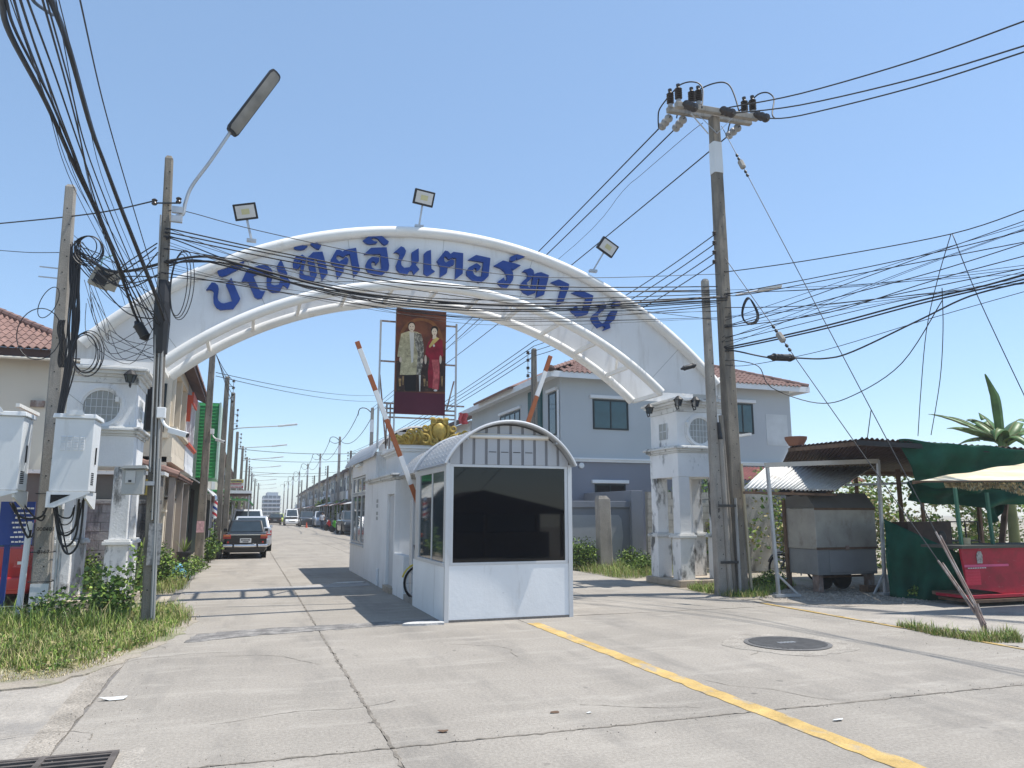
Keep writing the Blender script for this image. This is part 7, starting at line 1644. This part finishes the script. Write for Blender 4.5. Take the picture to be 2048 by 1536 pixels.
bush(10.4, 19.0, 1.3, .55, 'low weeds before the block wall left of the right pillar', 19, 1600, .06, d=.9)
bush(10.9, 20.6, .9, .8, 'small bush at the end of the grey wall', 20, 900, .07)
bush(11.0, 14.35, 1.0, .42, 'bright low bush behind the right poles', 21, 1200, .05)
bush(12.25, 11.65, .5, .25, 'small dark weeds at the foot of the lower net', 22, 350, .06)
# sapling beside the lamp pole
sp = thing('sapling', 'thin leafy sapling climbing beside the lamp pole', 'sapling', (-1.45, 12.42, 0)); mb = MB()
mb.tube(smoothpts([(-1.50, 12.40, 0), (-1.47, 12.38, .5), (-1.40, 12.39, 1.05), (-1.38, 12.40, 1.25)], 4), .012, 6); mb.build('stem', M_stem, sp)
mb = MB(); r = random.Random(5)
for k in range(9): leaves(mb, (-1.46 + .07 * r.gauss(0, 1), 12.36, .45 + .08 * k), (.10, .06, .06), 12, .07, r, 2, hollow=0)
mb.build('foliage', [M_leaf, M_leafb], sp, recalc=False)
# trees with trunk and leafy crown
def tree(x, y, h, rad, lab, seed, n=2200, s=.22, mats=None, trunk=True, group=None, zc=None):
    r = random.Random(seed); t = thing('tree', lab, 'tree', (x, y, 0), group); mats = mats or [M_leaf, M_leafb, M_leafd]
    mb = MB(); mb.tube([(x, y, -.1), (x + .05, y, h * .3), (x - .03, y, h * .6)], [.12, .09, .05], 8)
    cs = []
    for k in range(7):
        a = 2 * math.pi * k / 7 + r.uniform(-.3, .3); q = r.uniform(.3, .8); c = Vector((x + rad * q * math.cos(a), y + rad * q * math.sin(a), h * r.uniform(.5, .88))); cs.append(c)
        mb.tube([(x, y, h * .35), tuple(c)], [.05, .015], 5)
    cs.append(Vector((x, y, h * .85))); mb.build('trunk', M_trunk, t, smooth=True)
    mb = MB()
    for c in cs: leaves(mb, c, (rad * .48, rad * .48, h * .17), n // 8, s, r, len(mats), hollow=.15)
    mb.build('crown', mats, t, recalc=False); return t
tree(14.8, 22.5, 3.6, 1.3, 'round green tree top showing above the old block wall', 31, 2600, .10)
tree(-1.6 + bendx(75), 75, 3.2, 1.2, 'green street tree before the far left shops', 33, 1500, .25)
tree(9.3 + bendx(70), 78, 2.9, 1.1, 'green tree before the far right row houses', 34, 1500, .25)
tree(9.2 + bendx(70), 62, 2.6, .9, 'dark green potted tree beside the right side pickup', 35, 1200, .16)
tree(9.4 + bendx(100), 100, 3.4, 1.4, 'farther green tree before the right row houses', 36, 1300, .35)
for k, (x, y) in enumerate(((8.6, 52), (8.5, 56), (8.7, 66), (8.6, 72), (8.8, 84), (8.5, 46))):
    bush(x + bendx(y), y, 1.4, 1.5 + .3 * (k % 3), ('green potted shrubs nearest the dark pickup tailgate', 'green potted shrubs just beyond the pickup', 'leafy shrubs beside the green motorcycle', 'leafy shrubs beside the clothes rack', 'leafy shrubs beyond the walking person', 'green shrubs half hidden by the gate office')[k], 40 + k, 700, .16)
bush(-1.0, 28.6, .5, 1.3, 'leafy potted plant beside the barber pole', 50, 420, .12)
bush(-1.05, 27.2, .45, .9, 'small leafy plant by the black bin', 51, 300, .10)
# bare tree far right
bt_ = thing('bare_tree', 'leafless tree rising faintly behind the dark shed roof', 'tree', (24, 34, 0)); p = AY(1598, 890, 34); mb = MB(); r = random.Random(9)
mb.tube([(p.x, 34, 0), (p.x, 34, p.z - .6)], [.12, .05], 6)
def branch(b, d, l, rr, k):
    e = b + d * l; mb.tube([b, e], [rr, rr * .6], 4)
    if k:
        for _ in range(4): branch(b.lerp(e, r.uniform(.4, 1)), (d + Vector((r.gauss(0, .6), r.gauss(0, .4), r.gauss(0, .3)))).normalized(), l * .62, rr * .6, k - 1)
branch(Vector((p.x, 34, p.z - .7)), Vector((0, 0, 1)), .75, .035, 3); mb.build('branches', M_trunk, bt_)
# hedge behind the stalls
hd = thing('hedge', 'sunlit unkempt hedge behind the stalls on the right', 'hedge', (18, 20, 0)); mb = MB(); r = random.Random(77)
for k in range(52): leaves(mb, (13.2 + k * .22 + r.gauss(0, .2), 18.8 + r.gauss(0, .4), r.uniform(.3, 2.5)), (.65, .5, .6), 260, .13, r, 3, hollow=0)
mb.build('foliage', [M_leafb, M_leaf, M_grassdry], hd, recalc=False); mb = MB()
for k in range(14): mb.tube([(13.4 + k * .78, 18.9, 0), (13.4 + k * .78 + r.gauss(0, .15), 18.9, 1.5)], .025, 5)
mb.build('stems', M_trunk, hd)
# banana plants
def banana(x, y, lab, leafspec, seed):
    t = thing('banana_plant', lab, 'banana plant', (x, y, 0), 'banana plants behind the stalls'); r = random.Random(seed)
    top = Vector((x, y, AY(2000, 885, 17).z)); mb = MB(); mb.tube([(x, y, 0), (x + .03, y, 1.5), tuple(top)], [.16, .13, .08], 10); mb.build('stem', M_stem, t, smooth=True)
    for (az, lift, L_, w, droop) in leafspec:
        d = Vector((math.cos(az), math.sin(az), 0)); n = 14; pts = []
        for i in range(n + 1):
            f = i / n; pts.append(top + d * (L_ * f * (1 - .15 * f)) + Vector((0, 0, lift * f * 2.0 - droop * f * f * 2.0)))
        mb = MB(); sd = d.cross(Vector((0, 0, 1))).normalized()
        vs_ = []; fs = []
        for i, p in enumerate(pts):
            f = i / n; ww = w * math.sin(math.pi * min(1, .08 + .92 * f) ** .8) * (1 if i < n else .1) * r.uniform(.86, 1.0)
            vs_ += [p + sd * ww + Vector((0, 0, -.35 * ww)), p, p - sd * ww + Vector((0, 0, -.35 * ww))]
        for i in range(n):
            a, b = 3 * i, 3 * i + 3
            if r.random() > .06: fs.append((a, a + 1, b + 1, b))
            if r.random() > .06: fs.append((a + 1, a + 2, b + 2, b + 1))
        mb.add(vs_, fs); lf = mb.build('leaf', M_banana, t, smooth='all', solid=.006)
        mb = MB(); mb.tube(pts, [.03 * (1 - .8 * i / n) + .004 for i in range(n + 1)], 5); mb.build('midrib', M_stem, lf)
p = AY(2005, 860, 17.0)
banana(p.x, 17.0, 'banana plant with broad leaves spreading left above the shed', [(2.30, .95, 2.30, .27, .45), (2.75, .62, 1.95, .30, .40), (2.0, .40, 1.5, .28, .40), (3.6, .8, 1.2, .26, .8), (.2, .9, 1.6, .3, .5), (-.5, .6, 1.4, .3, .5), (4.6, .5, 1.2, .26, .7), (1.6, .9, 1.4, .24, .5)], 3)
banana(p.x + 1.0, 17.8, 'second banana plant cut by the right edge', [(2.5, .95, 1.8, .3, .45), (3.0, 1.0, 1.5, .28, .6), (.2, .8, 1.8, .3, .5), (4.4, .6, 1.3, .28, .7), (1.3, 1.0, 1.2, .24, .4)], 4)
mb = MB(); q = AY(1978, 760, 17.0); top = Vector((p.x - .1, 17.0, 3.6)); pts = smoothpts([top, AY(1992, 805, 17.0), AY(1984, 780, 17.0), AY(1970, 748, 17.0)], 4); tag(mb.tube(pts, [.10, .12, .13, .14, .14, .13, .12, .11, .10, .08, .06, .04, .02][:len(pts)], 7).build('rolled_leaf', M_banana, smooth=True), 'rolled young banana leaf standing upright above the right shed', 'leaf')
# ================================================================== VEHICLES, PEOPLE, SMALL STREET THINGS
def wheel(t, x, y, r, w, rim=M_chrome):
    mb = MB(); mb.lathe([(r * .62, -w / 2), (r * .93, -w / 2), (r, -w * .3), (r, w * .3), (r * .93, w / 2), (r * .62, w / 2)], (x, y, r), 20, 'x'); wh = mb.build('wheel', M_tyre, t, smooth=True)
    sx = 1 if x > OFF.get(t.name, (0, 0, 0))[0] else -1
    mb = MB(); mb.lathe([(r * .60, w * .30 * sx), (r * .52, w * .46 * sx), (r * .16, w * .40 * sx), (r * .12, w * .50 * sx), (.01, w * .5 * sx)], (x, y, r), 16, 'x'); mb.build('rim', rim, wh, smooth=True)
def car(lab, x, y, L_, W, H_, paint, belt=.86, deck=.92, nose=.80, cab=(-.42, .05, -.30, -.06), rear='sedan', name='parked_car', cat='car', plate=True, grp=None, bumper=None, lights=True, glass=None, flip=False, rake=.0):
    """x, y is the car's centre; it faces +y (flip turns it to face -y). cab = rear/front ends of the greenhouse at belt and roof, as fractions of L"""
    t = thing(name, lab, cat, (0, 0, 0), grp); hw = W / 2; r = H_ * .215
    st = [(-.5, .34, deck * .97, .90), (-.485, .24, deck, .96), (-.40, .20, deck + .01, 1.0), (-.15, .19, belt, 1.0), (.10, .19, belt - .01, 1.0), (.30, .19, nose + .03, 1.0), (.44, .20, nose - .02, .97), (.488, .26, nose - .12, .90), (.5, .36, nose - .20, .84)]
    mb = MB(); vs_ = []; fs = []; n = 10
    for f, zb, zt, k in st:
        w = hw * k; Y = f * L_
        vs_ += [(-w * .90, Y, zb), (-w, Y, zb + .12), (-w, Y, zb + (zt - zb) * .55), (-w * .97, Y, zt - .06), (-w * .90, Y, zt), (w * .90, Y, zt), (w * .97, Y, zt - .06), (w, Y, zb + (zt - zb) * .55), (w, Y, zb + .12), (w * .90, Y, zb)]
    for i in range(len(st) - 1):
        for j in range(n): fs.append((i * n + j, i * n + (j + 1) % n, (i + 1) * n + (j + 1) % n, (i + 1) * n + j))
    fs += [tuple(range(n - 1, -1, -1)), tuple(range((len(st) - 1) * n, len(st) * n))]
    mb.add(vs_, fs); bd = mb.build('body', paint, t, smooth=True)
    # wheel arches
    for f in (-.31, .32):
        for s in (-1, 1):
            mb = MB(); mb.lathe([(r * 1.22, s * (hw + .004)), (r * 1.22, s * (hw - .10)), (.02, s * (hw - .10))] if False else [(r * 1.2, s * (hw + .003)), (r * 1.2, s * (hw - .05))], (0, f * L_, r), 20, 'x'); mb.build('wheel_arch', M_dark, bd)
            wheel(t, s * (hw - .085), f * L_, r, .18)
    b0, b1, t0, t1 = [c * L_ for c in cab]; zb = belt - .01; wb, wt = hw * .90, hw * .74; wz = zb + (H_ - zb)
    gh_ = [(-wb, b0, zb), (wb, b0, zb), (wb, b1, zb), (-wb, b1, zb), (-wt, t0, H_), (wt, t0, H_), (wt, t1, H_), (-wt, t1, H_)]
    mb = MB(); mb.add(gh_, [(0, 3, 2, 1), (4, 5, 6, 7), (0, 1, 5, 4), (1, 2, 6, 5), (2, 3, 7, 6), (3, 0, 4, 7)]); cb = mb.build('cabin', paint, t, bevel=.05)
    V = [Vector(p) for p in gh_]; gl = glass or M_glass
    def pane(a, b, c, d, m0, m1, h0, h1, nm):
        q = [V[a].lerp(V[b], m0).lerp(V[d].lerp(V[c], m0), h0), V[a].lerp(V[b], m1).lerp(V[d].lerp(V[c], m1), h0), V[a].lerp(V[b], m1).lerp(V[d].lerp(V[c], m1), h1), V[a].lerp(V[b], m0).lerp(V[d].lerp(V[c], m0), h1)]
        nn = (q[1] - q[0]).cross(q[3] - q[0]).normalized(); cc = (q[0] + q[2]) / 2
        if nn.dot(cc - Vector((0, (b0 + b1) / 2, (zb + H_) / 2))) < 0: nn = -nn
        mb = MB(); mb.prism([p + nn * .010 for p in q], [p - nn * .01 for p in q]); mb.build(nm, gl, cb)
    pane(0, 1, 5, 4, .08, .92, .12, .88, 'rear_window'); pane(2, 3, 7, 6, .07, .93, .10, .9, 'windscreen')
    for a, b, c, d in ((1, 2, 6, 5), (0, 3, 7, 4)): pane(a, b, c, d, .08, .47, .12, .86, 'side_window'); pane(a, b, c, d, .51, .92, .12, .86, 'side_window')
    rb, fb = -.5 * L_, .5 * L_
    if rear == 'classic':
        for s in (-1, 1):
            mb = MB(); mb.box(s * hw * .86 - .13, s * hw * .86 + .13 - (.02 if s > 0 else 0), rb - .03, rb + .03, .70, .84); tl = mb.build('tail_light', M_taillight, t, bevel=.012)
            mb = MB(); mb.box(s * hw * .86 - .12, s * hw * .86 + .10, rb - .036, rb - .031, .775, .835); mb.build('amber_lens', M_amber, tl)
            mb = MB(); mb.lathe([(.035, -.01), (.035, .01)], (s * hw * .80, rb - .02, .58), 12, 'y'); mb.build('reflector', M_taillight, t)
        mb = MB(); mb.tube([(-hw * 1.02, rb + .25, .47), (-hw * 1.0, rb - .06, .46), (0, rb - .11, .45), (hw * 1.0, rb - .06, .46), (hw * 1.02, rb + .25, .47)], .052, 10); bu = mb.build('bumper', M_chrome, t, smooth=True)
        for s in (-.55, .55): mb = MB(); mb.box(s * hw - .03, s * hw + .03, rb - .17, rb - .10, .38, .55); mb.build('overrider', M_plastic, bu, bevel=.015)
        mb = MB(); mb.box(-hw * .93, hw * .93, rb - .002, rb + .02, deck - .075, deck - .05); mb.build('trim', M_chrome, t)
    else:
        for s in (-1, 1):
            mb = MB(); c = s * hw * .84; mb.prism([(c - .13, rb - .015, .68), (c + .10, rb - .0, .68), (c + .10, rb + .02, .88), (c - .08, rb - .0, .86)] if s > 0 else [(c - .10, rb, .68), (c + .13, rb - .015, .68), (c + .08, rb, .86), (c - .10, rb + .02, .88)], [(c - .13, rb + .1, .68), (c + .10, rb + .1, .68), (c + .10, rb + .1, .88), (c - .08, rb + .1, .86)] if s > 0 else [(c - .10, rb + .1, .68), (c + .13, rb + .1, .68), (c + .08, rb + .1, .86), (c - .10, rb + .1, .88)]); tl = mb.build('tail_light', M_taillight, t)
            mb = MB(); mb.box(c - .07, c + .08, rb - .02, rb - .016, .73, .78); mb.build('clear_lens', M_clear, tl)
        mb = MB(); mb.box(-hw * .88, hw * .88, rb - .05, rb + .1, .30, .52); mb.build('bumper', bumper or paint, t, bevel=.03)
    for s in (-1, 1):
        mb = MB(); mb.box(s * hw * .74 - .14, s * hw * .74 + .14, fb - .10, fb - .005, nose - .34, nose - .19); mb.build('headlight', M_clear, t, bevel=.02)
        mb = MB(); mb.box(s * (hw + .02) - .06, s * (hw + .02) + .06, b1 - .42, b1 - .34, belt + .02, belt + .14); mb.build('mirror', paint, t, bevel=.015)
    mb = MB(); mb.box(-hw * .85, hw * .85, fb - .06, fb + .04, .26, .46); mb.build('front_bumper', bumper or paint, t, bevel=.03); mb = MB(); mb.box(-hw * .42, hw * .42, fb - .06, fb - .012 + .02, nose - .34, nose - .22); mb.build('grille', M_plastic, t)
    if plate:
        mb = MB(); mb.box(-.19, .19, rb - .028, rb - .012 + .01, .56 if rear == 'classic' else .58, .71 if rear == 'classic' else .70); pl = mb.build('plate', M_signw, t)
        mb = MB(); xx = -.15
        while xx < .13: mb.box(xx, xx + .03, rb - .032, rb - .029, .635, .685); xx += .045
        mb.build('plate_text', M_printk, pl); mb = MB(); mb.box(-.10, .10, rb - .032, rb - .029, .58, .605); mb.build('plate_text', M_printk, pl)
    t.location = (x, y, 0); t.rotation_euler = (0, 0, math.pi if flip else 0); OFF[t.name] = (x, y, 0)
    return t
SED = (-.36, .20, -.24, .06)
car('old black classic sedan with chrome bumper parked by the left shops', .04, 31.05, 3.95, 1.46, 1.34, M_carblack, belt=.88, deck=.90, nose=.84, cab=(-.27, .20, -.19, .10), rear='classic')
car('silver hatchback parked in front of the old black sedan', .25, 36.2, 4.1, 1.70, 1.46, M_silver, belt=.92, deck=1.0, cab=(-.47, .24, -.36, .03))
car('red hatchback parked behind the blue sign at left edge', -4.30, 17.1, 3.45, 1.70, 1.50, M_red, belt=.95, deck=1.02, cab=(-.47, .24, -.36, .03))
def pickup(lab, x, y, paint, flip=False, grp=None):
    t = car(lab, x, y, 5.2, 1.85, 1.78, paint, belt=1.08, deck=1.06, nose=1.08, cab=(-.14, .22, -.08, .08), name='pickup_truck', cat='pickup', flip=flip, grp=grp); return t
pickup('white pickup truck parked beyond the silver hatchback', .10, 43.5, M_carwhite)
pickup('dark pickup truck parked on the right beside the gate office', 7.75, 60.5, M_cardark, flip=True)
car('black car driving far down the middle of the street', 3.2 + .6, 112, 4.4, 1.75, 1.5, M_carblack, cab=(-.45, .24, -.34, .03), belt=.95, deck=1.0)
car('white van parked far away on the right side', 5.6, 104, 4.9, 1.8, 2.1, M_carwhite, cab=(-.48, .36, -.46, .20), belt=1.1, deck=1.1, flip=True)
pickup('far dark pickup parked beside the white van', 7.0, 96, M_cardark, True)
pickup('far grey pickup parked nearest of the far right vehicles', 8.3, 92, M_silver, True)
car('far yellow green taxi in the middle of the street', 5.0, 128, 4.4, 1.75, 1.5, mat('taxi_green', (.40, .48, .06), .35, grain=0, coat=.5), cab=(-.40, .22, -.28, .06), flip=True)
# motorcycles by the right shops
def motorcycle(x, y, rot, m, lab):
    t = thing('motorcycle', lab, 'motorcycle', (0, 0, 0), None)
    for Y in (-.62, .62): mb = MB(); mb.lathe([(.17, -.05), (.27, -.045), (.29, 0), (.27, .045), (.17, .05)], (0, Y, .29), 16, 'x'); w = mb.build('wheel', M_tyre, t); mb = MB(); mb.lathe([(.17, -.02), (.17, .02)], (0, Y, .29), 10, 'x'); mb.build('hub', M_galv, w)
    mb = MB(); mb.prism_yz([(-.75, .62), (-.70, .78), (-.30, .74), (-.12, .55), (.18, .50), (.38, .95), (.52, .98), (.60, .55), (.30, .34), (-.35, .32), (-.55, .45)], -.11, .11); mb.build('fairing', m, t, bevel=.03)
    mb = MB(); mb.prism_yz([(-.72, .79), (-.30, .75), (-.10, .78), (-.12, .86), (-.70, .88)], -.12, .12); mb.build('seat', M_plastic, t, bevel=.03)
    mb = MB(); mb.tube([(-.33, .30, 1.03), (0, .40, 1.0), (.33, .30, 1.03)], .017, 6); mb.build('handlebar', M_plastic, t); mb = MB(); mb.tube([(0, .42, .98), (0, .62, .29)], .035, 6); mb.build('fork', M_galv, t); mb = MB(); mb.lathe([(.09, 0), (.07, .05), (.02, .06)], (0, .52, .88), 10, 'y'); mb.build('headlight', M_clear, t)
    t.location = (x, y, 0); t.rotation_euler = (0, 0, rot)
motorcycle(7.55, 72, 2.0, M_red, 'red scooter parked by the right shops behind the walker')
motorcycle(7.5, 66, 1.2, M_greenbike, 'bright green motorcycle parked beside the dark pickup')
# walking person
def person(x, y, h, lab, heading=0.0):
    J = {'pel': (0, 0, .53), 'chest': (0, .01, .72), 'neck': (0, .01, .835), 'head0': (0, .015, .875), 'head1': (0, .02, .965), 'shl': (-.10, .0, .81), 'ell': (-.135, -.03, .65), 'hal': (-.12, .05, .52), 'shr': (.10, .0, .81), 'elr': (.135, .02, .65), 'har': (.12, .10, .53),
         'hil': (-.05, 0, .52), 'knl': (-.055, .07, .28), 'anl': (-.05, .02, .04), 'tol': (-.05, .11, .015), 'hir': (.05, 0, .52), 'knr': (.055, .0, .28), 'anr': (.05, -.10, .05), 'tor': (.05, -.02, .015)}
    rad = {'pel': .075, 'chest': .085, 'neck': .03, 'head0': .04, 'head1': .038, 'shl': .04, 'ell': .027, 'hal': .018, 'shr': .04, 'elr': .027, 'har': .018, 'hil': .058, 'knl': .036, 'anl': .024, 'tol': .016, 'hir': .058, 'knr': .036, 'anr': .024, 'tor': .016}
    E_ = [('pel', 'chest'), ('chest', 'neck'), ('neck', 'head0'), ('head0', 'head1'), ('chest', 'shl'), ('shl', 'ell'), ('ell', 'hal'), ('chest', 'shr'), ('shr', 'elr'), ('elr', 'har'), ('pel', 'hil'), ('hil', 'knl'), ('knl', 'anl'), ('anl', 'tol'), ('pel', 'hir'), ('hir', 'knr'), ('knr', 'anr'), ('anr', 'tor')]
    K = list(J); me = bpy.data.meshes.new('person_cage'); me.from_pydata([tuple(c * h for c in J[k]) for k in K], [(K.index(a), K.index(b)) for a, b in E_], [])
    o = bpy.data.objects.new('cage', me); C.objects.link(o); sk = o.modifiers.new('skin', 'SKIN'); sk.use_smooth_shade = True; ss = o.modifiers.new('sub', 'SUBSURF'); ss.levels = 2
    for i, k in enumerate(K): v = me.skin_vertices[0].data[i]; v.radius = (rad[k] * h * 1.1,) * 2; v.use_root = (k == 'pel')
    dgph = bpy.context.evaluated_depsgraph_get(); m2 = bpy.data.meshes.new_from_object(o.evaluated_get(dgph)); bpy.data.objects.remove(o)
    m2.materials.clear()
    for m in (M_bodyskin, M_shirt, M_jeans): m2.materials.append(m)
    for p in m2.polygons:
        z = p.center.z / h; ax = abs(p.center.x) / h
        p.material_index = 2 if (z < .53 and ax < .105 and z > .05) else (1 if (.53 <= z < .835 and not (ax > .10 and z < .68)) else 0); p.use_smooth = True
    t = thing('person', lab, 'person', (x, y, 0)); b_ = bpy.data.objects.new('body', m2); C.objects.link(b_); b_.parent = t
    hm = MB(); hm.lathe([(.001, .065), (.03, .058), (.046, .03), (.047, 0), (.042, -.03)], (0, 0, .955), 12); hm.v = [(a * h, (b + .012) * h, c * h) for a, b, c in hm.v]; ho = hm.build('hair', M_printk, None, smooth=True); ho.parent = t
    t.rotation_euler = (0, 0, heading)
person(7.25, 79, 1.70, 'person in white shirt and dark trousers walking by the right shops', math.pi * .9)
# things outside the left shops
bn = thing('bin', 'black plastic bin standing behind the black sedan', 'bin', (-.95, 29.2, 0)); mb = MB(); mb.lathe([(.20, 0), (.27, .55), (.30, .56), (.30, .60), (.26, .60), (.24, .5), (.18, .03)], (-.95, 29.2, 0), 18); mb.build('tub', M_plastic, bn, smooth=True)
for s in (-1, 1): mb = MB(); mb.tube([(-.95 + s * .29, 29.15, .52), (-.95 + s * .36, 29.15, .48), (-.95 + s * .29, 29.25, .46)], .014, 6); mb.build('handle', M_plastic, bn)
fp = thing('flower_pot', 'dark flower pot with spiky plant by the cream wall', 'pot', (-1.62, 24.2, 0)); mb = MB(); mb.lathe([(.14, 0), (.19, .45), (.21, .46), (.21, .5), (.15, .48)], (-1.62, 24.2, 0), 16); mb.build('pot', M_plastic, fp, smooth=True)
mb = MB(); r = random.Random(3)
for k in range(40): a = r.uniform(0, 6.28); l = r.uniform(.25, .45); e = r.uniform(.2, .9); p0 = Vector((-1.62, 24.2, .48)); tip = p0 + Vector((math.cos(a) * l * e, math.sin(a) * l * e, l)); s = Vector((-math.sin(a), math.cos(a), 0)) * .015; mb.add([p0 - s, p0 + s, tip], [(0, 1, 2)])
mb.build('leaves', M_leafb, fp, recalc=False)
mb = MB(); mb.grid(lambda u, v: (-1.75 + .55 * u, 20.2 + .5 * v, .05 + .32 * math.sin(math.pi * u) * math.sin(math.pi * v) + .03 * math.sin(9 * u + 7 * v)), 12, 12); tag(mb.build('blue_bag', M_bluebin, smooth='all', solid=.01), 'pale blue plastic bag lying in the weeds by the porch', 'bag')
cn_ = thing('traffic_cone', 'small orange cone by the far parked vehicles', 'cone', (6.4, 88, 0)); mb = MB(); mb.lathe([(.16, 0), (.16, .03), (.12, .04), (.03, .6), (.02, .6)], (6.4, 88, 0), 12); mb.build('cone', M_orange, cn_)
rk = thing('clothes_rack', 'rack of hanging grey clothes outside the right shops', 'rack', (8.0, 70, 0)); mb = MB(); mb.tube([(7.7, 70, 0), (7.7, 70, 1.6), (9.2, 70, 1.6), (9.2, 70, 0)], .02, 6); mb.build('frame', M_galv, rk)
for k in range(7): mb = MB(); x = 7.8 + k * .2; mb.prism_xz([(x - .07, .7), (x + .07, .72), (x + .08, 1.45), (x, 1.58), (x - .08, 1.45)], 69.96, 70.02); mb.build('garment', (M_signw, M_cardark, M_galv)[k % 3], rk)
# string fence low across the verge
cable(dep([(-60, 1216), (40, 1212), (100, 1205), (150, 1203)], 13.0, 13.75), .008, 'pale rope strung low across the left verge', None, M_straw, 'rope', 'rope')
# ================================================================== heat haze over the whole place
mb = MB(); mb.box(-420, 420, -75, 720, -1.4, 14.0)
hz = mb.build('haze', bpy.data.materials.new('haze_air')); hm_ = hz.data.materials[0]; hm_.use_nodes = True; nt_ = hm_.node_tree
nt_.nodes.remove(nt_.nodes['Principled BSDF']); pv = nt_.nodes.new('ShaderNodeVolumePrincipled'); pv.inputs['Color'].default_value = (.93, .96, 1.0, 1); pv.inputs['Density'].default_value = .0010; pv.inputs['Anisotropy'].default_value = .2
nt_.links.new(pv.outputs['Volume'], nt_.nodes['Material Output'].inputs['Volume']); stuff(hz); tag(hz, 'thin pale heat haze over the whole street', 'haze')
